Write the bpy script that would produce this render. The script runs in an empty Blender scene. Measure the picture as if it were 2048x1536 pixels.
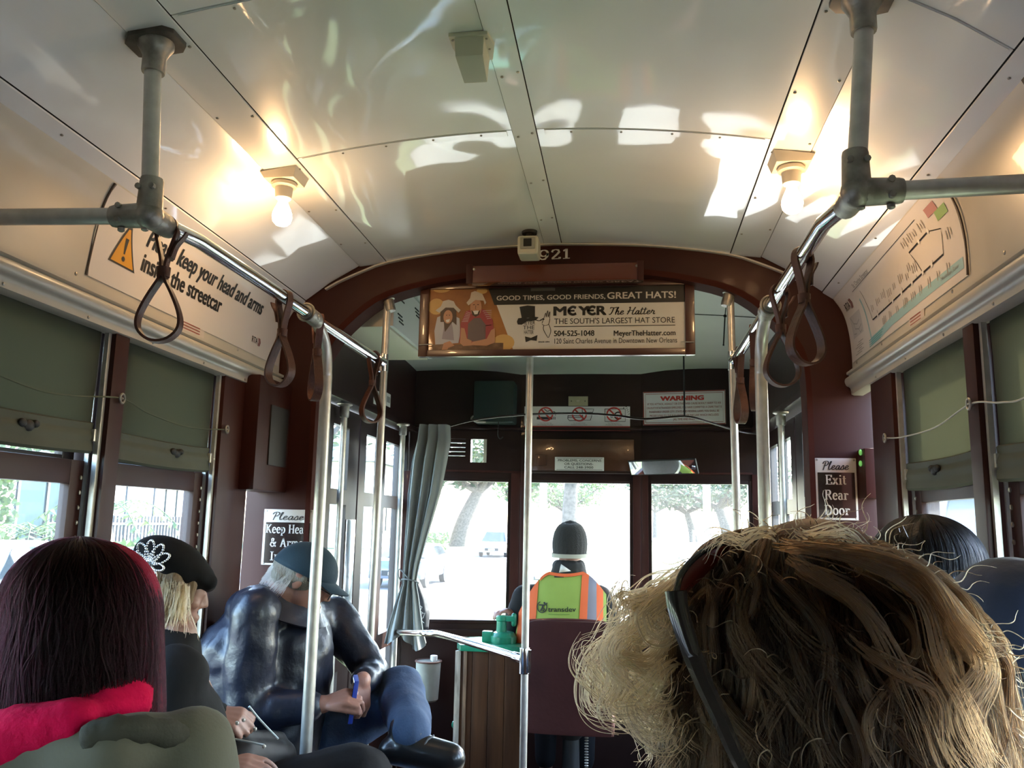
import bpy, bmesh, math, random
import numpy as np
from mathutils import Vector, Matrix, noise
PI = math.pi
random.seed(7)
scn = bpy.context.scene
COL = scn.collection
# ------------------------------------------------------------------ camera
FPX = 1680.0
CAM = np.array([0.263, 0.0, 1.32])
def _n(v):
    v = np.array(v, float); return v / np.linalg.norm(v)
_F = _n([(1255 - 1024) / FPX, (1050 - 768) / FPX, 1])        # the car's long axis seen from the camera
_r = math.radians(1.12)
_u = np.array([math.sin(_r), -math.cos(_r)])
_U = _n([_u[0], _u[1], -(_u[0] * _F[0] + _u[1] * _F[1]) / _F[2]])
_X = np.cross(_F, _U)
if _X[0] < 0: _X = -_X
MW = np.array([_X, _F, _U])
def A(px, py, x=None, y=None, z=None):
    """point where a sight line meets a plane of the car (used to read positions off the photograph)"""
    d = MW @ _n([(px - 1024) / FPX, (py - 768) / FPX, 1])
    if x is not None: t = (x - CAM[0]) / d[0]
    elif y is not None: t = (y - CAM[1]) / d[1]
    else: t = (z - CAM[2]) / d[2]
    return Vector(CAM + t * d)
cd = bpy.data.cameras.new('camera'); cam = bpy.data.objects.new('camera', cd); COL.objects.link(cam)
cd.sensor_width = 36; cd.lens = FPX / 2048 * 36; cd.clip_start = 0.02; cd.clip_end = 600
r_, u_, b_ = MW @ np.array([1, 0, 0]), MW @ np.array([0, -1, 0]), MW @ np.array([0, 0, -1])
cam.matrix_world = Matrix(((r_[0], u_[0], b_[0], CAM[0]), (r_[1], u_[1], b_[1], CAM[1]), (r_[2], u_[2], b_[2], CAM[2]), (0, 0, 0, 1)))
scn.camera = cam
# ------------------------------------------------------------------ sky, sun, exposure
SKY, SUN, EXPO, BULB = 0.42, 4.8, 3.4, 11.0
w = bpy.data.worlds.new('sky'); scn.world = w; w.use_nodes = True
nt = w.node_tree; nt.nodes.clear()
sky = nt.nodes.new('ShaderNodeTexSky'); sky.sky_type = 'NISHITA'; sky.sun_disc = False
sky.sun_elevation = math.radians(42); sky.sun_rotation = math.radians(38); sky.air_density = 1.0; sky.dust_density = 1.5
bg = nt.nodes.new('ShaderNodeBackground'); bg.inputs[1].default_value = SKY
wo = nt.nodes.new('ShaderNodeOutputWorld')
nt.links.new(sky.outputs[0], bg.inputs[0]); nt.links.new(bg.outputs[0], wo.inputs[0])
sl = bpy.data.lights.new('sun', 'SUN'); sl.energy = SUN; sl.angle = math.radians(0.6); sl.color = (1, 0.95, 0.86)
so = bpy.data.objects.new('sun', sl); COL.objects.link(so)
so.rotation_euler = Vector((-0.48, -0.60, -0.64)).to_track_quat('-Z', 'Y').to_euler()
vs = scn.view_settings
vs.view_transform = 'Standard'; vs.look = 'None'; vs.gamma = 1; vs.use_curve_mapping = False; vs.exposure = EXPO
scn.cycles.use_denoising = True
scn.cycles.max_bounces = 10; scn.cycles.diffuse_bounces = 5; scn.cycles.transparent_max_bounces = 24
scn.cycles.sample_clamp_indirect = 6; scn.cycles.caustics_reflective = False; scn.cycles.caustics_refractive = False
# ------------------------------------------------------------------ materials
def M(name, col, rough=0.5, metal=0.0, coat=0.0, var=0.0, vscale=6.0, bump=0.0, bscale=40.0, stretch=None, emit=0.0, spec=0.5, sheen=0.0, trans=0.0, col2=None, tcol=None):
    m = bpy.data.materials.new(name); m.use_nodes = True
    t = m.node_tree; p = t.nodes['Principled BSDF']
    p.inputs['Base Color'].default_value = (*col, 1); p.inputs['Roughness'].default_value = rough
    p.inputs['Metallic'].default_value = metal; p.inputs['Coat Weight'].default_value = coat
    p.inputs['Coat Roughness'].default_value = 0.04
    p.inputs['Specular IOR Level'].default_value = spec
    if sheen: p.inputs['Sheen Weight'].default_value = sheen
    if emit:
        p.inputs['Emission Color'].default_value = (*col, 1); p.inputs['Emission Strength'].default_value = emit
    tc = None
    if var or bump or col2:
        tc = t.nodes.new('ShaderNodeTexCoord'); mp = t.nodes.new('ShaderNodeMapping')
        t.links.new(tc.outputs['Object'], mp.inputs[0])
        if stretch: mp.inputs['Scale'].default_value = stretch
    if var or col2:
        n = t.nodes.new('ShaderNodeTexNoise'); n.inputs['Scale'].default_value = vscale; n.inputs['Detail'].default_value = 5
        t.links.new(mp.outputs[0], n.inputs['Vector'])
        r = t.nodes.new('ShaderNodeValToRGB')
        c2 = col2 or tuple(min(1, c * (1 + var)) for c in col); c1 = col if col2 else tuple(c * (1 - var) for c in col)
        r.color_ramp.elements[0].position = 0.35; r.color_ramp.elements[1].position = 0.68
        r.color_ramp.elements[0].color = (*c1, 1); r.color_ramp.elements[1].color = (*c2, 1)
        t.links.new(n.outputs[0], r.inputs[0]); t.links.new(r.outputs[0], p.inputs['Base Color'])
    if bump:
        n2 = t.nodes.new('ShaderNodeTexNoise'); n2.inputs['Scale'].default_value = bscale; n2.inputs['Detail'].default_value = 4
        t.links.new(mp.outputs[0], n2.inputs['Vector'])
        b = t.nodes.new('ShaderNodeBump'); b.inputs['Strength'].default_value = bump; b.inputs['Distance'].default_value = 0.01
        t.links.new(n2.outputs[0], b.inputs['Height']); t.links.new(b.outputs[0], p.inputs['Normal'])
        if coat: t.links.new(b.outputs[0], p.inputs['Coat Normal'])
    if trans:
        o = t.nodes['Material Output']; tr = t.nodes.new('ShaderNodeBsdfTranslucent'); tr.inputs[0].default_value = (*(tcol or col2 or col), 1)
        mx = t.nodes.new('ShaderNodeMixShader'); mx.inputs[0].default_value = trans
        t.links.new(p.outputs[0], mx.inputs[1]); t.links.new(tr.outputs[0], mx.inputs[2]); t.links.new(mx.outputs[0], o.inputs[0])
    return m
def glass_mat(name, tint=(0.93, 0.96, 0.95), dust=0.0, refl=0.06):
    m = bpy.data.materials.new(name); m.use_nodes = True; t = m.node_tree; t.nodes.clear()
    o = t.nodes.new('ShaderNodeOutputMaterial'); tr = t.nodes.new('ShaderNodeBsdfTransparent'); tr.inputs[0].default_value = (*tint, 1)
    gl = t.nodes.new('ShaderNodeBsdfGlossy'); gl.inputs['Roughness'].default_value = 0.02
    mx = t.nodes.new('ShaderNodeMixShader'); mx.inputs[0].default_value = refl
    t.links.new(tr.outputs[0], mx.inputs[1]); t.links.new(gl.outputs[0], mx.inputs[2])
    last = mx
    if dust:
        tl = t.nodes.new('ShaderNodeBsdfTranslucent'); tl.inputs[0].default_value = (0.9, 0.92, 0.95, 1)
        nz = t.nodes.new('ShaderNodeTexNoise'); nz.inputs['Scale'].default_value = 3.0; nz.inputs['Detail'].default_value = 6
        tc = t.nodes.new('ShaderNodeTexCoord'); t.links.new(tc.outputs['Object'], nz.inputs['Vector'])
        mr = t.nodes.new('ShaderNodeMapRange'); mr.inputs['To Min'].default_value = dust * 0.4; mr.inputs['To Max'].default_value = dust * 1.6
        t.links.new(nz.outputs[0], mr.inputs[0])
        m2 = t.nodes.new('ShaderNodeMixShader'); t.links.new(mr.outputs[0], m2.inputs[0])
        t.links.new(mx.outputs[0], m2.inputs[1]); t.links.new(tl.outputs[0], m2.inputs[2]); last = m2
    t.links.new(last.outputs[0], o.inputs[0]); return m
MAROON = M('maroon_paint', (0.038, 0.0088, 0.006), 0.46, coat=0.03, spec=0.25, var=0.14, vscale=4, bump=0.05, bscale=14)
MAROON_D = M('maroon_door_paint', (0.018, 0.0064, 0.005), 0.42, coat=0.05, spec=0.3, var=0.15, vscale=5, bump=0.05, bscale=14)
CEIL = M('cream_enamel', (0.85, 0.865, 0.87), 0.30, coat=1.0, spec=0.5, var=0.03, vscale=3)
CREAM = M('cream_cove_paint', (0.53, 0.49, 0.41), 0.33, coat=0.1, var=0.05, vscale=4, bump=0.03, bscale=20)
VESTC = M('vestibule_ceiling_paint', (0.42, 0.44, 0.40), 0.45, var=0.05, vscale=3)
DARK = M('dark_gap', (0.012, 0.011, 0.010), 0.8)
STEEL = M('brushed_steel', (0.60, 0.58, 0.53), 0.36, metal=0.55, var=0.10, vscale=30, bump=0.03, bscale=80)
STEEL_OLD = M('tarnished_casting', (0.34, 0.32, 0.28), 0.45, metal=0.65, var=0.35, vscale=25, bump=0.15, bscale=60)
CHROME = M('polished_steel', (0.75, 0.76, 0.78), 0.13, metal=1.0)
LEATHER = M('strap_leather', (0.085, 0.026, 0.014), 0.50, coat=0.0, var=0.3, vscale=18, bump=0.2, bscale=120)
BLINDM = M('green_blind_cloth', (0.056, 0.058, 0.039), 0.85, var=0.08, vscale=2.5, bump=0.08, bscale=300, trans=0.40, tcol=(0.21, 0.21, 0.15))
BLINDHEM = M('green_blind_hem', (0.060, 0.064, 0.042), 0.7, var=0.08, vscale=8)
GLASS = glass_mat('window_glass', dust=0.02)
GLASSF = glass_mat('dusty_windscreen_glass', dust=0.010)
WHITEP = M('white_print', (0.72, 0.71, 0.68), 0.35, coat=0.2)
BLACKP = M('black_print', (0.014, 0.013, 0.012), 0.5)
GREYP = M('grey_print', (0.25, 0.25, 0.25), 0.5)
REDP = M('red_print', (0.48, 0.035, 0.025), 0.5)
PLASTIC = M('cream_plastic', (0.62, 0.59, 0.50), 0.4)
RUBBER = M('black_rubber', (0.012, 0.012, 0.012), 0.6)
FLOORM = M('dark_floor', (0.025, 0.018, 0.015), 0.6, var=0.3, vscale=9)
WOOD = M('varnished_wood', (0.085, 0.034, 0.013), 0.45, coat=0.05, spec=0.25, col2=(0.040, 0.015, 0.006), vscale=3.0, stretch=(9, 9, 0.6), bump=0.08, bscale=9)
# ------------------------------------------------------------------ mesh helpers
class MB:
    def __init__(s): s.v = []; s.f = []; s.sm = []
    def add(s, vs, fs):
        o = len(s.v); s.v += [tuple(v) for v in vs]; s.f += [tuple(i + o for i in f) for f in fs]; return s
    def box(s, x0, x1, y0, y1, z0, z1):
        x0, x1 = sorted((x0, x1)); y0, y1 = sorted((y0, y1)); z0, z1 = sorted((z0, z1))
        v = [(x, y, z) for z in (z0, z1) for y in (y0, y1) for x in (x0, x1)]
        return s.add(v, [(0, 2, 3, 1), (4, 5, 7, 6), (0, 1, 5, 4), (2, 6, 7, 3), (0, 4, 6, 2), (1, 3, 7, 5)])
    def obox(s, c, ax, ay, az):
        c, ax, ay, az = map(Vector, (c, ax, ay, az))
        v = [c + i * ax + j * ay + k * az for k in (-1, 1) for j in (-1, 1) for i in (-1, 1)]
        return s.add(v, [(0, 2, 3, 1), (4, 5, 7, 6), (0, 1, 5, 4), (2, 6, 7, 3), (0, 4, 6, 2), (1, 3, 7, 5)])
    def tube(s, pts, r, seg=12, closed=False, cap=True):
        P = [Vector(p) for p in pts]; n = len(P); R = r if hasattr(r, '__len__') else [r] * n
        T = []
        for i in range(n):
            a = P[(i - 1) % n] if (closed or i > 0) else P[i]; b = P[(i + 1) % n] if (closed or i < n - 1) else P[i]
            d = b - a; T.append(d.normalized() if d.length > 1e-9 else Vector((0, 0, 1)))
        N = T[0].orthogonal().normalized(); rings = []
        for i in range(n):
            N = (N - T[i] * N.dot(T[i])); N = N.normalized() if N.length > 1e-6 else T[i].orthogonal().normalized()
            B = T[i].cross(N)
            rings.append([P[i] + (N * math.cos(2 * PI * k / seg) + B * math.sin(2 * PI * k / seg)) * R[i] for k in range(seg)])
        v = [p for q in rings for p in q]; f = []
        for i in range(n if closed else n - 1):
            j = (i + 1) % n
            for k in range(seg): f.append((i * seg + k, i * seg + (k + 1) % seg, j * seg + (k + 1) % seg, j * seg + k))
        if cap and not closed: f.append(tuple(range(seg - 1, -1, -1))); f.append(tuple(range((n - 1) * seg, n * seg)))
        return s.add(v, f)
    def lathe(s, prof, c=(0, 0, 0), axis=(0, 0, 1), seg=24):
        ax = Vector(axis).normalized(); e1 = ax.orthogonal().normalized(); e2 = ax.cross(e1); c = Vector(c); v = []; f = []
        for (r, h) in prof:
            v += [c + ax * h + (e1 * math.cos(2 * PI * k / seg) + e2 * math.sin(2 * PI * k / seg)) * max(r, 1e-4) for k in range(seg)]
        for i in range(len(prof) - 1):
            for k in range(seg): f.append((i * seg + k, i * seg + (k + 1) % seg, (i + 1) * seg + (k + 1) % seg, (i + 1) * seg + k))
        f.append(tuple(range(seg - 1, -1, -1))); f.append(tuple(range((len(prof) - 1) * seg, len(prof) * seg)))
        return s.add(v, f)
    def ell(s, c, r, rot=None, seg=16, rings=10):
        c = Vector(c); r = r if hasattr(r, '__len__') else (r, r, r); v = []; f = []
        for i in range(rings + 1):
            th = PI * i / rings
            for k in range(seg):
                a = 2 * PI * k / seg; p = Vector((r[0] * math.sin(th) * math.cos(a), r[1] * math.sin(th) * math.sin(a), r[2] * math.cos(th)))
                if i in (0, rings): p = Vector((1e-5 * math.cos(a), 1e-5 * math.sin(a), p.z))
                v.append(c + (rot @ p if rot else p))
        for i in range(rings):
            for k in range(seg): f.append((i * seg + k, (i + 1) * seg + k, (i + 1) * seg + (k + 1) % seg, i * seg + (k + 1) % seg))
        return s.add(v, f)
    def cap(s, p0, r0, p1, r1, seg=12, rings=4):
        """tapered capsule"""
        p0, p1 = Vector(p0), Vector(p1); d = p1 - p0; L = d.length
        if L < 1e-6: return s.ell(p0, max(r0, r1))
        t = d / L; prof = []
        for i in range(rings + 1): a = -PI / 2 + PI / 2 * i / rings; prof.append((r0 * math.cos(a), r0 * math.sin(a)))
        for i in range(rings + 1): a = PI / 2 * i / rings; prof.append((r1 * math.cos(a), L + r1 * math.sin(a)))
        return s.lathe(prof, p0, t, seg)
    def grid(s, fn, nu, nv, closed_u=False):
        v = [fn(i / nu, j / nv) for j in range(nv + 1) for i in range(nu + 1)]
        f = [(j * (nu + 1) + i, j * (nu + 1) + i + 1, (j + 1) * (nu + 1) + i + 1, (j + 1) * (nu + 1) + i) for j in range(nv) for i in range(nu)]
        return s.add(v, f)
    def sheet(s, fn, nu, nv, th, nrm=None):
        """grid with thickness th along -normal (finite differences) or along vector nrm"""
        g = [[Vector(fn(i / nu, j / nv)) for i in range(nu + 1)] for j in range(nv + 1)]
        top = []; bot = []
        for j in range(nv + 1):
            for i in range(nu + 1):
                if nrm is None:
                    du = g[j][min(i + 1, nu)] - g[j][max(i - 1, 0)]; dv = g[min(j + 1, nv)][i] - g[max(j - 1, 0)][i]
                    n = du.cross(dv); n = n.normalized() if n.length > 1e-12 else Vector((0, 0, 1))
                else: n = Vector(nrm)
                top.append(g[j][i]); bot.append(g[j][i] - n * th)
        W = nu + 1; K = W * (nv + 1); f = []
        for j in range(nv):
            for i in range(nu):
                a, b, c, d = j * W + i, j * W + i + 1, (j + 1) * W + i + 1, (j + 1) * W + i
                f += [(a, b, c, d), (K + d, K + c, K + b, K + a)]
        edge = [j for j in range(W)] + [j * W + nu for j in range(1, nv + 1)] + [nv * W + i for i in range(nu - 1, -1, -1)] + [j * W for j in range(nv - 1, 0, -1)]
        for a, b in zip(edge, edge[1:] + edge[:1]): f.append((b, a, K + a, K + b))
        return s.add(top + bot, f)
    def prism(s, poly, vec):
        vec = Vector(vec); P = [Vector(p) for p in poly]; n = len(P)
        return s.add(P + [p + vec for p in P], [tuple(range(n)), tuple(range(2 * n - 1, n - 1, -1))] + [((i + 1) % n, i, n + i, n + (i + 1) % n) for i in range(n)])
    def build(s, name, m, parent=None, bevel=0.0, smooth=35, segs=2, fix=True, weld=False):
        me = bpy.data.meshes.new(name); org = root_loc(parent)
        me.from_pydata([(x - org[0], y - org[1], z - org[2]) for x, y, z in s.v], [], s.f)
        if fix or bevel or weld:
            bm = bmesh.new(); bm.from_mesh(me)
            if weld: bmesh.ops.remove_doubles(bm, verts=bm.verts, dist=1e-5)
            if fix: bmesh.ops.recalc_face_normals(bm, faces=bm.faces)
            if bevel:
                es = [e for e in bm.edges if len(e.link_faces) == 2 and e.calc_face_angle(0) > 0.6]
                bmesh.ops.bevel(bm, geom=es, offset=bevel, segments=segs, profile=0.7, affect='EDGES', clamp_overlap=True)
            bm.to_mesh(me); bm.free()
        if smooth:
            me.polygons.foreach_set('use_smooth', [True] * len(me.polygons)); me.set_sharp_from_angle(angle=math.radians(smooth))
        me.materials.append(m); me.update()
        o = bpy.data.objects.new(name, me); COL.objects.link(o)
        if parent is not None: o.parent = parent
        return o
_loc = {}
def root_loc(p):
    while p is not None:
        if p.name in _loc: return _loc[p.name]
        p = p.parent
    return (0, 0, 0)
def tag(o, label=None, cat=None, group=None, kind=None):
    if label: o['label'] = label
    if cat: o['category'] = cat
    if group: o['group'] = group
    if kind: o['kind'] = kind
    return o
def thing(name, loc, label=None, cat=None, group=None, kind=None):
    o = bpy.data.objects.new(name, None); o.empty_display_size = 0.05; COL.objects.link(o); o.location = loc; _loc[o.name] = tuple(loc)
    return tag(o, label, cat, group, kind)
def dup(root, loc, rotz=0.0, label=None):
    r = root.copy(); COL.objects.link(r); r.location = loc; r.rotation_euler = (0, 0, rotz)
    if label: r['label'] = label
    for ch in list(root.children):
        c = ch.copy(); COL.objects.link(c); c.parent = r
        for g in list(ch.children):
            d = g.copy(); COL.objects.link(d); d.parent = c
    return r
def smoothpath(pts, k=6, closed=False):
    P = [Vector(p) for p in pts]; n = len(P); out = []
    for i in range(n if closed else n - 1):
        g = (lambda j: P[j % n]) if closed else (lambda j: P[max(0, min(n - 1, j))])
        p0, p1, p2, p3 = g(i - 1), g(i), g(i + 1), g(i + 2)
        for q in range(k):
            t = q / k
            out.append(0.5 * ((2 * p1) + (p2 - p0) * t + (2 * p0 - 5 * p1 + 4 * p2 - p3) * t * t + (3 * p1 - p0 - 3 * p2 + p3) * t ** 3))
    if not closed: out.append(P[-1])
    return out
# flat lettering from the built-in font: returns 2-D verts and faces, width normalised if wanted
_tcache = {}
def text2d(body, bold=0.0, shear=0.0):
    key = (body, bold, shear)
    if key not in _tcache:
        c = bpy.data.curves.new('t', 'FONT'); c.body = body; c.size = 1; c.offset = bold; c.shear = shear; c.resolution_u = 3
        o = bpy.data.objects.new('t', c); COL.objects.link(o)
        me = bpy.data.meshes.new_from_object(o.evaluated_get(bpy.context.evaluated_depsgraph_get()))
        vs = [(v.co.x, v.co.y) for v in me.vertices]; fs = [tuple(p.vertices) for p in me.polygons]
        bpy.data.objects.remove(o); bpy.data.curves.remove(c); bpy.data.meshes.remove(me)
        _tcache[key] = (vs, fs)
    return _tcache[key]
def put_text(mb, body, fn, x0, y0, h, w=None, bold=0.0, shear=0.0, align='L'):
    """adds lettering with cap height h at (x0,y0) of the flat layout mapped by fn(u,v); w fits the width"""
    vs, fs = text2d(body, 0.0, shear)
    if not vs: return 0
    xs = [v[0] for v in vs]; x_min, x_max = min(xs), max(xs); k = h / 0.70; kx = (w / (x_max - x_min)) if w else k
    W = (x_max - x_min) * kx; off = {'L': 0, 'C': -W / 2, 'R': -W}[align]
    lay = 0
    for dx, dy in (((0, 0),) if bold <= 0 else ((-bold, -bold * .5), (-bold, bold * .5), (bold, -bold * .5), (bold, bold * .5), (0, 0))):
        e = h * .1; p0, pu, pv = (Vector(fn(x0 + off + a, y0 + b)) for a, b in ((0, 0), (e, 0), (0, e))); nn = (pu - p0).cross(pv - p0); nn = nn.normalized() * (0.00009 * lay) if nn.length > 0 else nn
        if nn.dot(Vector(CAM) - p0) < 0: nn = -nn
        mb.add([tuple(Vector(fn(x0 + off + (x - x_min) * kx + dx * k, y0 + y * k + dy * k)) + nn) for x, y in vs], fs); lay += 1
    return W
def put_poly(mb, pts, fn): mb.add([fn(*p) for p in pts], [tuple(range(len(pts)))])
def put_stroke(mb, pts, fn, thick, thin=None, smooth=False, closed=False):
    """pen stroke whose width depends on its direction (thick down, thin across)"""
    thin = thick if thin is None else thin
    P = [Vector((p[0], p[1], 0)) for p in pts]
    if smooth: P = smoothpath(P, 5, closed)
    if closed: P = P + [P[0], P[1]]
    n = len(P); L = []; R = []
    for i in range(n):
        d = P[min(i + 1, n - 1)] - P[max(i - 1, 0)]
        if d.length < 1e-9: d = Vector((0, 1, 0))
        d.normalize(); w_ = thin + (thick - thin) * abs(d.y); nn = Vector((-d.y, d.x, 0)) * (w_ / 2)
        L.append(P[i] + nn); R.append(P[i] - nn)
    vs = [fn(p.x, p.y) for p in L] + [fn(p.x, p.y) for p in R]
    mb.add(vs, [(i, i + 1, n + i + 1, n + i) for i in range(n - 1)])
def put_ring(mb, c, r0, r1, fn, seg=24):
    v = [fn(c[0] + r * math.cos(2 * PI * k / seg), c[1] + r * math.sin(2 * PI * k / seg)) for r in (r0, r1) for k in range(seg)]
    mb.add(v, [(k, (k + 1) % seg, seg + (k + 1) % seg, seg + k) for k in range(seg)])
def put_disc(mb, c, rx, ry, fn, seg=16): put_poly(mb, [(c[0] + rx * math.cos(2 * PI * k / seg), c[1] + ry * math.sin(2 * PI * k / seg)) for k in range(seg)], fn)
# ------------------------------------------------------------------ body of the car
YB, YF, YR = 2.95, 4.78, -2.3          # bulkhead, windscreen wall, rear
ZC = [(0.0, 2.352), (0.03, 2.352), (0.34, 2.335), (0.624, 2.297), (0.73, 2.285), (0.84, 2.222), (0.934, 2.153), (0.968, 2.130)]
def dip(y): return -0.026 * max(0.0, y / 2.95) ** 2 if y < 3 else -0.026
def vault(x, y):
    """ceiling height"""
    a = abs(x)
    for (x0, z0), (x1, z1) in zip(ZC, ZC[1:]):
        if a <= x1 or x1 == ZC[-1][0]:
            t = (a - x0) / (x1 - x0)
            if x1 <= 0.63: t2 = t; z = z0 + (z1 - z0) * t2
            else: z = z0 + (z1 - z0) * t
            break
    if a < 0.63: z = 2.352 - 0.055 * (a / 0.624) ** 2
    return z + dip(y)
def wav(x, y): return 0.0048 * noise.noise(Vector((x * 2.6, y * 1.9, 1.7))) + 0.0012 * noise.noise(Vector((x * 8, y * 6, 4.1)))
ceiling = thing('ceiling', (0, 0, 2.3), kind='structure')
def cpanel(x0, x1, y0, y1, drop=0.0, name='ceiling_panel', th=0.004, wv=1.0, m=None):
    def fn(u, v):
        x = x0 + (x1 - x0) * u; y = y0 + (y1 - y0) * v
        e = min(1, min(u, 1 - u, v, 1 - v) * 8)
        return (x, y, vault(x, y) - drop + wv * e * wav(x, y))
    return MB().sheet(fn, max(2, int(abs(x1 - x0) / 0.022)), max(2, int((y1 - y0) / 0.022)), -th, (0, 0, 1)).build(name, m or CEIL, ceiling, smooth=40)
YS = [-2.3, -1.15, -0.5, 0.12, 0.76, 1.405, 2.05, 2.93]
G = 0.0016
for y0, y1 in zip(YS, YS[1:]):
    for sx in (-1, 1):
        a, b = (0.030, 0.623) if sx > 0 else (-0.623, -0.036)
        cpanel(a, b, y0 + G, y1 - G)
for a, b, ys in ((0.732, 0.931, (-2.3, -0.5, 1.45, 2.93)), (-0.931, -0.732, (-2.3, -0.5, 2.93))):
    for y0, y1 in zip(ys, ys[1:]): cpanel(a, b, y0 + G, y1 - G, wv=0.5)
for (a, b) in ((-0.034, 0.0275), (0.626, 0.729), (-0.729, -0.626), (0.934, 0.966), (-0.966, -0.934)):
    cpanel(a, b, YR, 2.93, drop=0.0035, name='ceiling_strip', wv=0.25)
for y0, a, b in [(y, s * 0.05, s * 0.61) for y in YS[1:-1] for s in (-1, 1)] + [(1.45, 0.74, 0.925)]:
    cpanel(min(a, b), max(a, b), y0 + 0.004, y0 + 0.030, drop=0.0022, name='joint_cover', wv=0.0, th=0.002)
bk = MB().sheet(lambda u, v: (-0.968 + 1.936 * u, YR + (2.95 - YR) * v, vault(-0.968 + 1.936 * u, YR + (2.95 - YR) * v) + 0.006), 40, 20, -0.02, (0, 0, 1)).build('ceiling_backing', DARK, ceiling)
sc = MB()
for x in (-0.022, 0.017, 0.637, 0.718, -0.637, -0.718, 0.95, -0.95):
    y = 0.25 + 0.1 * random.random()
    while y < 2.9:
        sc.ell((x, y, vault(x, y) - 0.0045), (0.004, 0.004, 0.0022), seg=8, rings=4); y += 0.30 if abs(x) < 0.9 else 0.42
for y in YS[4:-1]:
    for x in [s * q for s in (-1, 1) for q in (0.12, 0.25, 0.38, 0.5)]: sc.ell((x, y + 0.016, vault(x, y) - 0.003), (0.0035, 0.0035, 0.002), seg=8, rings=4)
tag(sc.build('screws', STEEL_OLD, ceiling), kind='stuff')
# rear half of the roof shell that keeps the daylight out
# cove with the advertising cards, ledge and header moulding, one per side
COVE = [(0.966, 2.128), (0.990, 2.090), (1.006, 2.045), (1.016, 1.985), (1.020, 1.92), (1.020, 1.862)]
LEDGE = [(1.020, 1.862), (1.000, 1.858), (1.000, 1.850), (1.012, 1.846), (0.997, 1.838), (0.993, 1.826), (0.998, 1.812), (1.010, 1.804), (1.013, 1.783), (1.022, 1.779), (1.05, 1.779), (1.05, 1.862)]
_cs = smoothpath([(x, 0, z) for x, z in COVE], 8)
_cl = [0.0]
for p, q in zip(_cs, _cs[1:]): _cl.append(_cl[-1] + (q - p).length)
CLEN = _cl[-1]
def cove(side, y, h, off=0.0):
    """point on the cove face: h metres up along its curve from the lower ledge; off = proud of it"""
    s_ = CLEN - max(0, min(CLEN, h)); i = 0
    while i < len(_cl) - 2 and _cl[i + 1] < s_: i += 1
    t = (s_ - _cl[i]) / (_cl[i + 1] - _cl[i]); p = _cs[i].lerp(_cs[i + 1], t); d = (_cs[i + 1] - _cs[i]).normalized()
    x = p.x + d.z * off; z = p.z - d.x * off
    return Vector((side * x, y, z + dip(y) * (0.55 + 0.45 * (z - 1.78) / 0.37)))
for side, nm in ((-1, 'left'), (1, 'right')):
    t = thing('trim_%d' % (1 if side < 0 else 2), (side * 1.0, 0, 1.9), kind='structure')
    MB().sheet(lambda u, v: cove(side, YR + (2.93 - YR) * v, CLEN * u), 24, 40, -0.008 if side < 0 else 0.008).build('cove_panel', CREAM, t, smooth=50)
    lp = smoothpath([(x, 0, z) for x, z in LEDGE[3:9]], 4); prof = [(x, z) for x, z in LEDGE[:3]] + [(p.x, p.z) for p in lp] + LEDGE[9:]
    ml = MB(); n = len(prof); NY = 12
    for j in range(NY + 1):
        y = YR + (2.93 - YR) * j / NY
        ml.v += [(side * x, y, z + dip(y) * 0.55) for x, z in prof]
    for j in range(NY):
        for i in range(n): ml.f.append((j * n + i, j * n + (i + 1) % n, (j + 1) * n + (i + 1) % n, (j + 1) * n + i))
    ml.f += [tuple(range(n)), tuple(range(NY * n, NY * n + n))]
    ml.build('header_moulding', CREAM, t, smooth=30)
    sc = MB()
    y = 0.35
    while y < 2.9:
        p = cove(side, y, 0.022); sc.ell((p.x, p.y, p.z), (0.003, 0.005, 0.005), seg=8, rings=5); sc.ell((side * 1.012, y + 0.05, 1.790 + dip(y) * 0.55), (0.003, 0.004, 0.004), seg=8, rings=5); y += 0.28
    tag(sc.build('screws', STEEL_OLD, t), kind='stuff')
# side walls: pillars, lower panelling, letterboard above the windows
XW = 1.045
POSTS = [-1.675, -1.07, -0.465, 0.14, 0.745, 1.35, 1.955]
for side, nm in ((-1, 'left'), (1, 'right')):
    t = thing('wall_' + nm, (side * XW, 0, 0), kind='structure')
    MB().box(side * 1.05, side * 1.13, YR, YB, 0.0, 0.70).build('lower_panel', MAROON, t)
    MB().box(side * 1.02, side * 1.13, YR, YB, 0.70, 0.735).build('window_sill', MAROON, t, bevel=0.006)
    MB().box(side * 1.055, side * 1.13, YR, YB, 1.80, 2.42).build('letterboard', MAROON, t)
    MB().box(side * 0.95, side * 1.13, YR, YB, 2.40, 2.43).build('roof_edge', DARK, t)
    for y in POSTS + [2.64]:
        w2 = 0.030 if y < 2.5 else 0.105
        if y > 2.5: y = 2.62; 
        b = MB().box(side * 1.018, side * 1.13, y - w2, y + w2, 0.72, 1.80).build('pillar', MAROON, t, bevel=0.004)
        if y > 0.5:
            k = MB()
            for s2 in (-1, 1):
                if y > 2.5 and s2 > 0: continue
                yy = y + s2 * (w2 + 0.007)
                k.box(side * 1.030, side * 1.042, yy - 0.006, yy + 0.006, 0.735, 1.795); k.box(side * 1.055, side * 1.066, yy - 0.003, yy + 0.003, 0.735, 1.795)
            k.build('blind_guide', STEEL, b)
    MB().box(side * 1.018, side * 1.13, YR, -1.70, 0.72, 1.80).build('pillar', MAROON, t)
MB().box(-1.13, 1.13, YR - 0.06, YR, 0, 2.45).build('wall_rear', MAROON)['kind'] = 'structure'
MB().box(-1.13, 1.13, YR, YF + 0.05, -0.05, 0.0).build('floor', FLOORM)['kind'] = 'structure'
MB().box(-1.13, 1.13, YR, YF + 0.08, 2.43, 2.47).build('roof', DARK)['kind'] = 'structure'
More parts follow.
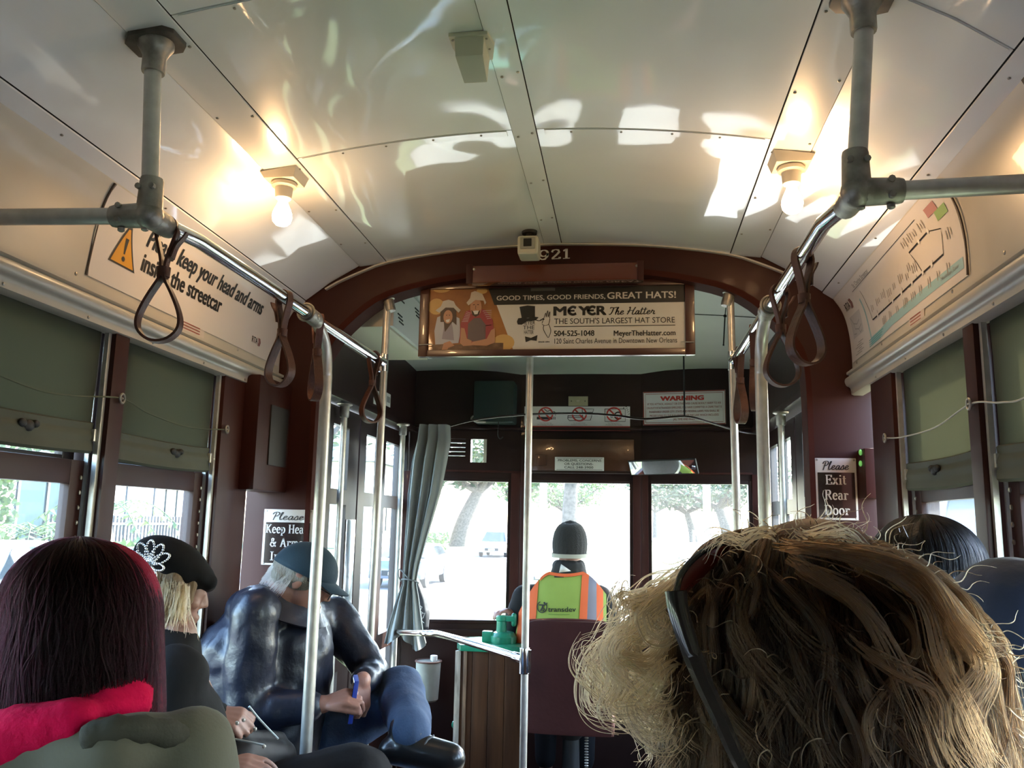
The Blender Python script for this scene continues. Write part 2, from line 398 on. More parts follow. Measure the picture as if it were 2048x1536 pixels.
bays = [(a + 0.044, b - 0.044) for a, b in zip(POSTS, POSTS[1:])] + [(1.999, 2.50)]
nwin = 0
for side in (-1, 1):
    for (y0, y1) in bays:
        nwin += 1
        vis = y0 > 1.0
        wn = thing('window_%d' % nwin, (side * 1.08, (y0 + y1) / 2, 0.735), kind='structure')
        top = 1.455 if not (side < 0 and 1.3 < y0 < 1.9) else 1.45
        xa, xb = side * 1.060, side * 1.085
        f = MB()
        fb = 0.050; ft = 0.058
        f.box(xa, xb, y0, y0 + fb, 0.735, top); f.box(xa, xb, y1 - fb, y1, 0.735, top)
        f.box(xa, xb, y0 + fb, y1 - fb, top - ft, top); f.box(xa, xb, y0 + fb, y1 - fb, 0.735, 0.79)
        f.build('lower_sash', MAROON, wn, bevel=0.003)
        MB().box(side * 1.0715, side * 1.0735, y0 + fb - 0.004, y1 - fb + 0.004, 0.785, top - ft + 0.004).build('pane', GLASS, wn)
        xa, xb = side * 1.090, side * 1.112
        f = MB(); 
        f.box(xa, xb, y0, y0 + 0.045, top - 0.03, 1.80); f.box(xa, xb, y1 - 0.045, y1, top - 0.03, 1.80)
        f.box(xa, xb, y0 + 0.045, y1 - 0.045, top - 0.03, top + 0.012); f.box(xa, xb, y0 + 0.045, y1 - 0.045, 1.76, 1.80)
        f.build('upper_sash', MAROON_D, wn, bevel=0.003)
        MB().box(side * 1.100, side * 1.102, y0 + 0.04, y1 - 0.04, top + 0.008, 1.765).build('pane', GLASS, wn)
        if vis:
            rk = MB()
            for yy in (y0 + 0.012, y1 - 0.012):
                z = 0.76
                while z < 1.42: rk.ell((side * 1.058, yy, z), (0.004, 0.004, 0.006), seg=6, rings=4); z += 0.036
            tag(rk.build('ratchet_studs', STEEL_OLD, wn), kind='stuff')
# roller blinds
def blind(side, y0, y1, zb, tab_y, label):
    t = thing('roller_blind', (side * 1.046, (y0 + y1) / 2, 1.79), label, 'blind')
    sgn = -side
    def fn(u, v):
        y = y0 + (y1 - y0) * u; z = zb + 0.055 + (1.80 - zb - 0.055) * v
        d = 0.0035 * math.sin(u * 5 + v * 2 + side) * (1 - v) + 0.002 * noise.noise(Vector((u * 3, v * 4, side * 3 + y0)))
        return (side * 1.048 + d, y, z)
    MB().sheet(fn, 26, 16, 0.0015, (side, 0, 0)).build('cloth', BLINDM, t)
    hem = [(0, .078), (.006, .074), (.004, .060), (.0035, .058), (.007, .050), (.010, .040), (.006, .030), (.009, .020), (.0095, .006), (.004, 0), (-.002, .0), (-.002, .078)]
    mb = MB(); NU = 20; n = len(hem)
    for j in range(NU + 1):
        y = y0 - 0.004 + (y1 - y0 + 0.008) * j / NU; d = 0.0035 * math.sin(j / NU * 5 + side)
        mb.v += [(side * 1.048 + d + sgn * hx, y, zb + hz - 0.006 * math.sin(PI * j / NU)) for hx, hz in hem]
    for j in range(NU):
        for i in range(n): mb.f.append((j * n + i, j * n + (i + 1) % n, (j + 1) * n + (i + 1) % n, (j + 1) * n + i))
    mb.f += [tuple(range(n)), tuple(range(NU * n, NU * n + n))]
    mb.build('hem_bar', BLINDHEM, t, smooth=40)
    c = MB(); x = side * 1.036
    for k, (dx, dz, r) in enumerate(((-0.022, 0.004, .010), (0.0, 0.0, .013), (0.02, 0.006, .009))): c.ell((x, tab_y + dx, zb + 0.042 + dz), (0.008, r * 1.25, r), seg=10, rings=6)
    c.build('pull_tab', RUBBER, t)
    for yy in (y0 - 0.002, y1 + 0.002): MB().box(side * 1.036, side * 1.05, yy - 0.005, yy + 0.005, zb + 0.03, zb + 0.06).build('end_clip', STEEL, t, bevel=0.002)
    return t
blind(-1, 1.40, 1.905, 1.468, A(55, 850, x=-1.04).y, 'olive green roller blind of the nearer left window, bottom edge clear of the sash')
blind(-1, 2.005, 2.495, 1.458, A(350, 925, x=-1.04).y, 'olive green roller blind of the left window next to the maroon wall box')
blind(1, 2.005, 2.495, 1.43, A(1873, 960, x=1.04).y, 'olive green roller blind on the right wall, the one nearer the exit sign')
blind(1, 1.40, 1.905, 1.425, 1.70, 'olive green roller blind cut off by the photo edge on the right wall')
for side in (-1, 1):  # unseen rear blinds, added to dim the daylight on the foreground
    for (y0, y1) in bays[:5]: blind(side, y0 + 0.006, y1 - 0.006, 1.28, (y0 + y1) / 2, 'unseen olive green roller blind added behind the camera to cut daylight')['group'] = 'unseen blinds added to cut daylight'
# sagging cords across the blinds with their eyes
def cord(side, pts, label, m):
    t = thing('sagging_cord', pts[0], label, 'cord')
    P = [Vector(p) for p in pts]
    MB().tube(smoothpath(P, 8), 0.0022, 6).build('rope', m, t)
    for p in (P[0], P[len(P) // 2], P[-1]):
        e = MB(); c = p + Vector((-side * 0.004, 0, 0))
        e.tube([c + Vector((0, 0.010 * math.cos(a), 0.012 * math.sin(a))) for a in [2 * PI * k / 12 for k in range(12)]], 0.003, 6, closed=True)
        e.cap(c, 0.003, c + Vector((side * 0.02, 0, -0.002)), 0.003, 8)
        e.build('eye', STEEL_OLD, t)
CORDG = M('green_cord', (0.09, 0.10, 0.065), 0.8); CORDW = M('pale_wire', (0.45, 0.44, 0.38), 0.5)
q = lambda px, py, x: tuple(A(px, py, x=x))
cord(-1, [(-1.012, 1.35, 1.625), q(60, 775, -1.02), q(150, 792, -1.02), q(242, 797, -1.012), q(300, 828, -1.02), q(380, 855, -1.02), q(452, 859, -1.012)], 'dark green cord sagging across the two left blinds', CORDG)
cord(1, [q(1772, 876, 1.012), q(1805, 874, 1.02), q(1870, 855, 1.02), q(1941, 808, 1.012), q(2000, 805, 1.02), q(2060, 790, 1.02), (1.012, 1.35, 1.625)], 'pale wire sagging across the right blinds from an eye by the exit sign', CORDW)
# ------------------------------------------------------------------ bulkhead with its arch
ARO = [(0.0, 2.326), (0.33, 2.312), (0.60, 2.276), (0.733, 2.232), (0.867, 2.165), (0.96, 2.06), (1.02, 1.94), (1.05, 1.80), (1.06, 0.0)]
ARI = [(0.0, 2.240), (0.28, 2.226), (0.482, 2.196), (0.655, 2.143), (0.785, 2.040), (0.850, 1.955), (0.878, 1.88), (0.885, 1.75), (0.885, 0.0)]
def resamp(P, n=60):
    Q = smoothpath([(x, 0, z) for x, z in P[:-1]], 10) + [Vector((P[-1][0], 0, P[-1][1]))]
    L = [0]
    for a, b in zip(Q, Q[1:]): L.append(L[-1] + (b - a).length)
    out = []
    for k in range(n + 1):
        s_ = L[-1] * k / n; i = 0
        while i < len(L) - 2 and L[i + 1] < s_: i += 1
        out.append(Q[i].lerp(Q[i + 1], (s_ - L[i]) / (L[i + 1] - L[i])))
    return out
ao = [Vector((p.x, 0, p.z)) for p in resamp(ARO)]; ai = [Vector((p.x, 0, p.z)) for p in resamp(ARI)]
wm = thing('wall_middle', (0, YB, 0), kind='structure')
def arch(o, i, y0, y1, nm, m, par, bevel=0.0):
    mb = MB()
    O = [Vector((-p.x, 0, p.z)) for p in reversed(o)][:-1] + list(o); I = [Vector((-p.x, 0, p.z)) for p in reversed(i)][:-1] + list(i); n = len(O)
    for y in (y0, y1): mb.v += [(p.x, y, p.z) for p in O] + [(p.x, y, p.z) for p in I]
    for k in range(n - 1):
        mb.f += [(k, k + 1, n + k + 1, n + k), (2 * n + k, 3 * n + k, 3 * n + k + 1, 2 * n + k + 1), (k, 2 * n + k, 2 * n + k + 1, k + 1), (n + k, n + k + 1, 3 * n + k + 1, 3 * n + k)]
    mb.f += [(0, n, 3 * n, 2 * n), (n - 1, 3 * n - 1, 4 * n - 1, 2 * n - 1)]
    return mb.build(nm, m, par, smooth=30)
oo = [Vector((p.x * 1.06 + 0.0, 0, p.z + (0.10 if p.z > 1.75 else 0))) for p in ao]
arch(oo, ai, 2.935, 3.0, 'arch_panel', MAROON, wm)
inn = [Vector((p.x - 0.018 if p.z < 2.0 else p.x * 0.983, 0, p.z - (0.020 if p.z > 1.9 else 0.0))) for p in ai]
arch(ai, inn, 2.925, 3.02, 'arch_rim', M('maroon_matt_paint', (0.050, 0.012, 0.008), 0.8, spec=0.12), wm)
out2 = [Vector((p.x, 0, p.z)) for p in ao]; out3 = [Vector((p.x * 0.996, 0, p.z - 0.005 if p.z > 1.75 else p.z)) for p in ao]
kk = [i for i, p in enumerate(ao) if p.z > 2.16]
arch(out2[:kk[-1] + 1], out3[:kk[-1] + 1], 2.918, 2.934, 'cream_bead', CREAM, wm)
# ------------------------------------------------------------------ vestibule shell
XFC, XFS, YFS = 0.34, 0.97, 4.67
def fy(x): a = abs(x); return YF if a < XFC else YF - (YF - YFS) * (a - XFC) / (XFS - XFC)
def fbox(mb, xa, xb, z0, z1, d0=0.0, d1=-0.05):
    """slab on the faceted front wall; d>0 is towards the saloon"""
    xs = [xa] + [s for s in (-XFC, XFC) if xa + 1e-4 < s < xb - 1e-4] + [xb]
    for a, b in zip(xs, xs[1:]):
        P = [(a, fy(a) - d0), (b, fy(b) - d0), (b, fy(b) - d1), (a, fy(a) - d1)]
        mb.add([(x, y, z) for z in (z0, z1) for x, y in P], [(3, 2, 1, 0), (4, 5, 6, 7), (0, 1, 5, 4), (1, 2, 6, 5), (2, 3, 7, 6), (3, 0, 4, 7)])
    return mb
wf = thing('wall_front', (0, YF, 0), kind='structure')
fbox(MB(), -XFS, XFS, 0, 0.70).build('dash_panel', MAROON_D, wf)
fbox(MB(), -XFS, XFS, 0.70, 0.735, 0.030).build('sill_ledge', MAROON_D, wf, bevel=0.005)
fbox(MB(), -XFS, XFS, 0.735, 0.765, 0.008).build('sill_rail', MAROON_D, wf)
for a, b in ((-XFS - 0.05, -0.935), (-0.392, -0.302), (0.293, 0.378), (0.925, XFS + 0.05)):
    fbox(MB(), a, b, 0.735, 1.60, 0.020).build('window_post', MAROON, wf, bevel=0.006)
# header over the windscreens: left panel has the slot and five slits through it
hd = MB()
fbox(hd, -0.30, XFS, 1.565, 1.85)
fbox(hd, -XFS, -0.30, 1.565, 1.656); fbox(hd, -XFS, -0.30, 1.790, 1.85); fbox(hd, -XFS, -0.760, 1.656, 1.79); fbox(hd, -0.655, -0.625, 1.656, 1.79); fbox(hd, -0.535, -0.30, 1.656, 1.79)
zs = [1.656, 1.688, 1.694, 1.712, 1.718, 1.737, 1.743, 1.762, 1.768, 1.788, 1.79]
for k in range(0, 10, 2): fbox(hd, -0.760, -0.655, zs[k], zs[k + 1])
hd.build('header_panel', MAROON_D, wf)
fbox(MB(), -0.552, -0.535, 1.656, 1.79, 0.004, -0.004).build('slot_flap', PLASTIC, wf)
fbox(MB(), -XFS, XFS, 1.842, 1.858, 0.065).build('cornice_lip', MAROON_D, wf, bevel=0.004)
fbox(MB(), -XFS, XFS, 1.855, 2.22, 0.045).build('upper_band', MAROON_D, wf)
for a, b in ((-0.93, -0.31), (0.33, 0.93)): fbox(MB(), a, b, 1.600, 1.612, 0.010).build('header_moulding', MAROON, wf, bevel=0.003)
for i, (a, b) in enumerate(((-0.935, -0.392), (-0.302, 0.293), (0.378, 0.925))):
    nwin += 1; wn = thing('window_%d' % nwin, ((a + b) / 2, fy((a + b) / 2), 0.765), kind='structure')
    f = MB(); e = 0.018
    fbox(f, a, a + e, 0.765, 1.565, 0.006); fbox(f, b - e, b, 0.765, 1.565, 0.006); fbox(f, a + e, b - e, 0.765, 0.785, 0.006); fbox(f, a + e, b - e, 1.548, 1.565, 0.006)
    f.build('sash', MAROON_D, wn, bevel=0.003)
    fbox(MB(), a + e - 0.003, b - e + 0.003, 0.782, 1.551, -0.020, -0.024).build('pane', GLASSF, wn)
# side doors and headers of the vestibule
for side, nm, no in ((-1, 'left', 1), (1, 'right', 2)):
    t = thing('trim_%d' % (2 + no), (side * 1.0, 3.9, 1.82), kind='structure')
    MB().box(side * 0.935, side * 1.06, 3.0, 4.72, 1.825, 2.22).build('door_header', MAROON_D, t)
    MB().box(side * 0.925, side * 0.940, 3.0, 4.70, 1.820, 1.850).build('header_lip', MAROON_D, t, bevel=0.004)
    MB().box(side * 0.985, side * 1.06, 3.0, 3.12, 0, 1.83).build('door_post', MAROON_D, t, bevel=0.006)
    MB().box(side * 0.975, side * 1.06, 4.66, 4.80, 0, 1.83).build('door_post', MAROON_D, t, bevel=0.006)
    dn = thing('door_%d' % no, (side * 1.02, 3.9, 0), kind='structure')
    XD0, XD1 = side * 1.005, side * 1.035
    for y0, y1, panes in ((3.125, 3.865, ((3.20, 3.45), (3.51, 3.72))), (3.885, 4.66, ((3.985, 4.225), (4.325, 4.615)))):
        f = MB(); ys = [y0] + [v for p in panes for v in p] + [y1]
        for a, b in zip(ys[::2], ys[1::2]): f.box(XD0, XD1, a, b, 0.0, 1.815)
        for a, b in panes:
            for z0, z1 in ((0.0, 0.42), (0.66, 0.74), (1.385, 1.452), (1.735, 1.815)): f.box(XD0, XD1, a, b, z0, z1)
        lf = f.build('door_leaf', MAROON_D, dn)
        for a, b in panes:
            for z0, z1 in ((0.42, 0.66), (0.74, 1.385), (1.452, 1.735)):
                MB().box(side * 1.018, side * 1.021, a - 0.002, b + 0.002, z0 - 0.002, z1 + 0.002).build('pane', GLASSF, lf)
        MB().box(side * 0.998, side * 1.006, ys[-2] + 0.012, ys[-1] - 0.012, 0.9, 1.32).build('edge_plate', CHROME if side < 0 else STEEL, lf, bevel=0.002)
# vestibule ceiling
def vz(x, y):
    t = max(0, min(1, (y - 3.0) / 1.74)); zr = 2.165 + 0.150 * (1 - (abs(x) / 1.06) ** 2.2)
    return 2.150 + (zr - 2.150) * math.sqrt(max(0, 1 - t ** 2.6)) + 0.003 * noise.noise(Vector((x * 3, y * 3, 9)))
vc = thing('trim_5', (0, 3.9, 2.2), kind='structure')
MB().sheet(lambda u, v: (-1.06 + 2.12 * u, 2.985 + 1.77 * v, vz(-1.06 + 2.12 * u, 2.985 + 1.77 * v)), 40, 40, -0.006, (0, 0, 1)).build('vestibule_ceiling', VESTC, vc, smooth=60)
sm = MB(); sm.tube([(x, 3.62 + 0.25 * (1 - (x / 0.95) ** 2), vz(x, 3.62 + 0.25 * (1 - (x / 0.95) ** 2)) - 0.0005) for x in [-0.95 + 1.9 * k / 30 for k in range(31)]], 0.0025, 6)
sm.build('ceiling_joint', DARK, vc)
# ------------------------------------------------------------------ grab rails
FLANGEM = M('dark_casting', (0.10, 0.09, 0.075), 0.5, metal=0.4, var=0.3, vscale=30)
RX, RZ, PR = 0.637, 1.897, 0.0165
def fitting(mb, c, dirs, r=0.025, L=0.055):
    c = Vector(c); mb.ell(c, r * 1.25, seg=14, rings=8)
    for d in dirs:
        d = Vector(d).normalized(); mb.tube([c, c + d * L * 0.92, c + d * L], [r * 1.12, r, r * 0.94], 16)
for side, nm in ((-1, 'left'), (1, 'right')):
    x = side * RX; yc = 1.45
    lab = 'steel grab rail over the left seats with drop pipe and bent pole' if side < 0 else 'steel grab rail over the right seats beside the route map'
    t = thing('grab_rail', (x, 2.38, 0), lab, 'grab rail', 'grab rails along the ceiling edges')
    xs = side * (RX + 0.022); xt = side * (RX + 0.052)
    zt = vault(xt, 1.47) - 0.006
    MB().tube([(xs, yc, RZ + 0.02), (xt, yc + 0.015, zt - 0.07)], PR, 20).build('drop_pipe', STEEL, t)
    fl = MB(); ax = Vector((side * 0.022, 0, -1)).normalized()
    fl.lathe([(0.022, -0.070), (0.023, -0.066), (0.023, -0.035), (0.030, -0.022), (0.036, -0.012), (0.036, 0.0)], (xt, yc + 0.016, zt), (0, 0, 1), 24)
    fl.build('flange_socket', STEEL_OLD, t)
    fp = MB(); P = [(xt + sx * 0.052, yc + 0.016 + sy * 0.042) for sx, sy in ((-1, -.6), (-.7, -1), (.7, -1), (1, -.6), (1, .6), (.7, 1), (-.7, 1), (-1, .6))]
    fp.prism([(px, py, vault(px, py) - 0.013) for px, py in P], (0, 0, 0.011)).build('flange_plate', FLANGEM, t, bevel=0.002)
    ft = MB(); c = Vector((xs, yc, RZ))
    fitting(ft, c, [(0, 0, 1), (side, 0, 0.0), (-side * 0.02, 1, 0)], 0.0225, 0.075)
    for d in ((0, 0, 1), (side, 0, 0)):
        d = Vector(d); o = Vector((0, -1, 0))
        for k in (-1, 1):
            pp = c + d * 0.052 + (Vector((side, 0, 0)) if d.z else Vector((0, 0, 1))) * k * 0.014 + o * 0.020; ft.lathe([(0.006, -0.004), (0.006, 0.005), (0.003, 0.006)], pp, o, 8)
    for k in (-1, 1): ft.lathe([(0.007, 0), (0.007, 0.006), (0.004, 0.008)], c + Vector((side * 0.055 * (1 if k > 0 else 0.1), 0.0, -0.024)), (0, 0, -1), 10)
    ft.build('corner_fitting', STEEL_OLD, t, smooth=45)
    MB().tube([(xs + side * 0.05, yc, RZ), (side * 1.03, yc - 0.01, RZ + 0.004)], PR, 20).build('cross_rail', STEEL, t)
    MB().tube([(xs - side * 0.004, yc + 0.05, RZ), (x, 1.6, RZ), (x, 2.93, RZ)], 0.0160, 20).build('long_rail', CHROME, t)
    cl = MB(); yk = 2.255
    cl.tube([(x, yk - 0.045, RZ), (x, yk - 0.040, RZ), (x, yk + 0.03, RZ - 0.003), (x, yk + 0.045, RZ - 0.008)], [0.019, 0.0225, 0.023, 0.020], 20)
    for k in (-1, 1): cl.lathe([(0.0075, 0), (0.0075, 0.024), (0.004, 0.026)], (x, yk, RZ), (k, 0, -0.2), 10)
    cl.tube([(x + 0.025 * math.cos(a), yk - 0.042, RZ + 0.025 * math.sin(a)) for a in [2 * PI * k / 20 for k in range(20)]], 0.003, 6, closed=True)
    cl.build('clamp', STEEL_OLD, t, smooth=45)
    bp = [(x, yk + 0.01, RZ - 0.002), (x, 2.32, RZ - 0.020), (x, 2.365, RZ - 0.05), (x, 2.390, RZ - 0.09), (x, 2.400, RZ - 0.14), (x, 2.403, RZ - 0.20), (x, 2.405, 1.3), (x, 2.405, 0.02)]
    MB().tube(smoothpath(bp, 5), 0.0172, 20).build('bent_pole', STEEL, t)
    MB().lathe([(0.05, 0), (0.05, 0.008), (0.028, 0.012), (0.024, 0.05)], (x, 2.405, 0.0), (0, 0, 1), 20).build('floor_flange', STEEL_OLD, t)
    # arch pole at the bulkhead
    t2 = thing('arch_pole', (side * 0.632, 2.965, 0), 'steel pole under the arch, %s of the advert frame' % ('left, on the louvred box side' if side < 0 else 'right, on the warning notice side'), 'pole', 'poles under the arch')
    ps = MB(); zt = 2.140
    ps.tube([(side * 0.626, 2.965, zt), (side * 0.640, 2.965, 0.0)], 0.0135, 18).build('pole', STEEL, t2)
    fl = MB().lathe([(0.018, -0.055), (0.020, -0.05), (0.020, -0.012), (0.030, -0.006), (0.030, 0.0)], (side * 0.626, 2.965, zt + 0.004), (side * 0.28, 0, 1), 18)
    fl.obox((side * 0.626, 2.965, zt + 0.006), (0.045, 0, -side * 0.012), (0, 0.014, 0), (0, 0, 0.004)); fl.build('flange', STEEL_OLD, t2)
    MB().tube([(side * 0.631, 2.965, RZ - 0.035), (side * 0.631, 2.965, RZ + 0.03)], 0.0185, 16).tube([(side * 0.633, 2.965, RZ), (side * 0.635, 2.905, RZ)], 0.0190, 16).build('tee_fitting', CHROME, t2)
def stand_pole(x, y, zt, label, x2=None):
    t = thing('stand_pole', (x, y, 0), label, 'pole', 'poles by the vestibule doors')
    MB().tube([(x, y, zt), (x2 or x, y, 0.0)], 0.0140, 18).build('pole', STEEL, t)
    MB().lathe([(0.018, -0.06), (0.021, -0.055), (0.021, -0.012), (0.034, -0.006), (0.034, 0.0)], (x, y, zt), (0, 0, 1), 18).build('flange', STEEL_OLD, t)
stand_pole(-0.968, 3.53, 1.822, 'steel pole by the left doors, the one nearer the blue cap')
stand_pole(-0.905, 4.28, 1.822, 'steel pole by the left doors that the tied grey curtain hugs')
stand_pole(0.930, 3.78, 1.822, 'steel pole by the right doors, standing alone beside the exit sign wall')
# driver's stanchion with the low bent rail
SX, SY = -0.106, 3.13
t = thing('stanchion', (SX, SY, 0), 'steel stanchion in front of the driver, with low bent rail to the curtain', 'pole')
zs_ = vz(SX, SY)
MB().tube([(SX + 0.002, SY, zs_), (SX, SY, 0)], 0.0135, 18).build('pole', STEEL, t)
MB().lathe([(0.03, -0.012), (0.034, 0)], (SX, SY, zs_), (0, 0, 1), 18).build('flange', STEEL_OLD, t)
rl = [(SX, SY, 0.835), (-0.30, 3.37, 0.840), (-0.53, 3.64, 0.843), (-0.60, 3.70, 0.838), (-0.66, 3.78, 0.828), (-0.905, 4.27, 0.765)]
MB().tube(smoothpath(rl, 5), 0.0140, 18).build('low_rail', CHROME, t)
MB().tube([(SX, SY, 0.785), (SX, SY, 0.875)], 0.0185, 18).tube([(SX - 0.005, SY + 0.006, 0.835), (SX - 0.045, SY + 0.055, 0.836)], 0.0180, 16).box(SX + 0.012, SX + 0.024, SY - 0.018, SY + 0.006, 0.79, 0.87).build('clamp', CHROME, t, bevel=0.002)
# ------------------------------------------------------------------ leather hand straps
def make_strap(label):
    t = thing('hand_strap', (0, 0, 0), label, 'hand strap', 'leather straps on the grab rails')
    # path in local xz hanging from the rail axis at the origin; band width along y
    half = [(0.004, -0.100), (0.006, -0.112), (0.020, -0.138), (0.034, -0.168), (0.041, -0.193), (0.038, -0.214), (0.022, -0.231), (0, -0.237)]
    neck = [(0.019, 0.004), (0.0205, -0.012), (0.013, -0.040), (0.006, -0.068), (0.004, -0.085)]
    top = [(0.019 * math.cos(a), 0.019 * math.sin(a)) for a in [PI - PI * k / 10 for k in range(11)]]
    right = top[6:] + neck[1:] + half; P = [(-x, z) for x, z in reversed(right)] ; left = [(-x, z) for x, z in top[:6]][0:0]
    loop = right + [(-x, z) for x, z in reversed(half[:-1])] + [(-x, z) for x, z in reversed(neck[1:])] + [(-0.019, 0.004)] + top[1:6]
    Q = smoothpath([(x, 0, z) for x, z in loop], 3, closed=True); n = len(Q); W, TH = 0.0125, 0.0026
    mb = MB()
    for i, p in enumerate(Q):
        d = Q[(i + 1) % n] - Q[i - 1]; d.normalize(); nn = Vector((d.z, 0, -d.x)); ww = W * (0.8 if p.z > -0.1 else 1.0)
        for sx, sy in ((-1, -1), (1, -1), (1.25, 0), (1, 1), (-1, 1)): mb.v.append(p + nn * TH * sx + Vector((0, ww * sy, 0)))
    for i in range(n):
        j = (i + 1) % n
        for k in range(5): mb.f.append((i * 5 + k, i * 5 + (k + 1) % 5, j * 5 + (k + 1) % 5, j * 5 + k))
    mb.build('strap_loop', LEATHER, t, smooth=50)
    kp = MB(); kp.tube([(0.0, 0, -0.085), (0, 0, -0.105)], [0.0135, 0.0125], 14)
    kp.build('keeper', LEATHER, t)
    e = MB()
    for k in (-1, 1):
        pth = smoothpath([(0.012 * k, 0.0, -0.066), (0.018 * k, 0.003, -0.040), (0.030 * k, 0.004, -0.022), (0.036 * k, 0.004, -0.010)], 3)
        if k < 0: continue
        for i, p in enumerate(pth):
            ww = 0.011 * (1 - 0.4 * i / len(pth))
            e.v += [p + Vector((0, -ww, 0)), p + Vector((0, ww, 0)), p + Vector((0.004, ww, 0)), p + Vector((0.004, -ww, 0))]
        for i in range(len(pth) - 1):
            for q in range(4): e.f.append((i * 4 + q, i * 4 + (q + 1) % 4, i * 4 + 4 + (q + 1) % 4, i * 4 + 4 + q))
        m_ = len(pth) * 4; e.f += [(0, 1, 2, 3), (m_ - 4, m_ - 3, m_ - 2, m_ - 1)]
    e.build('strap_tail', LEATHER, t)
    return t
st0 = make_strap('leather hand strap by the left corner fitting, over the yellow warning triangle')
st0.location = (-RX - 0.020, 1.515, RZ); st0.rotation_euler = (0, 0, math.radians(12))
for (sx, y, rz, lb) in ((-1, 2.06, 158, 'leather hand strap left, just before the rail clamp and the printed logo'), (-1, 2.315, 125, 'leather hand strap left, half hidden behind the bent pole'),
                        (-1, 2.86, 55, 'leather hand strap left, next to the arch pole'), (1, 1.80, 28, 'leather hand strap right, nearest on the polished rail by the route map'),
                        (1, 2.08, 12, 'leather hand strap right, just before the rail clamp'), (1, 2.52, 75, 'leather hand strap right, behind the bent pole, thin edge view'),
                        (1, 2.84, 100, 'leather hand strap right, next to the arch pole by the warning notice')):
    dup(st0, (sx * RX, y, RZ), math.radians(rz), lb)
# ------------------------------------------------------------------ ceiling lamps
BULBM = bpy.data.materials.new('lit_bulb'); BULBM.use_nodes = True
_t = BULBM.node_tree; _t.nodes.clear(); _e = _t.nodes.new('ShaderNodeEmission'); _e.inputs[0].default_value = (1.0, 0.60, 0.28, 1); _e.inputs[1].default_value = BULB
_o = _t.nodes.new('ShaderNodeOutputMaterial'); _t.links.new(_e.outputs[0], _o.inputs[0])
PORC = M('lamp_plastic', (0.60, 0.55, 0.45), 0.45)
for side in (-1, 1):
    x, y = side * 0.688, 2.125 + (0.02 if side > 0 else 0)
    zt = vault(x, y) - 0.004
    t = thing('ceiling_lamp', (x, y, zt), 'bare lit bulb in a pale ceiling socket, ' + ('the left one of the two' if side < 0 else 'the right one of the two'), 'lamp', 'bare ceiling bulbs')
    b = MB(); n = 8
    P = [(-0.052, -0.048), (0.052, -0.048), (0.052, 0.048), (-0.052, 0.048)]; Q = [(-0.043, -0.040), (0.043, -0.040), (0.043, 0.040), (-0.043, 0.040)]
    zb = zt - 0.024
    b.add([(x + px, y + py, vault(x + px, y + py) - 0.003) for px, py in P] + [(x + px * 1.0, y + py, zb) for px, py in Q], [(0, 1, 2, 3), (7, 6, 5, 4)] + [(k, (k + 1) % 4, 4 + (k + 1) % 4, 4 + k) for k in range(4)])
    b.build('base_box', PORC, t, bevel=0.002)
    MB().lathe([(0.032, 0.0), (0.034, -0.003), (0.034, -0.012), (0.025, -0.016), (0.0235, -0.034), (0.022, -0.046), (0.020, -0.048)], (x, y, zb), (0, 0, 1), 24).build('socket', PORC, t)
    MB().lathe([(0.0125, 0.004), (0.0125, -0.006), (0.015, -0.016), (0.0225, -0.032), (0.0265, -0.044), (0.0275, -0.054), (0.0245, -0.067), (0.016, -0.076), (0.006, -0.0795), (0.0, -0.080)], (x, y, zb - 0.047), (0, 0, 1), 24).build('bulb', BULBM, t)
# ------------------------------------------------------------------ things on the ceiling and the arch
x0, y0 = -0.066, 1.655
t = thing('ceiling_box', (x0, y0, vault(x0, y0)), 'cream plastic box screwed to the ceiling beside the middle strip', 'box')
zt = vault(x0, y0) - 0.001
MB().prism([(x0 - 0.044, y0 - 0.055, zt), (x0 + 0.040, y0 - 0.055, zt), (x0 + 0.048, y0 - 0.01, zt), (x0 + 0.036, y0 + 0.045, zt), (x0 - 0.036, y0 + 0.045, zt), (x0 - 0.044, y0 - 0.01, zt)], (0, 0, -0.009)).build('base_plate', PLASTIC, t, bevel=0.002)
b = MB(); b.add([(x0 - 0.032, y0 - 0.05, zt - 0.008), (x0 + 0.032, y0 - 0.05, zt - 0.008), (x0 + 0.030, y0 + 0.04, zt - 0.008), (x0 - 0.030, y0 + 0.04, zt - 0.008),
                 (x0 - 0.030, y0 - 0.046, zt - 0.050), (x0 + 0.030, y0 - 0.046, zt - 0.050), (x0 + 0.026, y0 + 0.038, zt - 0.066), (x0 - 0.026, y0 + 0.038, zt - 0.066)],
                [(0, 1, 2, 3), (7, 6, 5, 4), (0, 1, 5, 4), (1, 2, 6, 5), (2, 3, 7, 6), (3, 0, 4, 7)])
b.build('cover', PLASTIC, t, bevel=0.003)
s_ = MB()
for px, py in ((-0.038, -0.04), (0.036, -0.04), (0.036, 0.0)): s_.ell((x0 + px, y0 + py, zt - 0.010), (0.003, 0.003, 0.0015), seg=8, rings=4)
tag(s_.build('screws', STEEL_OLD, t), kind='stuff')
cx_, cy_ = -0.074, 2.78; cz_ = 2.268
t = thing('security_camera', (cx_, cy_, vault(cx_, cy_)), 'small cream security camera hanging from the ceiling by the car number', 'camera')
MB().box(cx_ - 0.036, cx_ + 0.036, cy_ - 0.03, cy_ + 0.06, cz_ - 0.036, cz_ + 0.030).build('housing', M('cream_housing', (0.55, 0.52, 0.42), 0.4), t, bevel=0.013, segs=3)
MB().box(cx_ - 0.026, cx_ + 0.026, cy_ - 0.036, cy_ - 0.028, cz_ - 0.020, cz_ + 0.022).build('face_plate', M('grey_plate', (0.30, 0.29, 0.25), 0.3, coat=0.3), t, bevel=0.004)
MB().box(cx_ - 0.014, cx_ + 0.014, cy_ - 0.039, cy_ - 0.034, cz_ - 0.012, cz_ + 0.016).build('lens', RUBBER, t, bevel=0.003)
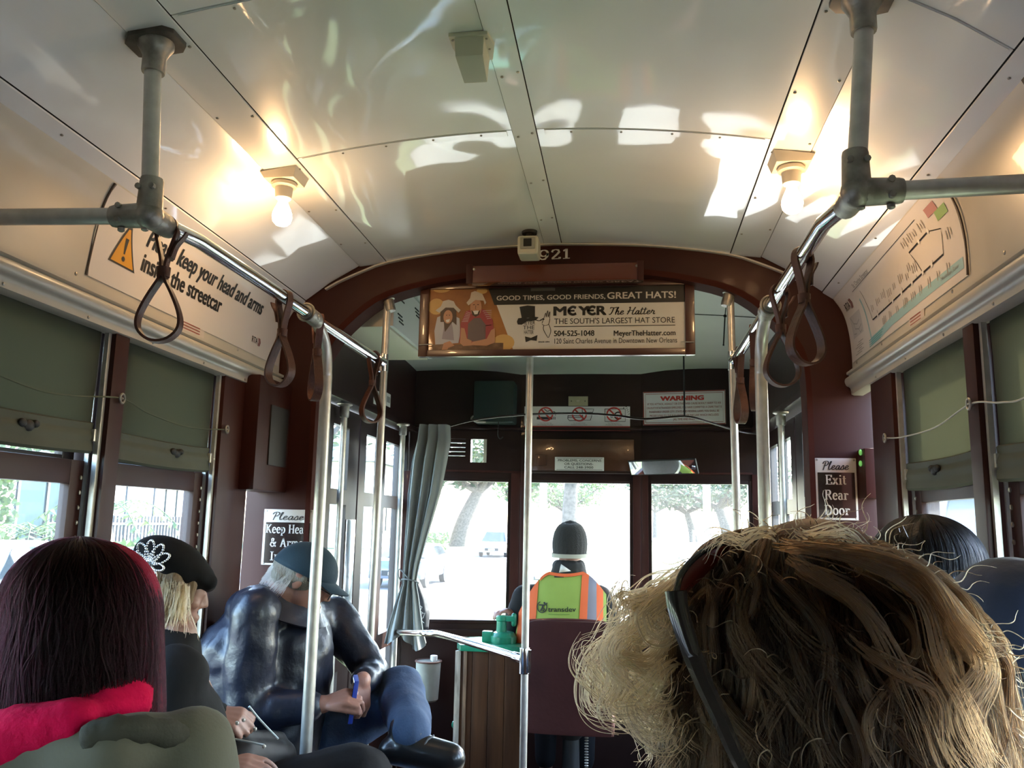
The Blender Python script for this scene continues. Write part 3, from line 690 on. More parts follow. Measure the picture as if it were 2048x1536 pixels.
MB().lathe([(0.026, -0.012), (0.028, 0)], (cx_, cy_ + 0.015, vault(cx_, cy_) + 0.001), (0, 0, 1), 18).lathe([(0.012, -0.05), (0.012, -0.01)], (cx_, cy_ + 0.015, vault(cx_, cy_)), (0, 0, 1), 12).build('mount', RUBBER, t)
# roller housing above the advert
t = thing('roller_housing', (0, 2.91, 2.16), 'long varnished maroon housing above the advert frame', 'housing')
MB().box(-0.312, 0.322, 2.885, 2.936, 2.172, 2.236).build('cover', M('maroon_gloss', (0.10, 0.026, 0.016), 0.2, coat=0.6, bump=0.12, bscale=9), t, bevel=0.008)
s_ = MB()
for xx in (-0.285, 0.298): s_.ell((xx, 2.884, 2.222), (0.005, 0.003, 0.005), seg=8, rings=5)
tag(s_.build('screws', STEEL_OLD, t), kind='stuff')
for xx in (-0.312, 0.300): MB().box(xx, xx + 0.022, 2.880, 2.886, 2.168, 2.240).build('end_strap', MAROON, t, bevel=0.002)
# white equipment box with louvres, left of the advert
t = thing('equipment_box', (-0.79, 3.4, 2.06), 'cream equipment box with louvre slots, hung behind the left of the arch', 'box')
MB().box(-0.95, -0.655, 3.07, 3.74, 2.058, 2.255).build('case', M('cream_box_paint', (0.60, 0.56, 0.44), 0.45), t, bevel=0.004)
MB().box(-0.649, -0.632, 3.075, 3.74, 2.062, 2.255).build('louvre_panel', M('pale_box_panel', (0.58, 0.58, 0.55), 0.4), t, bevel=0.003)
for yb, zb in ((3.16, 2.215), (3.16, 2.125), (3.42, 2.215)):
    for k in range(3): MB().obox((-0.631, yb + k * 0.012, zb - k * 0.013), (0.002, 0, 0), (0, 0.032, 0.0), (0, 0, 0.0025)).build('louvre_slot', DARK, t)
MB().ell((-0.631, 3.52, 2.19), (0.004, 0.012, 0.010), seg=10, rings=6).build('lock', STEEL_OLD, t)
# maroon wall box by the left pillar
t = thing('wall_box', (-1.0, 2.8, 1.40), 'maroon box on the left wall with black inset panel, under the cream moulding', 'box')
MB().box(-1.08, -0.965, 2.66, 2.932, 1.412, 1.80).build('case', MAROON, t, bevel=0.006)
MB().box(-0.966, -0.960, 2.755, 2.905, 1.50, 1.71).build('inset_panel', RUBBER, t, bevel=0.003)
# conduit box of the right pillar with two green lamps
t = thing('wall_box', (1.0, 2.9, 1.4), 'maroon relay box right of the exit sign with two green lights', 'box')
MB().box(1.022, 1.08, 2.84, 2.932, 1.42, 1.58).build('case', MAROON, t, bevel=0.004)
GRN = M('green_light', (0.25, 0.8, 0.2), 0.4, emit=0.03)
for zz in (1.575, 1.515): p = A(1721, 905 if zz > 1.54 else 927, x=1.018); MB().ell(p, (0.006, 0.007, 0.010), seg=10, rings=6).build('indicator_light', GRN, t)
# ------------------------------------------------------------------ vestibule fittings
t = thing('destination_box', (0.015, 4.74, 1.60), 'glossy brown destination roller box over the middle windscreen', 'box')
MB().box(-0.285, 0.302, 4.700, YF + 0.01, 1.606, 1.790).build('case', M('brown_gloss', (0.085, 0.035, 0.02), 0.22, coat=0.7, bump=0.25, bscale=7), t, bevel=0.008)
MB().box(-0.285, 0.302, 4.692, 4.702, 1.598, 1.612).build('lower_lip', MAROON_D, t, bevel=0.003)
MB().box(-0.25, -0.185, 4.690, 4.702, 1.64, 1.70).build('latch_plate', M('brown_latch', (0.08, 0.033, 0.02), 0.3, coat=0.4), t, bevel=0.005)
t = thing('driver_mirror', (0.45, 4.5, 1.62), 'wide rear-view mirror under the header by the middle windscreen', 'mirror')
MIR = M('mirror_glass', (0.85, 0.87, 0.88), 0.02, metal=1.0)
mc = Vector((0.447, 4.50, 1.625)); mn = Vector((-0.456, -0.778, -0.432)).normalized(); mx_ = Vector((0.863, -0.506, 0)) * 0.198; mz = mn.cross(mx_).normalized() * 0.042; my = -mn * 0.006
if mz.z < 0: mz = -mz
MB().obox(mc, mx_, my, mz).build('frame', RUBBER, t, bevel=0.004)
MB().obox(mc - my * 1.15, mx_ * 0.965, my * 0.15, mz * 0.86).build('glass', MIR, t)
MB().tube([mc + Vector((0, 0.008, 0.0)), mc + Vector((0.01, 0.12, 0.04)), mc + Vector((0.02, 0.27, 0.05))], 0.006, 8).build('arm', RUBBER, t)
GREEND = M('dark_green_paint', (0.008, 0.022, 0.017), 0.55, coat=0.0)
t = thing('green_case', (-0.47, 4.66, 1.86), 'dark green case on the front wall above the left windscreen', 'box')
g = MB(); g.box(-0.585, -0.36, 4.56, 4.72, 1.868, 2.10).build('case', GREEND, t, bevel=0.012)
MB().tube(smoothpath([(-0.585, 4.555, 1.900), (-0.590, 4.535, 1.880), (-0.56, 4.53, 1.868), (-0.51, 4.545, 1.866)], 5), 0.005, 8).build('handle', STEEL_OLD, t)
MB().tube(smoothpath([(-0.44, 4.56, 1.87), (-0.443, 4.555, 1.80), (-0.43, 4.555, 1.775), (-0.415, 4.555, 1.785)], 5), 0.003, 6).build('cable', RUBBER, t)
# curtain rail, hanger
t = thing('curtain_rail', (0.1, 4.0, 1.8), 'thin dark curved curtain rail crossing before the no smoking strip', 'curtain rail')
P = [A(893, 854, y=4.27), A(960, 838, y=4.2), A(1055, 829, y=4.1), A(1160, 827, y=4.0), A(1230, 831, y=3.95), A(1290, 838, y=3.93), A(1370, 833, y=3.95), A(1420, 845, y=4.05), A(1485, 864, y=4.25), A(1530, 868, y=4.6)]
MB().tube(smoothpath(P, 6), 0.0055, 8).build('rail', M('dark_rod', (0.03, 0.02, 0.016), 0.35, metal=0.6), t)
p = A(1369, 833, y=3.95); MB().tube([p, (p.x, p.y, vz(p.x, p.y))], 0.004, 8).build('hanger', RUBBER, t)
t = thing('hook_rod', A(1449, 632, y=3.5), 'short dark hook rod hanging from the pale vestibule ceiling', 'hook')
p = A(1450, 632, y=3.5); p2 = A(1447, 690, y=3.5); MB().tube([p, p2], 0.0028, 8).ell(p, 0.007, seg=10, rings=6).ell(p2, 0.004, seg=8, rings=6).tube([p, (p.x + 0.01, p.y + 0.02, vz(p.x, p.y))], 0.002, 6).build('rod', RUBBER, t)
# bell switch plate
t = thing('switch_plate', (-0.01, 4.73, 2.0), 'beige switch plate above the no smoking strip', 'switch')
a, b_2 = A(1137, 793, y=YF - 0.045), A(1176, 812, y=YF - 0.045); yy = YF - 0.045
MB().box(a.x, b_2.x, yy - 0.006, yy, b_2.z, a.z).build('plate', M('beige_plate', (0.40, 0.36, 0.22), 0.45), t, bevel=0.002)
MB().box((a.x + b_2.x) / 2 - 0.010, (a.x + b_2.x) / 2 + 0.010, yy - 0.014, yy - 0.004, (a.z + b_2.z) / 2 - 0.005, (a.z + b_2.z) / 2 + 0.005).build('toggle', M('beige_toggle', (0.5, 0.46, 0.33), 0.4), t, bevel=0.002)
s_ = MB(); [s_.ell((a.x + f_ * (b_2.x - a.x), yy - 0.006, (a.z + b_2.z) / 2), (0.003, 0.002, 0.003), seg=8, rings=4) for f_ in (0.15, 0.85)]
tag(s_.build('screws', DARK, t), kind='stuff')
# curtain tied to the pole
CURT = M('grey_curtain', (0.33, 0.345, 0.33), 0.8, var=0.08, vscale=6, sheen=0.2, trans=0.35)
t = thing('curtain', (-0.82, 4.22, 0.7), 'grey driver curtain tied in at its waist, left of the windscreen', 'curtain')
def curt(u, v):
    # v 0 bottom .. 1 top ; u across
    ks = [(0.0, 766, 852, 1285), (0.10, 772, 846, 1262), (0.22, 790, 838, 1200), (0.27, 803, 832, 1165), (0.33, 804, 838, 1130), (0.45, 808, 858, 1060), (0.62, 812, 880, 985), (0.78, 820, 892, 920), (0.90, 830, 898, 880), (1.0, 836, 897, 850)]
    for (a, l0, r0, q0), (b, l1, r1, q1) in zip(ks, ks[1:]):
        if v <= b: s_ = (v - a) / (b - a); L, R, Q = l0 + (l1 - l0) * s_, r0 + (r1 - r0) * s_, q0 + (q1 - q0) * s_; break
    amp = 0.030 * (0.35 + abs(v - 0.27) * 1.5)
    if v < 0.12: Q += (12 * math.sin(u * 9 + 1) + 16 * (u - 0.5)) * (0.12 - v) / 0.12
    p = A(L + (R - L) * u, Q, y=4.20)
    ph = u * 2 * PI * 3.3
    p.y += amp * math.sin(ph) + 0.012 * math.sin(ph * 2.1 + 3 * v) ; p.x += 0.010 * math.cos(ph) * amp / 0.03
    return p
MB().sheet(curt, 90, 60, 0.0022).build('cloth', CURT, t, smooth=70)
mb = MB(); c0 = A(818, 1163, y=4.2); mb.tube([(c0.x + 0.042 * math.cos(a), c0.y + 0.02 + 0.045 * math.sin(a), c0.z + 0.012 * math.cos(a + 2)) for a in [2 * PI * k / 24 for k in range(24)]], 0.004, 6, closed=True)
mb.tube(smoothpath([c0 + Vector((-0.04, -0.01, 0)), c0 + Vector((-0.05, -0.02, 0.03)), c0 + Vector((-0.045, -0.02, 0.06)), c0 + Vector((0.0, -0.03, 0.02))], 4), 0.003, 6)
mb.build('tie_cord', M('grey_cord', (0.15, 0.16, 0.16), 0.7), t)
# black bag hanging behind the curtain
t = thing('hanging_bag', A(840, 1160, y=4.55), 'black bag hanging behind the tied curtain at the windscreen', 'bag')
def bagf(u, v):
    ks = [(0, 838, 842, 1265), (0.08, 822, 856, 1258), (0.3, 815, 859, 1225), (0.6, 812, 852, 1190), (0.85, 815, 838, 1160), (1, 820, 828, 1145)]
    for (a, l0, r0, q0), (b, l1, r1, q1) in zip(ks, ks[1:]):
        if v <= b: s_ = (v - a) / (b - a); L, R, Q = l0 + (l1 - l0) * s_, r0 + (r1 - r0) * s_, q0 + (q1 - q0) * s_; break
    c = A((L + R) / 2, Q, y=4.52); w_ = (R - L) / 2 / 1680 * 4.55; a = 2 * PI * u
    return (c.x + w_ * math.cos(a) * (1 + 0.06 * math.sin(5 * a)), c.y + 0.7 * w_ * math.sin(a), c.z)
BAGM = M('black_bag_cloth', (0.018, 0.020, 0.026), 0.6, bump=0.3, bscale=30)
MB().grid(bagf, 28, 24).build('sack', BAGM, t, weld=True, smooth=70)
q_ = Vector(bagf(0, 1)); MB().tube([q_, (q_.x - .01, 4.60, q_.z + .12), (q_.x - .02, 4.665, q_.z + .17)], .004, 6).build('drawstring', BAGM, t)
mk = MB(); fnb = lambda u, v: (lambda q: (q.x, q.y, q.z))(A(836 + u, 1240 + v * -1, y=4.462))
for st in ([(2, 30), (8, 26), (4, 18), (10, 14)], [(6, 12), (14, 14), (10, 4), (4, 2), (12, -6)], [(-2, 24), (0, 20)]): put_stroke(mk, st, fnb, 1.1)
mk.build('scrawled_mark', WHITEP, t)
# controller cabinet with its green top and handle
GREEN = M('green_enamel', (0.015, 0.22, 0.115), 0.35, coat=0.35, var=0.2, vscale=20)
t = thing('controller', (-0.39, 4.2, 0), 'wooden controller cabinet with green top and handle beside the driver seat', 'controller')
cw = MB(); X0, X1, Y0, Y1 = -0.545, -0.235, 4.08, 4.36
for k in range(4):
    a = X0 + (X1 - X0) * k / 4; MB().box(a + 0.001, a + (X1 - X0) / 4 - 0.001, Y0, Y0 + 0.018, 0, 0.715).build('front_board', WOOD, t, bevel=0.002)
MB().box(X0, X1, Y0 + 0.018, Y1, 0, 0.715).build('case', WOOD, t, bevel=0.003)
MB().box(X0 - 0.004, X0 + 0.022, Y0 - 0.008, Y0 + 0.004, 0, 0.715).build('edge_strip', M('scuffed_strip', (0.40, 0.33, 0.25), 0.4, var=0.4, vscale=12, stretch=(4, 4, 0.7)), t, bevel=0.002)
MB().box(X0 + 0.036, X0 + 0.052, Y0 - 0.008, Y0 + 0.002, 0, 0.715).build('edge_strip', M('brown_strip', (0.20, 0.12, 0.07), 0.4, var=0.4, vscale=12, stretch=(4, 4, 0.7)), t, bevel=0.002)
tp = [(X0 - 0.01, Y0 + 0.06), (X0 + 0.02, Y0 - 0.015), (X1 + 0.01, Y0 - 0.015), (X1 + 0.01, Y1 + 0.01), (X0 + 0.06, Y1 + 0.01), (X0 + 0.0, Y1 - 0.04)]
MB().prism([(x, y, 0.715) for x, y in tp], (0, 0, 0.030)).build('green_top', GREEN, t, bevel=0.006)
hx, hy = -0.335, 4.19
h = MB(); h.lathe([(0.062, 0), (0.064, 0.006), (0.064, 0.030), (0.056, 0.036), (0.050, 0.048), (0.040, 0.052)], (hx, hy, 0.745), (0, 0, 1), 24)
h.lathe([(0.026, 0.05), (0.024, 0.10), (0.028, 0.105), (0.028, 0.122), (0.020, 0.128)], (hx - 0.012, hy, 0.745), (0, 0, 1), 18); h.build('controller_head', GREEN, t)
MB().box(hx - 0.035, hx + 0.055, hy - 0.016, hy + 0.016, 0.846, 0.872).build('handle_arm', GREEN, t, bevel=0.006)
MB().cap((hx + 0.048, hy, 0.872), 0.014, (hx + 0.048, hy, 0.835), 0.013).build('handle_knob', GREEN, t)
MB().box(hx - 0.105, hx - 0.055, hy - 0.02, hy + 0.02, 0.745, 0.797).build('reverser_block', GREEN, t, bevel=0.006)
kn = A(907, 1449, y=4.15); MB().lathe([(0.010, 0), (0.016, 0.008), (0.016, 0.02), (0.008, 0.024)], (X0 - 0.002, 4.15, kn.z), (-1, 0, 0), 12).build('side_knob', GREEN, t)
# cup bag with bottle, outlet plate
t = thing('litter_bag', (-0.80, 4.62, 0.38), 'pale cloth litter bag hung on the dash by a brown rim', 'bag')
bc = A(857, 1322, y=4.60)
MB().lathe([(0.048, -0.205), (0.058, -0.195), (0.062, -0.12), (0.066, -0.03), (0.067, 0)], bc, (0.0, 0, 1), 24).build('cloth', M('pale_bag_cloth', (0.24, 0.245, 0.215), 0.8, var=0.1, vscale=12, bump=0.5, bscale=12), t)
MB().tube([(bc.x + 0.068 * math.cos(a), bc.y + 0.068 * math.sin(a), bc.z) for a in [2 * PI * k / 24 for k in range(24)]], 0.005, 8, closed=True).build('rim', M('brown_rim', (0.10, 0.05, 0.04), 0.5), t)
t = thing('water_bottle', (bc.x + 0.03, bc.y - 0.005, bc.z - 0.19), 'clear bottle with white cap standing in the litter bag', 'bottle')
MB().lathe([(0.026, 0.0), (0.028, 0.01), (0.028, 0.15), (0.014, 0.185), (0.012, 0.198)], (bc.x + 0.03, bc.y - 0.005, bc.z - 0.19), (0, 0, 1), 18).build('bottle', M('clear_plastic', (0.55, 0.58, 0.6), 0.15), t)
MB().lathe([(0.018, 0.197), (0.019, 0.2), (0.019, 0.220), (0.016, 0.222)], (bc.x + 0.03, bc.y - 0.005, bc.z - 0.19), (0, 0, 1), 18).build('cap', M('white_cap', (0.7, 0.72, 0.74), 0.4), t)
t = thing('outlet_plate', (-0.57, 4.7, 0.64), 'grey round-cornered socket plate on the dash left of the controller', 'socket')
a, b_2 = A(918, 1267, y=4.745), A(959, 1283, y=4.745)
MB().box(a.x, b_2.x, 4.722, 4.73 + 0.02, b_2.z - 0.02, a.z).build('plate', M('grey_plate_metal', (0.30, 0.28, 0.26), 0.4, metal=0.5), t, bevel=0.006)
MB().lathe([(0.014, 0), (0.014, 0.006), (0.009, 0.008)], ((a.x + b_2.x) / 2, 4.723, (a.z + b_2.z) / 2 - 0.005), (0, -1, 0), 14).build('socket', RUBBER, t)
a = A(776, 795, x=-0.934)
for k, (p0, p1, lb) in enumerate((((748, 778), (757, 812), 'small white label on the left door header, nearer'), ((773, 785), (780, 815), 'small white label on the left door header, behind the arch pole'))):
    a, b_2 = A(*p0, x=-0.9345), A(*p1, x=-0.9345)
    t = thing('door_label', a, lb, 'label'); MB().box(-0.9350, -0.9335, a.y, b_2.y, b_2.z, a.z).build('card', WHITEP, t)
    MB().box(-0.9338, -0.9330, a.y + 0.01, b_2.y - 0.01, b_2.z + 0.02, b_2.z + 0.05).build('print', GREYP, t)
# driver's seat
SEATM = M('maroon_vinyl', (0.040, 0.010, 0.009), 0.65, spec=0.2, var=0.12, vscale=8, bump=0.1, bscale=60)
t = thing('driver_chair', (0, 4.1, 0), 'maroon high-backed driver chair on a pedestal', 'chair')
def sb(u, v):
    x = -0.208 + 0.400 * u; z = 0.375 + 0.500 * v
    e = max(abs(u - 0.5) * 2, 0) ** 8 * max(0, v - 0.9) * 10
    return (x, 4.045 + 0.015 * (2 * u - 1) ** 2 + 0.01 * v, z - 0.020 * e)
MB().sheet(sb, 20, 20, -0.045, (0, -1, 0)).build('backrest', SEATM, t, bevel=0.008)
MB().tube(smoothpath([(-0.2, 4.05, 0.868), (-0.1, 4.045, 0.877), (0, 4.043, 0.879), (0.1, 4.045, 0.877), (0.185, 4.05, 0.867)], 4), 0.006, 8).build('piping', M('maroon_piping', (0.09, 0.03, 0.03), 0.25, coat=0.4), t)
MB().box(-0.215, 0.20, 4.07, 4.47, 0.36, 0.43).build('seat_cushion', SEATM, t, bevel=0.02)
MB().lathe([(0.16, 0), (0.16, 0.02), (0.045, 0.05), (0.040, 0.30), (0.10, 0.36)], (-0.01, 4.27, 0), (0, 0, 1), 20).build('pedestal', RUBBER, t)
zp = MB()
for k in range(16): zp.ell((0.075, 4.05, 0.36 - k * 0.012), (0.010, 0.006, 0.004), seg=8, rings=4)
tag(zp.build('pedestal_chain', STEEL_OLD, t), kind='stuff')
# ------------------------------------------------------------------ lettering
# serif capitals and small letters as pen strokes on a grid: x width, y 0..1 cap height (x-height .68)
def arc(cx, cy, rx, ry, a0, a1, n=12): return [(cx + rx * math.cos(math.radians(a0 + (a1 - a0) * k / n)), cy + ry * math.sin(math.radians(a0 + (a1 - a0) * k / n))) for k in range(n + 1)]
SER = {
 'E': (.72, [[(.16, 0), (.16, 1)], [(0, .97), (.68, .97)], [(.66, 1), (.66, .76)], [(.2, .52), (.5, .52)], [(.5, .64), (.5, .40)], [(0, .03), (.7, .03)], [(.68, .0), (.68, .26)]]),
 'x': (.66, [[(.1, .66), (.54, .02)], [(.52, .66), (.10, .02)], [(0, .65), (.26, .65)], [(.4, .65), (.62, .65)], [(0, .03), (.22, .03)], [(.38, .03), (.64, .03)]]),
 'i': (.34, [[(.17, .02), (.17, .66)], [(.02, .64), (.2, .64)], [(0, .03), (.34, .03)], [(.17, .84), (.17, .98)]]),
 't': (.42, [[(.18, .9), (.18, .14), (.24, .04), (.4, .08)], [(.02, .64), (.38, .64)]]),
 'R': (.80, [[(.16, 0), (.16, 1)], [(0, .97), (.42, .97)] + arc(.42, .74, .22, .23, 90, -90) + [(.2, .51)], [(.42, .5), (.70, .02)], [(0, .03), (.32, .03)], [(.60, .03), (.80, .03)]]),
 'e': (.58, [[(.1, .38), (.5, .38)], arc(.31, .34, .22, .33, 5, 320, 20)]),
 'a': (.60, [[(.08, .54), (.2, .66), (.38, .62), (.42, .5), (.42, .08), (.58, .04)], arc(.27, .20, .19, .19, 60, 330, 16), [(.24, .38), (.42, .42)]]),
 'r': (.50, [[(.16, .02), (.16, .66)], [(0, .64), (.18, .64)], [(0, .03), (.32, .03)], [(.18, .48), (.30, .64), (.46, .60), (.46, .50)]]),
 'D': (.84, [[(.16, 0), (.16, 1)], [(0, .97), (.38, .97)] + arc(.38, .5, .36, .47, 90, -90, 16) + [(0, .03)]]),
 'o': (.62, [arc(.31, .34, .23, .32, 0, 360, 24)]),
 'K': (.84, [[(.16, 0), (.16, 1)], [(0, .97), (.32, .97)], [(0, .03), (.32, .03)], [(.66, .97), (.2, .42)], [(.34, .58), (.70, .02)], [(.52, .97), (.80, .97)], [(.56, .03), (.84, .03)]]),
 'p': (.64, [[(.16, -.26), (.16, .66)], [(0, .64), (.18, .64)], [(0, -.25), (.32, -.25)], arc(.33, .34, .23, .32, 160, -160, 18)]),
 'H': (.88, [[(.16, 0), (.16, 1)], [(.70, 0), (.70, 1)], [(0, .97), (.32, .97)], [(0, .03), (.32, .03)], [(.54, .97), (.86, .97)], [(.54, .03), (.86, .03)], [(.16, .5), (.7, .5)]]),
 'd': (.66, [[(.48, 1), (.48, .02)], [(.34, .98), (.5, .98)], [(.48, .03), (.64, .03)], arc(.29, .34, .22, .32, 20, 340, 18)]),
 '&': (.84, [[(.76, .02), (.22, .70), (.22, .88), (.34, .98), (.48, .9), (.46, .74), (.14, .44), (.06, .24), (.2, .04), (.42, .04), (.62, .22), (.70, .5)], [(.56, .52), (.82, .52)]]),
 'A': (.84, [[(.12, .02), (.42, 1)], [(.40, 1), (.70, .02)], [(.22, .34), (.58, .34)], [(0, .03), (.24, .03)], [(.54, .03), (.84, .03)]]),
 'm': (.98, [[(.16, .02), (.16, .66)], [(0, .64), (.18, .64)], [(.18, .5), (.3, .64), (.44, .62), (.49, .5), (.49, .02)], [(.51, .5), (.62, .64), (.76, .62), (.81, .5), (.81, .02)], [(.02, .03), (.3, .03)], [(.37, .03), (.61, .03)], [(.7, .03), (.96, .03)]]),
 's': (.50, [[(.40, .46), (.40, .60), (.26, .66), (.11, .60), (.1, .46), (.40, .24), (.41, .10), (.26, .02), (.10, .08), (.08, .22)]]),
 'I': (.38, [[(.18, 0), (.18, 1)], [(0, .97), (.36, .97)], [(0, .03), (.36, .03)]]),
 'n': (.68, [[(.16, .02), (.16, .66)], [(0, .64), (.18, .64)], [(.18, .5), (.32, .64), (.46, .62), (.51, .5), (.51, .02)], [(.02, .03), (.3, .03)], [(.38, .03), (.66, .03)]]),
 '9': (.66, [arc(.32, .66, .24, .31, 0, 360, 24), [(.56, .66), (.54, .34), (.40, .06), (.22, .03), (.10, .14)]]),
 '2': (.66, [[(.10, .72), (.14, .90), (.32, .98), (.50, .90), (.53, .72), (.40, .48), (.10, .06)], [(.08, .04), (.58, .04)], [(.57, .02), (.57, .2)]]),
 '1': (.50, [[(.25, .02), (.25, 1)], [(.06, .80), (.25, .96)], [(.04, .03), (.46, .03)]]),
 ' ': (.36, [])}
def put_serif(mb, txt, fn, x0, y0, h, w=None, align='C', thick=.17, thin=.075):
    tot = sum(SER[c][0] + .07 for c in txt) - .07; kx = (w / tot) if w else h * 0.92; x = x0 - (tot * kx / 2 if align == 'C' else 0)
    for c in txt:
        adv, st = SER[c]
        for s_ in st: put_stroke(mb, [(x + p[0] * kx, y0 + p[1] * h) for p in s_], fn, thick * (kx + h) / 2, thin * h)
        x += (adv + .07) * kx
# brush script letters (y 0..1, x-height .5), drawn upright and slanted
SCR = {
 'P': (.62, [[(.30, .95), (.16, -.05)], [(.02, .72), (.14, .98), (.44, 1.02), (.56, .80), (.42, .52), (.22, .50)]]),
 'l': (.30, [[(.02, .25), (.20, .90), (.18, 1.0), (.10, .86), (.06, .18), (.12, .02), (.30, .14)]]),
 'e': (.42, [[(.02, .18), (.26, .32), (.30, .46), (.20, .52), (.08, .36), (.06, .14), (.18, .02), (.42, .16)]]),
 'a': (.48, [[(.34, .46), (.20, .52), (.06, .30), (.06, .08), (.16, .02), (.30, .22), (.36, .50), (.32, .10), (.40, .02), (.50, .14)]]),
 's': (.40, [[(.0, .12), (.22, .54), (.30, .30), (.26, .06), (.10, .02), (.04, .14)], [(.26, .06), (.42, .14)]]),
 'T': (.66, [[(.04, .84), (.14, 1.0), (.40, .94), (.72, 1.02)], [(.42, .96), (.30, .30), (.16, .02), (.04, .10)]]),
 'h': (.50, [[(.02, .22), (.22, .92), (.16, 1.0), (.10, .70), (.06, .0)], [(.07, .28), (.24, .52), (.32, .38), (.28, .06), (.38, .02), (.50, .16)]]),
 'H': (.84, [[(.10, .92), (.22, 1.0), (.20, .50), (.04, .0)], [(.76, 1.0), (.60, .50), (.56, .06), (.70, .0), (.84, .14)], [(.02, .40), (.30, .54), (.66, .48)]]),
 't': (.34, [[(.16, .92), (.08, .20), (.14, .02), (.34, .14)], [(.0, .66), (.34, .70)]]),
 'r': (.40, [[(.02, .18), (.12, .56), (.16, .46), (.32, .44), (.28, .12), (.36, .02), (.46, .12)]]), ' ': (.30, [])}
def put_script(mb, txt, fn, x0, y0, h, w, slant=.22, thick=.11, thin=.05):
    tot = sum(SCR[c][0] for c in txt); kx = w / tot; x = x0
    for c in txt:
        adv, st = SCR[c]
        for s_ in st: put_stroke(mb, [(x + p[0] * kx + p[1] * h * slant, y0 + p[1] * h) for p in s_], fn, thick * h, thin * h, smooth=True)
        x += adv * kx
def put_rows(mb, poly, fn, n=10):
    """convex flat shape cut into level bands so that it follows a curved face"""
    ys = [p[1] for p in poly]; y0, y1 = min(ys), max(ys); rows = []
    for i in range(n + 1):
        y = y0 + (y1 - y0) * min(max(i / n, 1e-4), 1 - 1e-4); xs = []
        for a, b in zip(poly, list(poly[1:]) + [poly[0]]):
            if (a[1] - y) * (b[1] - y) <= 0 and abs(a[1] - b[1]) > 1e-9: xs.append(a[0] + (b[0] - a[0]) * (y - a[1]) / (b[1] - a[1]))
        rows.append((min(xs), max(xs), y))
    mb.add([fn(x, y) for a, b, y in rows for x in (a, (a + b) / 2, b)], [f for i in range(n) for f in ((3 * i, 3 * i + 1, 3 * i + 4, 3 * i + 3), (3 * i + 1, 3 * i + 2, 3 * i + 5, 3 * i + 4))])
def plane_fn(o, ux, uy, off): return lambda u, v: o + ux * u + uy * v + off
# enamel notices on the bulkhead
SIGNW = M('sign_white', (0.60, 0.57, 0.52), 0.25, coat=0.4); SIGNB = M('sign_black', (0.022, 0.014, 0.012), 0.22, coat=0.5)
def notice(label, x0, x1, z0, z1, head, lines, yf=2.934):
    t = thing('notice', ((x0 + x1) / 2, yf, z0), label, 'sign')
    W, H = x1 - x0, z1 - z0
    pl = MB().box(x0, x1, yf - 0.004, yf, z0, z1).build('plate', SIGNW, t, bevel=0.002)
    f1 = lambda u, v: (x0 + u * W, yf - 0.0046, z0 + v * H)
    MB().add([f1(.05, .035), f1(.95, .035), f1(.95, .765), f1(.05, .765)], [(0, 1, 2, 3)]).build('black_panel', SIGNB, pl)
    f2 = lambda u, v: (x0 + u, yf - 0.0052, z0 + v)
    hd_ = MB(); put_script(hd_, head, f2, W * .15, H * .81, H * .135, W * .66, thick=.13, thin=.065); hd_.build('script_word', BLACKP, pl)
    n = len(lines)
    for i, (ln, fr) in enumerate(lines):
        m = MB(); put_serif(m, ln, f2, W * .49, H * (.765 - (i + .80) * .73 / n), H * .155, W * fr); m.build('serif_word', WHITEP, pl)
    s_ = MB(); [s_.ell((x0 + W * a, yf - 0.004, z0 + H * b), (.004, .002, .004), seg=8, rings=4) for a in (.05, .95) for b in (.03, .97)]
    tag(s_.build('screws', STEEL_OLD, t), kind='stuff')
a, b_2 = A(1629, 916, y=2.934), A(1717, 1041, y=2.934)
notice('enamel exit rear door notice with script heading on the right bulkhead', a.x, b_2.x, b_2.z, a.z, 'Please', [('Exit', .50), ('Rear', .56), ('Door', .60)])
a, b_2 = A(530, 1018, y=2.934), A(622, 1132, y=2.934)
notice('enamel keep head and arms inside notice on the left bulkhead behind the blue cap', a.x, b_2.x, b_2.z, a.z, 'Please', [('Keep Head', .86), ('& Arms', .66), ('Inside', .62)])
# car number on the arch
t = thing('car_number', (0.0, 2.934, 2.28), 'white car number 921 painted on the maroon arch', 'number')
n0, n1 = A(1077, 518, y=2.934), A(1141, 515, y=2.934)
m = MB(); put_serif(m, '921', lambda u, v: (n0.x + u, 2.9335, n0.z + v + u * 0.03), (n1.x - n0.x) / 2, -0.004, 0.037, n1.x - n0.x, thick=.19, thin=.08); m.build('digits', WHITEP, t)
# ------------------------------------------------------------------ advert in its maroon frame
FX0, FX1, FZ0, FZ1, FY = -0.503, 0.503, 1.918, 2.198, 2.985
t = thing('advert_frame', (0, FY, FZ0), 'framed hat shop advert hanging under the arch, wide and lit', 'advert')
FRM = M('frame_maroon', (0.060, 0.018, 0.012), 0.28, coat=0.35)
for (x0, x1, z0, z1) in ((FX0, FX0 + 0.034, FZ0, FZ1 + 0.03), (FX1 - 0.034, FX1, FZ0, FZ1 + 0.03), (FX0 + 0.034, FX1 - 0.034, FZ0, FZ0 + 0.026), (FX0 + 0.034, FX1 - 0.034, FZ1 - 0.022, FZ1)):
    MB().box(x0, x1, FY - 0.016, FY + 0.012, z0, z1).build('frame_bar', FRM, t, bevel=0.004)
for x in (FX0 + 0.017, FX1 - 0.017):
    MB().box(x - 0.012, x + 0.012, FY - 0.010, FY + 0.01, FZ1 + 0.02, vault(x, 2.9) - 0.02).build('hanger_strap', FRM, t, bevel=0.002)
    MB().tube([(x - 0.035 * (1 if x > 0 else -1), FY - 0.020, 1.964), (x + 0.012 * (1 if x > 0 else -1), FY - 0.022, 1.962)], 0.002, 6).build('retaining_wire', STEEL, t)
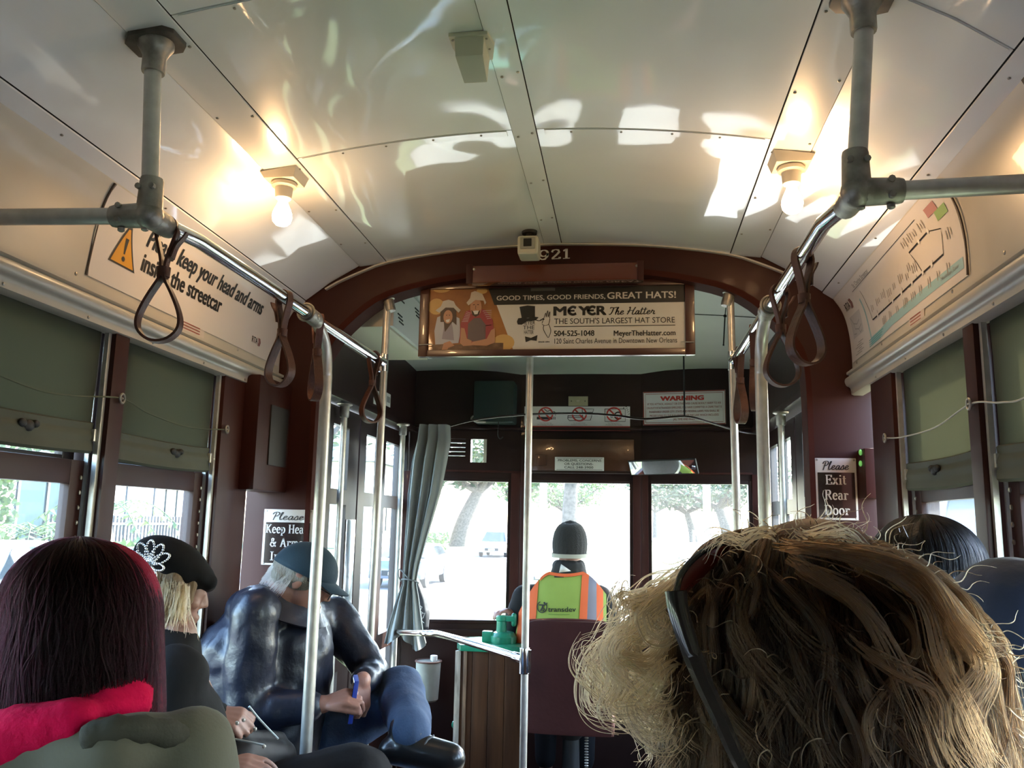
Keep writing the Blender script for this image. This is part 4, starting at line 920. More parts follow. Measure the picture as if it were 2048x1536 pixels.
PX0, PZ0, PW, PH = FX0 + 0.030, FZ0 + 0.022, 0.946, 0.2405
card = MB().box(PX0, PX0 + PW, FY - 0.002, FY + 0.006, PZ0, PZ0 + PH).build('poster', M('poster_paper', (0.66, 0.63, 0.56), 0.4, coat=0.25), t)
def pf(layer): return lambda X, Y: (PX0 + X / 1847 * PW, FY - 0.002 - 0.0004 * (layer + 1), PZ0 + Y / 463 * PH)
def pm(name, col, rough=0.45, **k): return M(name, col, rough, coat=0.2, **k)
m = MB(); put_poly(m, [(0, 0), (635, 0), (455, 463), (0, 463)], pf(0)); m.build('photo_ground', pm('photo_orange', (0.42, 0.17, 0.035), col2=(0.16, 0.05, 0.012), vscale=5), card)
AMB = pm('photo_amber', (0.62, 0.38, 0.12))
for c in ((95, 455, 62, 45), (395, 440, 40, 55), (60, 330, 90, 60), (560, 60, 80, 60)): m = MB(); put_disc(m, (max(2, c[0]), c[1]), c[2] if c[0] > c[2] else c[0], min(c[3], 463 - c[1] if c[1] < 440 else 22), pf(1), 20); m.build('photo_light', AMB, card)
m = MB(); put_poly(m, [(488, 335), (1847, 335), (1847, 463), (440, 463)], pf(1)); m.build('black_band', pm('ad_black', (0.016, 0.015, 0.013)), card)
m = MB(); put_poly(m, [(40, 8), (560, 8), (560, 58), (400, 62), (210, 48), (40, 52)], pf(2)); m.build('photo_fence', pm('photo_wood', (0.16, 0.09, 0.05), var=.3, vscale=40), card)
SK = pm('photo_skin', (0.50, 0.25, 0.14)); HATW = pm('photo_hat', (0.58, 0.50, 0.40)); SHW = pm('photo_pale_shirt', (0.46, 0.47, 0.52)); DKH = pm('photo_dark_hair', (0.045, 0.022, 0.014)); RSH = pm('photo_check_red', (0.33, 0.045, 0.05)); DRS = pm('photo_vest_dark', (0.14, 0.10, 0.10))
m = MB(); put_poly(m, [(62, 50), (52, 150), (70, 250), (120, 270), (190, 262), (235, 240), (245, 130), (232, 60)], pf(3)); m.build('photo_shirt', SHW, card)
m = MB(); put_poly(m, [(110, 90), (130, 240), (165, 250), (188, 170), (200, 80)], pf(4)); m.build('photo_vest', pm('photo_lilac', (0.28, 0.26, 0.32)), card)
m = MB(); put_poly(m, [(95, 215), (92, 300), (120, 335), (175, 335), (210, 300), (215, 190), (185, 215), (130, 140), (120, 215)], pf(5)); m.build('photo_hair', DKH, card)
m = MB(); put_disc(m, (150, 252), 34, 50, pf(6)); put_poly(m, [(110, 5), (125, 60), (170, 75), (205, 40), (160, 25), (150, 5)], pf(6)); m.build('photo_skin', SK, card)
m = MB(); put_poly(m, [(55, 300), (85, 282), (130, 320), (190, 318), (228, 280), (242, 300), (205, 335), (190, 365), (150, 378), (110, 368), (95, 330)], pf(7)); m.build('photo_hat', pm('photo_white_hat', (0.56, 0.53, 0.48)), card)
m = MB(); put_poly(m, [(240, 60), (245, 200), (280, 290), (340, 310), (420, 300), (480, 225), (500, 60)], pf(8)); m.build('photo_shirt', RSH, card)
m = MB()
for k in range(7): put_stroke(m, [(255 + 5 * k, 215 + 12 * k), (300 + 3 * k, 215 + 10 * k)], pf(9), 4); put_stroke(m, [(405 + 8 * k, 290 - 14 * k), (470, 275 - 14 * k + 20)] if k < 5 else [(420, 180), (470, 190)], pf(9), 4)
m.build('photo_checks', pm('photo_check_pale', (0.55, 0.38, 0.36)), card)
m = MB(); put_poly(m, [(300, 70), (300, 200), (345, 240), (390, 240), (430, 190), (430, 70)], pf(9)); m.build('photo_vest', DRS, card)
m = MB(); put_disc(m, (355, 318), 42, 68, pf(10), 20); put_poly(m, [(245, 60), (250, 170), (275, 165), (295, 90), (330, 75), (330, 40), (270, 36)], pf(10)); put_poly(m, [(500, 60), (497, 165), (470, 150), (440, 88), (335, 66), (325, 42), (440, 36)], pf(10)); m.build('photo_skin', SK, card)
m = MB(); put_poly(m, [(322, 300), (330, 262), (355, 248), (380, 262), (388, 300), (370, 280), (340, 280)], pf(11)); put_stroke(m, [(334, 336), (346, 338)], pf(11), 5); put_stroke(m, [(364, 338), (376, 336)], pf(11), 5); put_stroke(m, [(354, 332), (352, 306), (358, 304)], pf(11), 3); put_stroke(m, [(136, 262), (145, 264)], pf(11), 5); put_stroke(m, [(157, 264), (166, 262)], pf(11), 5); tag(m.build('photo_features', DKH, card), kind='stuff')
m = MB(); put_poly(m, [(335, 292), (376, 294), (368, 268), (346, 266)], pf(12)); put_poly(m, [(135, 228), (166, 234), (160, 212), (142, 210)], pf(12)); m.build('photo_smile', WHITEP, card)
m = MB(); put_poly(m, [(284, 352), (300, 332), (350, 372), (410, 365), (420, 335), (430, 352), (415, 385), (400, 415), (372, 428), (345, 438), (318, 428), (310, 385)], pf(12)); m.build('photo_hat', HATW, card)
tx = MB(); put_text(tx, 'GOOD TIMES, GOOD FRIENDS,', pf(3), 505, 368, 33, 780, bold=.018); put_text(tx, 'GREAT HATS!', pf(3), 1300, 366, 47, 478, bold=.022); tx.build('headline', pm('headline_cream', (0.62, 0.58, 0.50)), card)
INK = pm('ad_ink', (0.015, 0.014, 0.012))
tx = MB(); put_text(tx, 'M', pf(2), 921, 252, 64, 85, bold=.05); put_text(tx, 'Y', pf(2), 1098, 252, 64, 72, bold=.05); put_text(tx, 'R', pf(2), 1228, 252, 64, 62, bold=.05)
for xx in (1020, 1158): put_stroke(tx, [(xx + 58, 304), (xx + 36, 312), (xx + 14, 300), (xx + 7, 284), (xx + 14, 266), (xx + 36, 256), (xx + 60, 264)], pf(2), 20, 17, smooth=True); put_stroke(tx, [(xx + 2, 284), (xx + 48, 284)], pf(2), 14, 14)
put_script(tx, 'The Hatter', pf(2), 1308, 252, 52, 320, thick=.16, thin=.08); tx.build('shop_name', INK, card)
tx = MB(); put_text(tx, "THE SOUTH'S LARGEST HAT STORE", pf(2), 924, 190, 40, 845); put_poly(tx, [(922, 169), (1772, 169), (1772, 174), (922, 174)], pf(2))
put_text(tx, '504-525-1048', pf(2), 924, 103, 39, 284, bold=.022); put_text(tx, 'MeyerTheHatter.com', pf(2), 1346, 101, 37, 426, bold=.022); put_text(tx, '120 Saint Charles Avenue in Downtown New Orleans', pf(2), 927, 49, 37, 856); put_text(tx, 'SINCE 1894', pf(2), 812, 58, 9, 80, bold=.03)
tx.build('address_lines', INK, card)
# emblem: top hat over a face of lettering, hand and bow tie
m = MB(); put_poly(m, [(672, 318), (690, 234), (785, 240), (784, 322), (728, 328)], pf(2)); put_poly(m, [(655, 210), (662, 190), (690, 188), (730, 212), (790, 218), (812, 240), (780, 245), (735, 235), (690, 238), (664, 235)], pf(2))
put_stroke(m, [(790, 222), (815, 215), (835, 225), (850, 222)], pf(2), 8, 5, smooth=True)
put_poly(m, [(716, 103), (722, 62), (758, 76), (758, 92)], pf(2)); put_poly(m, [(758, 92), (758, 76), (800, 70), (805, 112)], pf(2)); m.build('emblem_hat', INK, card)
m = MB()
for k, (y_, a, b) in enumerate(((188, 690, 788), (154, 700, 782), (120, 708, 776))): put_text(m, ('MEYER', 'THE', 'HATTER')[k], pf(3), a, y_, 27, b - a, bold=-.008)
for st in ([(836, 196), (850, 236), (862, 270), (866, 240)], [(866, 240), (876, 288), (880, 240)], [(880, 240), (892, 280), (890, 232)], [(836, 190), (858, 180), (884, 190), (892, 230)], [(850, 180), (848, 150), (880, 92)], [(884, 190), (900, 140), (884, 92)], [(828, 214), (842, 232), (854, 224)]): put_stroke(m, st, pf(3), 4, 3, smooth=True)
m.build('emblem_lines', INK, card)
MB().box(PX0 + 0.385, PX0 + 0.475, FY - 0.0032, FY - 0.002, PZ0 + PH - 0.016, PZ0 + PH - 0.004).build('tape_piece', M('old_tape', (0.10, 0.095, 0.08), 0.3), t)
# ------------------------------------------------------------------ notices on the front wall
t = thing('no_smoking_strip', (0, 4.73, 1.845), 'white strip with three red prohibition rings on the front wall', 'sign')
SXA, SXB = A(1049, 813, y=YF - 0.046).x, A(1260, 813, y=YF - 0.046).x; SZA, SZB = A(1260, 862, y=YF - 0.046).z, A(1260, 813, y=YF - 0.046).z; SW, SH = SXB - SXA, SZB - SZA
pl = MB().box(SXA, SXB, YF - 0.047, YF - 0.045, SZA, SZB).build('card', WHITEP, t)
sf = lambda l: (lambda u, v: (SXA + u / 1000 * SW, YF - 0.047 - 0.0006 * (l + 1), SZA + v / 240 * SH))
m = MB(); put_poly(m, [(0, 0), (1000, 0), (1000, 46), (0, 46)], sf(0)); m.build('red_band', REDP, pl)
m = MB(); put_text(m, 'Ordinance No. 60, 20-25. These Laws Are Strictly Enforced By The Transit Police.', sf(1), 30, 14, 19, 955); m.build('band_words', WHITEP, pl)
m = MB()
put_poly(m, [(120, 110), (270, 110), (270, 136), (120, 136)], sf(1)); put_poly(m, [(278, 110), (284, 110), (284, 136), (278, 136)], sf(1)); put_poly(m, [(292, 110), (298, 110), (298, 136), (292, 136)], sf(1))
put_stroke(m, [(190, 215), (220, 190), (245, 200), (265, 185), (290, 185), (300, 150)], sf(1), 7, smooth=True)
for st in ([(418, 150), (415, 120), (430, 100), (540, 100), (555, 120), (552, 150), (418, 150)], [(418, 132), (552, 132)], [(550, 215), (660, 215), (630, 105), (560, 105), (550, 215)], [(555, 180), (650, 180)]): put_stroke(m, st, sf(1), 6)
for st in ([(765, 215), (955, 215), (955, 92), (765, 92), (765, 215)], [(935, 215), (945, 232)]): put_stroke(m, st, sf(1), 6)
for k in range(5): put_stroke(m, [(958 + 6 * k, 235 - 14 * k - k * k), (972 + 6 * k, 240 - 14 * k - k * k)], sf(1), 5)
put_ring(m, (890, 150), 26, 40, sf(1)); put_ring(m, (830, 145), 8, 14, sf(1))
m.build('pictograms', BLACKP, pl)
for cx0, wd in ((205, 72), (525, 72), (850, 75)):
    m = MB(); put_ring(m, (cx0, 162), 58, 72, sf(2), 32); put_poly(m, [(cx0 - 50, 205), (cx0 - 38, 215), (cx0 + 50, 120), (cx0 + 38, 110)], sf(2)); m.build('red_ring', REDP, pl)
m = MB()
for cx0, a, b in ((205, 'No Smoking', 'Prohibido Fumar'), (525, 'No Eating/Drinking', 'Prohibido Comer o Tomar'), (850, 'No Playing Radios', 'Prohibido Un Radio')): put_text(m, a, sf(1), cx0, 70, 11, 110, align='C'); put_text(m, b, sf(1), cx0, 54, 11, 150, align='C')
m.build('captions', GREYP, pl)
# warning notice on the right facet
t = thing('warning_notice', (0.57, 4.7, 1.85), 'white warning notice with red double border on the right of the front wall', 'sign')
wx0, wx1 = 0.352, 0.795; wz0, wz1 = 1.872, 2.060
WW, WH = wx1 - wx0, wz1 - wz0
def wfn(l): return lambda u, v: (wx0 + u / 720 * WW, fy(wx0 + u / 720 * WW) - 0.046 - 0.0007 * (l + 1), wz0 + v / 310 * WH)
m = MB(); f_ = wfn(0); m.add([f_(0, 0), f_(720, 0), f_(720, 310), f_(0, 310)], [(0, 1, 2, 3)]); g_ = lambda u, v: (lambda p: (p[0], p[1] + 0.0035, p[2]))(f_(u, v)); m.add([g_(0, 0), g_(720, 0), g_(720, 310), g_(0, 310)], [(3, 2, 1, 0)])
n_ = 0
for k in range(4): m.f.append((k, 4 + k, 4 + (k + 1) % 4, (k + 1) % 4))
pl = m.build('card', WHITEP, t)
BR = M('red_brown_print', (0.30, 0.08, 0.06), 0.5)
m = MB()
for q_ in (4, 22): w_ = 12 if q_ == 4 else 5; put_stroke(m, [(q_, q_), (720 - q_, q_), (720 - q_, 310 - q_), (q_, 310 - q_), (q_, q_)], wfn(1), w_)
m.build('border', BR, pl)
m = MB(); put_text(m, 'WARNING', wfn(1), 345, 225, 40, 375, bold=.07, align='C'); m.build('title', REDP, pl)
m = MB()
for k, (s_, w_) in enumerate((('IF YOU ATTACK, ASSAULT OR OTHERWISE CAUSE BODILY HARM TO AN', 640), ('ON-DUTY RTA/TRANSDEV EMPLOYEE, YOU HAVE COMMITTED A CRIME THAT IS', 655), ('PUNISHABLE UNDER CITY, STATE AND FEDERAL LAWS. YOU SHALL BE', 610), ('PROSECUTED TO THE FULL EXTENT OF THE LAW WHICH INCLUDES', 600), ('JAIL TIME AND FINES.', 190))): put_text(m, s_, wfn(1), 360, 185 - 36 * k, 19, w_, bold=.01, align='C')
m.build('small_print', BR, pl)
# problems card on the destination box
a, b_2 = A(1110, 914, y=4.699), A(1208, 942, y=4.699)
t = thing('phone_card', (a.x, 4.699, b_2.z), 'white problems concerns or questions card on the brown destination box', 'sign')
pl = MB().box(a.x, b_2.x, 4.696, 4.6995, b_2.z, a.z).build('card', WHITEP, t)
kf = lambda u, v: (a.x + u / 460 * (b_2.x - a.x), 4.6952, b_2.z + v / 142 * (a.z - b_2.z))
m = MB(); put_text(m, 'PROBLEMS, CONCERNS', kf, 232, 96, 24, 405, align='C', bold=.012); put_text(m, 'OR QUESTIONS-', kf, 225, 59, 24, 270, align='C', bold=.012); put_text(m, 'CALL 248-3900', kf, 225, 23, 24, 270, align='C', bold=.012)
put_poly(m, [(15, 128), (445, 128), (445, 132), (15, 132)], kf); put_poly(m, [(15, 8), (445, 8), (445, 12), (15, 12)], kf); m.build('words', BLACKP, pl)
# ------------------------------------------------------------------ cards in the coves
def cove_card(name, label, side, y0, y1, h0, h1, m, off=0.003, th=0.0015):
    t = thing(name, cove(side, (y0 + y1) / 2, h0), label, 'card')
    fn = (lambda u, v: cove(side, y0 + (y1 - y0) * u, h0 + (h1 - h0) * v, off)) if side < 0 else (lambda u, v: cove(side, y1 + (y0 - y1) * u, h0 + (h1 - h0) * v, off))
    return t, MB().sheet(fn, 20, 20, th).build('card', m, t, smooth=60)
CARDW = M('card_white', (0.66, 0.62, 0.58), 0.35, coat=0.15)
YEL = M('warning_yellow', (0.62, 0.30, 0.03), 0.4)
t, cd_ = cove_card('safety_card', 'white cove card asking to keep head and arms inside, with yellow triangle', -1, 1.79, 2.915, 0.030, CLEN - 0.004, CARDW)
lf = lambda l: (lambda u, v: cove(-1, 1.79 + u, v, 0.0032 + 0.0005 * l))
m = MB(); put_text(m, 'Please keep your head and arms', lf(1), 0.205, 0.178, 0.050, 0.715, bold=.030, shear=.12); put_text(m, 'inside the streetcar', lf(1), 0.205, 0.110, 0.050, 0.445, bold=.030, shear=.12); m.build('words', BLACKP, cd_)
m = MB(); put_rows(m, [(0.065, 0.092), (0.180, 0.092), (0.130, 0.200), (0.115, 0.200)], lf(1), 14); m.build('triangle_border', BLACKP, cd_)
m = MB(); put_rows(m, [(0.074, 0.097), (0.171, 0.097), (0.126, 0.193), (0.119, 0.193)], lf(2), 14); m.build('triangle_fill', YEL, cd_)
m = MB(); put_rows(m, [(0.116, 0.168), (0.130, 0.168), (0.126, 0.126), (0.120, 0.126)], lf(3), 6); put_disc(m, (0.123, 0.113), 0.007, 0.007, lf(3)); m.build('exclamation', BLACKP, cd_)
CHEV = M('logo_chevron', (0.20, 0.07, 0.07), 0.5)
def rta(l_fn, u, v, s_, par):
    m = MB(); put_text(m, 'RTA', l_fn, u, v, s_, s_ * 2.0, bold=.012); m.build('logo_letters', BLACKP, par)
    m = MB()
    for k in range(2):
        a = u + s_ * (2.1 + .42 * k); m_ = [(a, v - .2 * s_), (a + .3 * s_, v - .2 * s_), (a + .62 * s_, v + .45 * s_), (a + .3 * s_, v + 1.1 * s_), (a, v + 1.1 * s_), (a + .30 * s_, v + .45 * s_)]
        put_poly(m, m_, l_fn)
    m.build('logo_chevrons', CHEV, par)
rta(lf(1), 0.890, 0.072, 0.022, cd_)
m = MB(); m.tube([lf(-3)(-0.006 + 0.01 * math.sin(k / 12 * PI), 0.03 + (CLEN - 0.034) * k / 12) for k in range(13)], 0.003, 6); m.build('bowed_edge', M('card_edge', (0.10, 0.07, 0.05), 0.5), t)
# route map on the right
MY1, MY0 = 2.915, 1.93
t, cd_ = cove_card('route_map', 'white route map card with pale blue river in the right cove', 1, MY0, MY1, 0.030, CLEN - 0.004, CARDW)
ML, MH = MY1 - MY0, CLEN - 0.034
mf = lambda l: (lambda u, v: cove(1, MY1 - u * ML, 0.030 + v * MH, 0.0032 + 0.0005 * l))
def strip(m, pts, wd, l, asp=ML / MH):
    """polyline in unit card space, width in card heights, subdivided so that it follows the curve"""
    P = []
    for (a, b) in zip(pts, pts[1:]):
        k = max(1, int(abs(b[1] - a[1]) / .06) + int(abs(b[0] - a[0]) / .1)); P += [(a[0] + (b[0] - a[0]) * i / k, a[1] + (b[1] - a[1]) * i / k) for i in range(k)]
    P.append(pts[-1]); f_ = mf(l); put_stroke(m, [(p[0] * asp, p[1]) for p in P], lambda u, v: f_(u / asp, v), wd)
RIV = M('river_blue', (0.30, 0.48, 0.50), 0.5); RIV2 = M('river_dark', (0.12, 0.34, 0.36), 0.5)
m = MB(); strip(m, [(.20, .72), (.215, .50), (.225, .30), (.24, .12)], .045, 1); strip(m, [(.235, .085), (.34, .10), (.45, .14), (.60, .15), (.80, .155), (.985, .15)], .11, 1); m.build('river', RIV, cd_)
m = MB()
for k in range(4): strip(m, [(.215, .03 + .028 * k), (.335 + .01 * k, .05 + .028 * k)], .014, 2)
m.build('water_lines', RIV2, cd_)
m = MB(); strip(m, [(.275, .34), (.40, .345), (.60, .36), (.74, .37), (.88, .375)], .020, 2); strip(m, [(.275, .34), (.245, .62), (.235, .80)], .008, 2); strip(m, [(.735, .37), (.68, .68), (.83, .70), (.90, .62), (.88, .375)], .010, 2); strip(m, [(.68, .68), (.83, .70)], .018, 2); strip(m, [(.175, .865), (.80, .90)], .006, 2)
for k in range(9): strip(m, [(.33 + .06 * k, .33 if k % 2 else .37), (.33 + .06 * k, .37 if k % 2 else .41)], .008, 2)
m.build('route_line', BLACKP, cd_)
m = MB()
for u_, v_ in ((.33, .345), (.48, .352), (.56, .357), (.65, .364), (.735, .37), (.80, .372), (.76, .69), (.83, .70)): put_disc(m, (u_, v_), .007, .03, mf(3), 12)
m.build('stop_marks', WHITEP, cd_)
m = MB()
rr = random.Random(3)
for u_, v_ in [(.285 + .055 * k, .48 + .02 * (k % 3)) for k in range(8)] + [(.37 + .065 * k, .22) for k in range(9)] + [(.66 + .045 * k, .80) for k in range(4)] + [(.64, .55), (.92, .52)]:
    for j in range(rr.choice((2, 3))): L_ = .06 + .06 * rr.random(); strip(m, [(u_ + .014 * j, v_ - L_ / 2), (u_ + .014 * j, v_ + L_ / 2)], .020, 2)
for k in range(6): strip(m, [(.055 + .02 * (k % 3), .06 + .03 * k), (.13 + .02 * (k % 2), .06 + .03 * k)], .013, 2)
tag(m.build('tiny_lettering', M('map_grey', (0.34, 0.31, 0.28), 0.5), cd_), kind='stuff')
m = MB(); put_rows(m, [(.045, .30), (.165, .30), (.165, .62), (.045, .62)], mf(1), 8); m.build('inset_map', M('inset_grey', (0.50, 0.48, 0.47), 0.5), cd_)
m = MB()
for st in ([(.055, .60), (.075, .50), (.11, .46), (.14, .50)], [(.075, .50), (.08, .42), (.12, .38), (.155, .42)], [(.12, .38), (.13, .32), (.15, .34)], [(.06, .36), (.09, .34)]): strip(m, st, .012, 2)
m.build('inset_lines', GREYP, cd_)
m = MB(); put_text(m, 'St. Charles Streetcar', lambda u, v: mf(2)(u, v), .205, .885, .060, .17); m.build('map_title', M('map_title_grey', (0.16, 0.15, 0.14), 0.5), cd_)
m = MB(); put_text(m, 'Mississippi River', lambda u, v: mf(3)(u, v), .845, .135, .045, .115); m.build('river_name', GREYP, cd_)
rta(lambda u, v: cove(1, MY1 - u, v, 0.0042), 0.045, 0.030 + .72 * MH, 0.026, cd_)
for (a, b, mm, nm) in (((.862, .80), (.925, .90), M('map_red', (0.45, 0.22, 0.20), 0.5), 'red_label'), ((.90, .70), (.965, .80), M('map_green', (0.27, 0.42, 0.16), 0.5), 'green_label')):
    m = MB(); put_rows(m, [a, (b[0], a[1]), b, (a[0], b[1])], mf(2), 4); m.build(nm, mm, cd_)
m = MB(); m.tube([cove(1, MY0 - 0.004 - 0.01 * math.sin(k / 12 * PI), 0.03 + (CLEN - 0.034) * k / 12, 0.005) for k in range(13)], 0.0025, 6); m.build('bowed_edge', M('card_edge_2', (0.10, 0.07, 0.05), 0.5), t)
# next card on the right, with its dark bowed edge strip
t, cd_ = cove_card('cove_card', 'white blank-looking cove card at the right photo edge, behind a black bowed strip', 1, 0.55, 1.47, 0.012, CLEN - 0.003, CARDW)
m = MB()
m.sheet(lambda u, v: cove(1, 1.475 + 0.020 * u + 0.02 * math.sin(v * PI), 0.01 + (CLEN - 0.012) * v, 0.006), 2, 20, 0.003); m.build('edge_strip', RUBBER, t)
m = MB(); f_ = lambda u, v: cove(1, u, v, 0.0042)
put_stroke(m, [(1.43, .03 + (CLEN - .06) * k / 12) for k in range(13)], f_, .003); put_stroke(m, [(1.43 - .08 * k, CLEN - .03) for k in range(11)], f_, .003); m.build('border_line', GREYP, cd_)
# small stickers on the mouldings
for sd, (p0, p1), lb in ((-1, ((363, 672), (410, 690)), 'small pale sticker on the left cove moulding under the safety card'), (1, ((1815, 672), (1845, 650)), 'small pale sticker on the right cove moulding under the route map')):
    a = A(*p0, x=sd * 1.012); b_2 = A(*p1, x=sd * 1.012); ya, yb = sorted((a.y, b_2.y))
    t = thing('sticker', a, lb, 'sticker')
    z0 = cove(sd, ya, 0).z - 0.002
    MB().sheet(lambda u, v: (sd * (1.0185 - 0.002 * 0) , ya + (yb - ya) * u, z0 + 0.004 + 0.034 * v), 2, 2, 0.001 * sd, (1, 0, 0)).build('paper', M('sticker_paper', (0.60, 0.54, 0.48), 0.4), t)
    m = MB(); fn_ = (lambda u, v: (sd * 1.0168, (ya + (yb - ya) * u if sd < 0 else yb - (yb - ya) * u), z0 + 0.004 + 0.034 * v))
    for k in range(3): put_poly(m, [(.1, .2 + .25 * k), (.8, .2 + .25 * k), (.8, .3 + .25 * k), (.1, .3 + .25 * k)], fn_)
    m.build('print', BR, t)
# ------------------------------------------------------------------ the street outside
ZG = -0.80
STREET = M('asphalt', (0.10, 0.10, 0.105), 0.9, var=0.25, vscale=0.8); CONC = M('pale_concrete', (0.27, 0.265, 0.25), 0.9, var=0.12, vscale=0.7)
LAWN = M('lawn', (0.055, 0.085, 0.030), 0.95, var=0.4, vscale=1.5, col2=(0.13, 0.15, 0.065))
MB().box(-90, 90, -60, 260, ZG - 0.3, ZG - 0.02).build('ground', LAWN)['kind'] = 'structure'
for i, (a, b) in enumerate(((-10.2, -3.6), (4.0, 10.6))): MB().box(a, b, -60, 260, ZG - 0.02, ZG + 0.005).build('road_%d' % (i + 1), STREET)['kind'] = 'structure'
for i, (a, b) in enumerate(((-3.6, -3.3), (3.7, 4.0), (-12.6, -10.2), (10.6, 13.0))): MB().box(a, b, -60, 260, ZG - 0.02, ZG + 0.10).build('kerb_%d' % (i + 1), CONC)['kind'] = 'structure'
MB().box(-1.3, 1.3, -60, 260, ZG - 0.02, ZG + 0.01).build('track_bed', M('track_gravel', (0.24, 0.225, 0.19), 0.95, var=0.2, vscale=4))['kind'] = 'structure'
for i, x in enumerate((-0.72, 0.72)): MB().box(x - 0.035, x + 0.035, -60, 260, ZG, ZG + 0.06).build('rail_track_%d' % (i + 1), STEEL_OLD)['kind'] = 'structure'
BARK = M('oak_bark', (0.10, 0.085, 0.07), 0.9, var=0.3, vscale=6, bump=0.6, bscale=8)
LEAFA = M('oak_leaves', (0.035, 0.052, 0.028), 0.7, var=0.4, vscale=0.9, trans=0.25, col2=(0.075, 0.105, 0.052)); LEAFB = M('light_leaves', (0.05, 0.085, 0.028), 0.6, var=0.4, vscale=0.9, trans=0.3, col2=(0.10, 0.15, 0.05))
def foliage(mb, c, R, n, rng, size=0.22):
    for k in range(n):
        d = Vector((rng.gauss(0, 1), rng.gauss(0, 1), rng.gauss(0, 1))).normalized() * (rng.random() ** 0.4)
        p = Vector(c) + Vector((d.x * R[0], d.y * R[1], d.z * R[2])); a = Vector((rng.gauss(0, 1), rng.gauss(0, 1), rng.gauss(0, .6))).normalized() * size * (.6 + .8 * rng.random()); b = a.orthogonal().normalized() * size * .45
        mb.add([p - a, p + b, p + a, p - b], [(0, 1, 2, 3)])
def tree(x, y, trunk_r, h, crown, seed, label, lean=0.0, leaf=None, n=900, forks=6):
    rng = random.Random(seed); t = thing('street_tree', (x, y, ZG), label, 'tree', 'trees along the avenue')
    top = Vector((x + lean, y, ZG + h * .45)); tr = MB(); tr.tube(smoothpath([(x, y, ZG - .1), (x + lean * .3, y, ZG + h * .2), top], 4), [trunk_r * (1.35 - .6 * k / 8) for k in range(9)], 12)
    tips = []
    for k in range(forks):
        a = 2 * PI * k / forks + rng.random(); e = top + Vector((math.cos(a) * crown * .7, math.sin(a) * crown * .7, h * (.25 + .25 * rng.random()))); mid = top.lerp(e, .5) + Vector((rng.gauss(0, .2), rng.gauss(0, .2), -h * .02))
        pth = smoothpath([top - Vector((0, 0, .15)), mid, e], 4); tr.tube(pth, [trunk_r * (.62 - .5 * i / (len(pth) - 1)) for i in range(len(pth))], 8); tips.append(e); tips.append(mid)
    tr.build('trunk', BARK, t, weld=False, fix=False)
    f = MB()
    for e in tips: foliage(f, e + Vector((0, 0, h * .04)), (crown * .42, crown * .42, h * .17), n // len(tips), rng, .22 if y < 40 else .36)
    tag(f.build('foliage', leaf or LEAFA, t, fix=False, smooth=0), kind='stuff')
for args in ((-14.6, 74, .62, 11, 8, 1, 'old oak with thick leaning trunk beyond the left windscreen', 1.8, None, 2600), (-2.9, 46, .40, 13, 10, 12, 'tall oak on the green strip straight ahead behind the knit hat', 0.2, None, 3000), (-9.5, 14.8, .28, 9, 4, 2, 'dark tree trunk right outside the second left window', -0.4),
             (-12.0, 92, .4, 9, 4, 3, 'thin reddish tree far ahead by the white car', 0.2, LEAFB), (12.2, 104, .6, 10, 9, 4, 'oak with dark trunk beyond the right windscreen', -1.2, None, 3000),
             (9.2, 118, .5, 9, 8, 5, 'bushy oak beyond the middle post of the right windscreen', -1.0, None, 3000), (-9.5, 130, .4, 9, 8, 6, 'pale oak ahead, left of the knit hat', 0.3, LEAFB, 2600),
             (5.0, 150, .4, 10, 6, 7, 'hazy oak far ahead, right of the knit hat', 0), (12.5, 20, .35, 9, 4, 10, 'oak beyond the right side window', 0), (-14, 34, .35, 9, 4.5, 11, 'leafy street tree beyond the left doors', 0)): tree(*args)
PAINTW = M('white_stucco', (0.42, 0.41, 0.39), 0.8, var=0.06, vscale=1); PANE = M('far_window_glass', (0.03, 0.05, 0.055), 0.1, coat=0.5); ROOFM = M('slate_roof', (0.12, 0.12, 0.13), 0.8); TRIMD = M('dark_trim', (0.05, 0.045, 0.04), 0.6)
def house(x, y0, y1, depth, h, m, label, wins, side=1):
    """house beside the street; facade at x faces the car"""
    xb = x + (-depth if x < 0 else depth); t = thing('house', ((x + xb) / 2, (y0 + y1) / 2, ZG), label, 'house', 'houses along the avenue')
    MB().box(x, xb, y0, y1, ZG, ZG + h).build('walls', m, t)
    ym = (y0 + y1) / 2; r = MB(); e = .5; s_ = 1 if x < 0 else -1
    r.add([(x + s_ * e, y0 - e, ZG + h), (xb - s_ * e, y0 - e, ZG + h), (xb - s_ * e, y1 + e, ZG + h), (x + s_ * e, y1 + e, ZG + h), ((x + xb) / 2, y0 + 2, ZG + h + 2.2), ((x + xb) / 2, y1 - 2, ZG + h + 2.2)], [(0, 1, 2, 3), (0, 1, 4), (1, 2, 5, 4), (2, 3, 5), (3, 0, 4, 5)]); r.build('roof', ROOFM, t)
    for (ya, yb, za, zb) in wins:
        f = MB(); xo = x + s_ * .06
        f.box(x, xo, ya, ya + .1, ZG + za, ZG + zb); f.box(x, xo, yb - .1, yb, ZG + za, ZG + zb); f.box(x, xo, ya, yb, ZG + za, ZG + za + .1); f.box(x, xo, ya, yb, ZG + zb - .1, ZG + zb); f.box(x, xo, (ya + yb) / 2 - .05, (ya + yb) / 2 + .05, ZG + za, ZG + zb)
        f = f.build('window', TRIMD, t); MB().box(x, x + s_ * .02, ya, yb, ZG + za, ZG + zb).build('pane', PANE, f)
house(-17.0, 17.5, 27.0, 8, 6.0, PAINTW, 'white stucco house with ivy beyond the nearer left window', [(22.0, 24.6, 1.3, 3.3), (18.3, 19.8, 1.3, 3.3), (22.0, 24.0, 4.0, 5.4)])
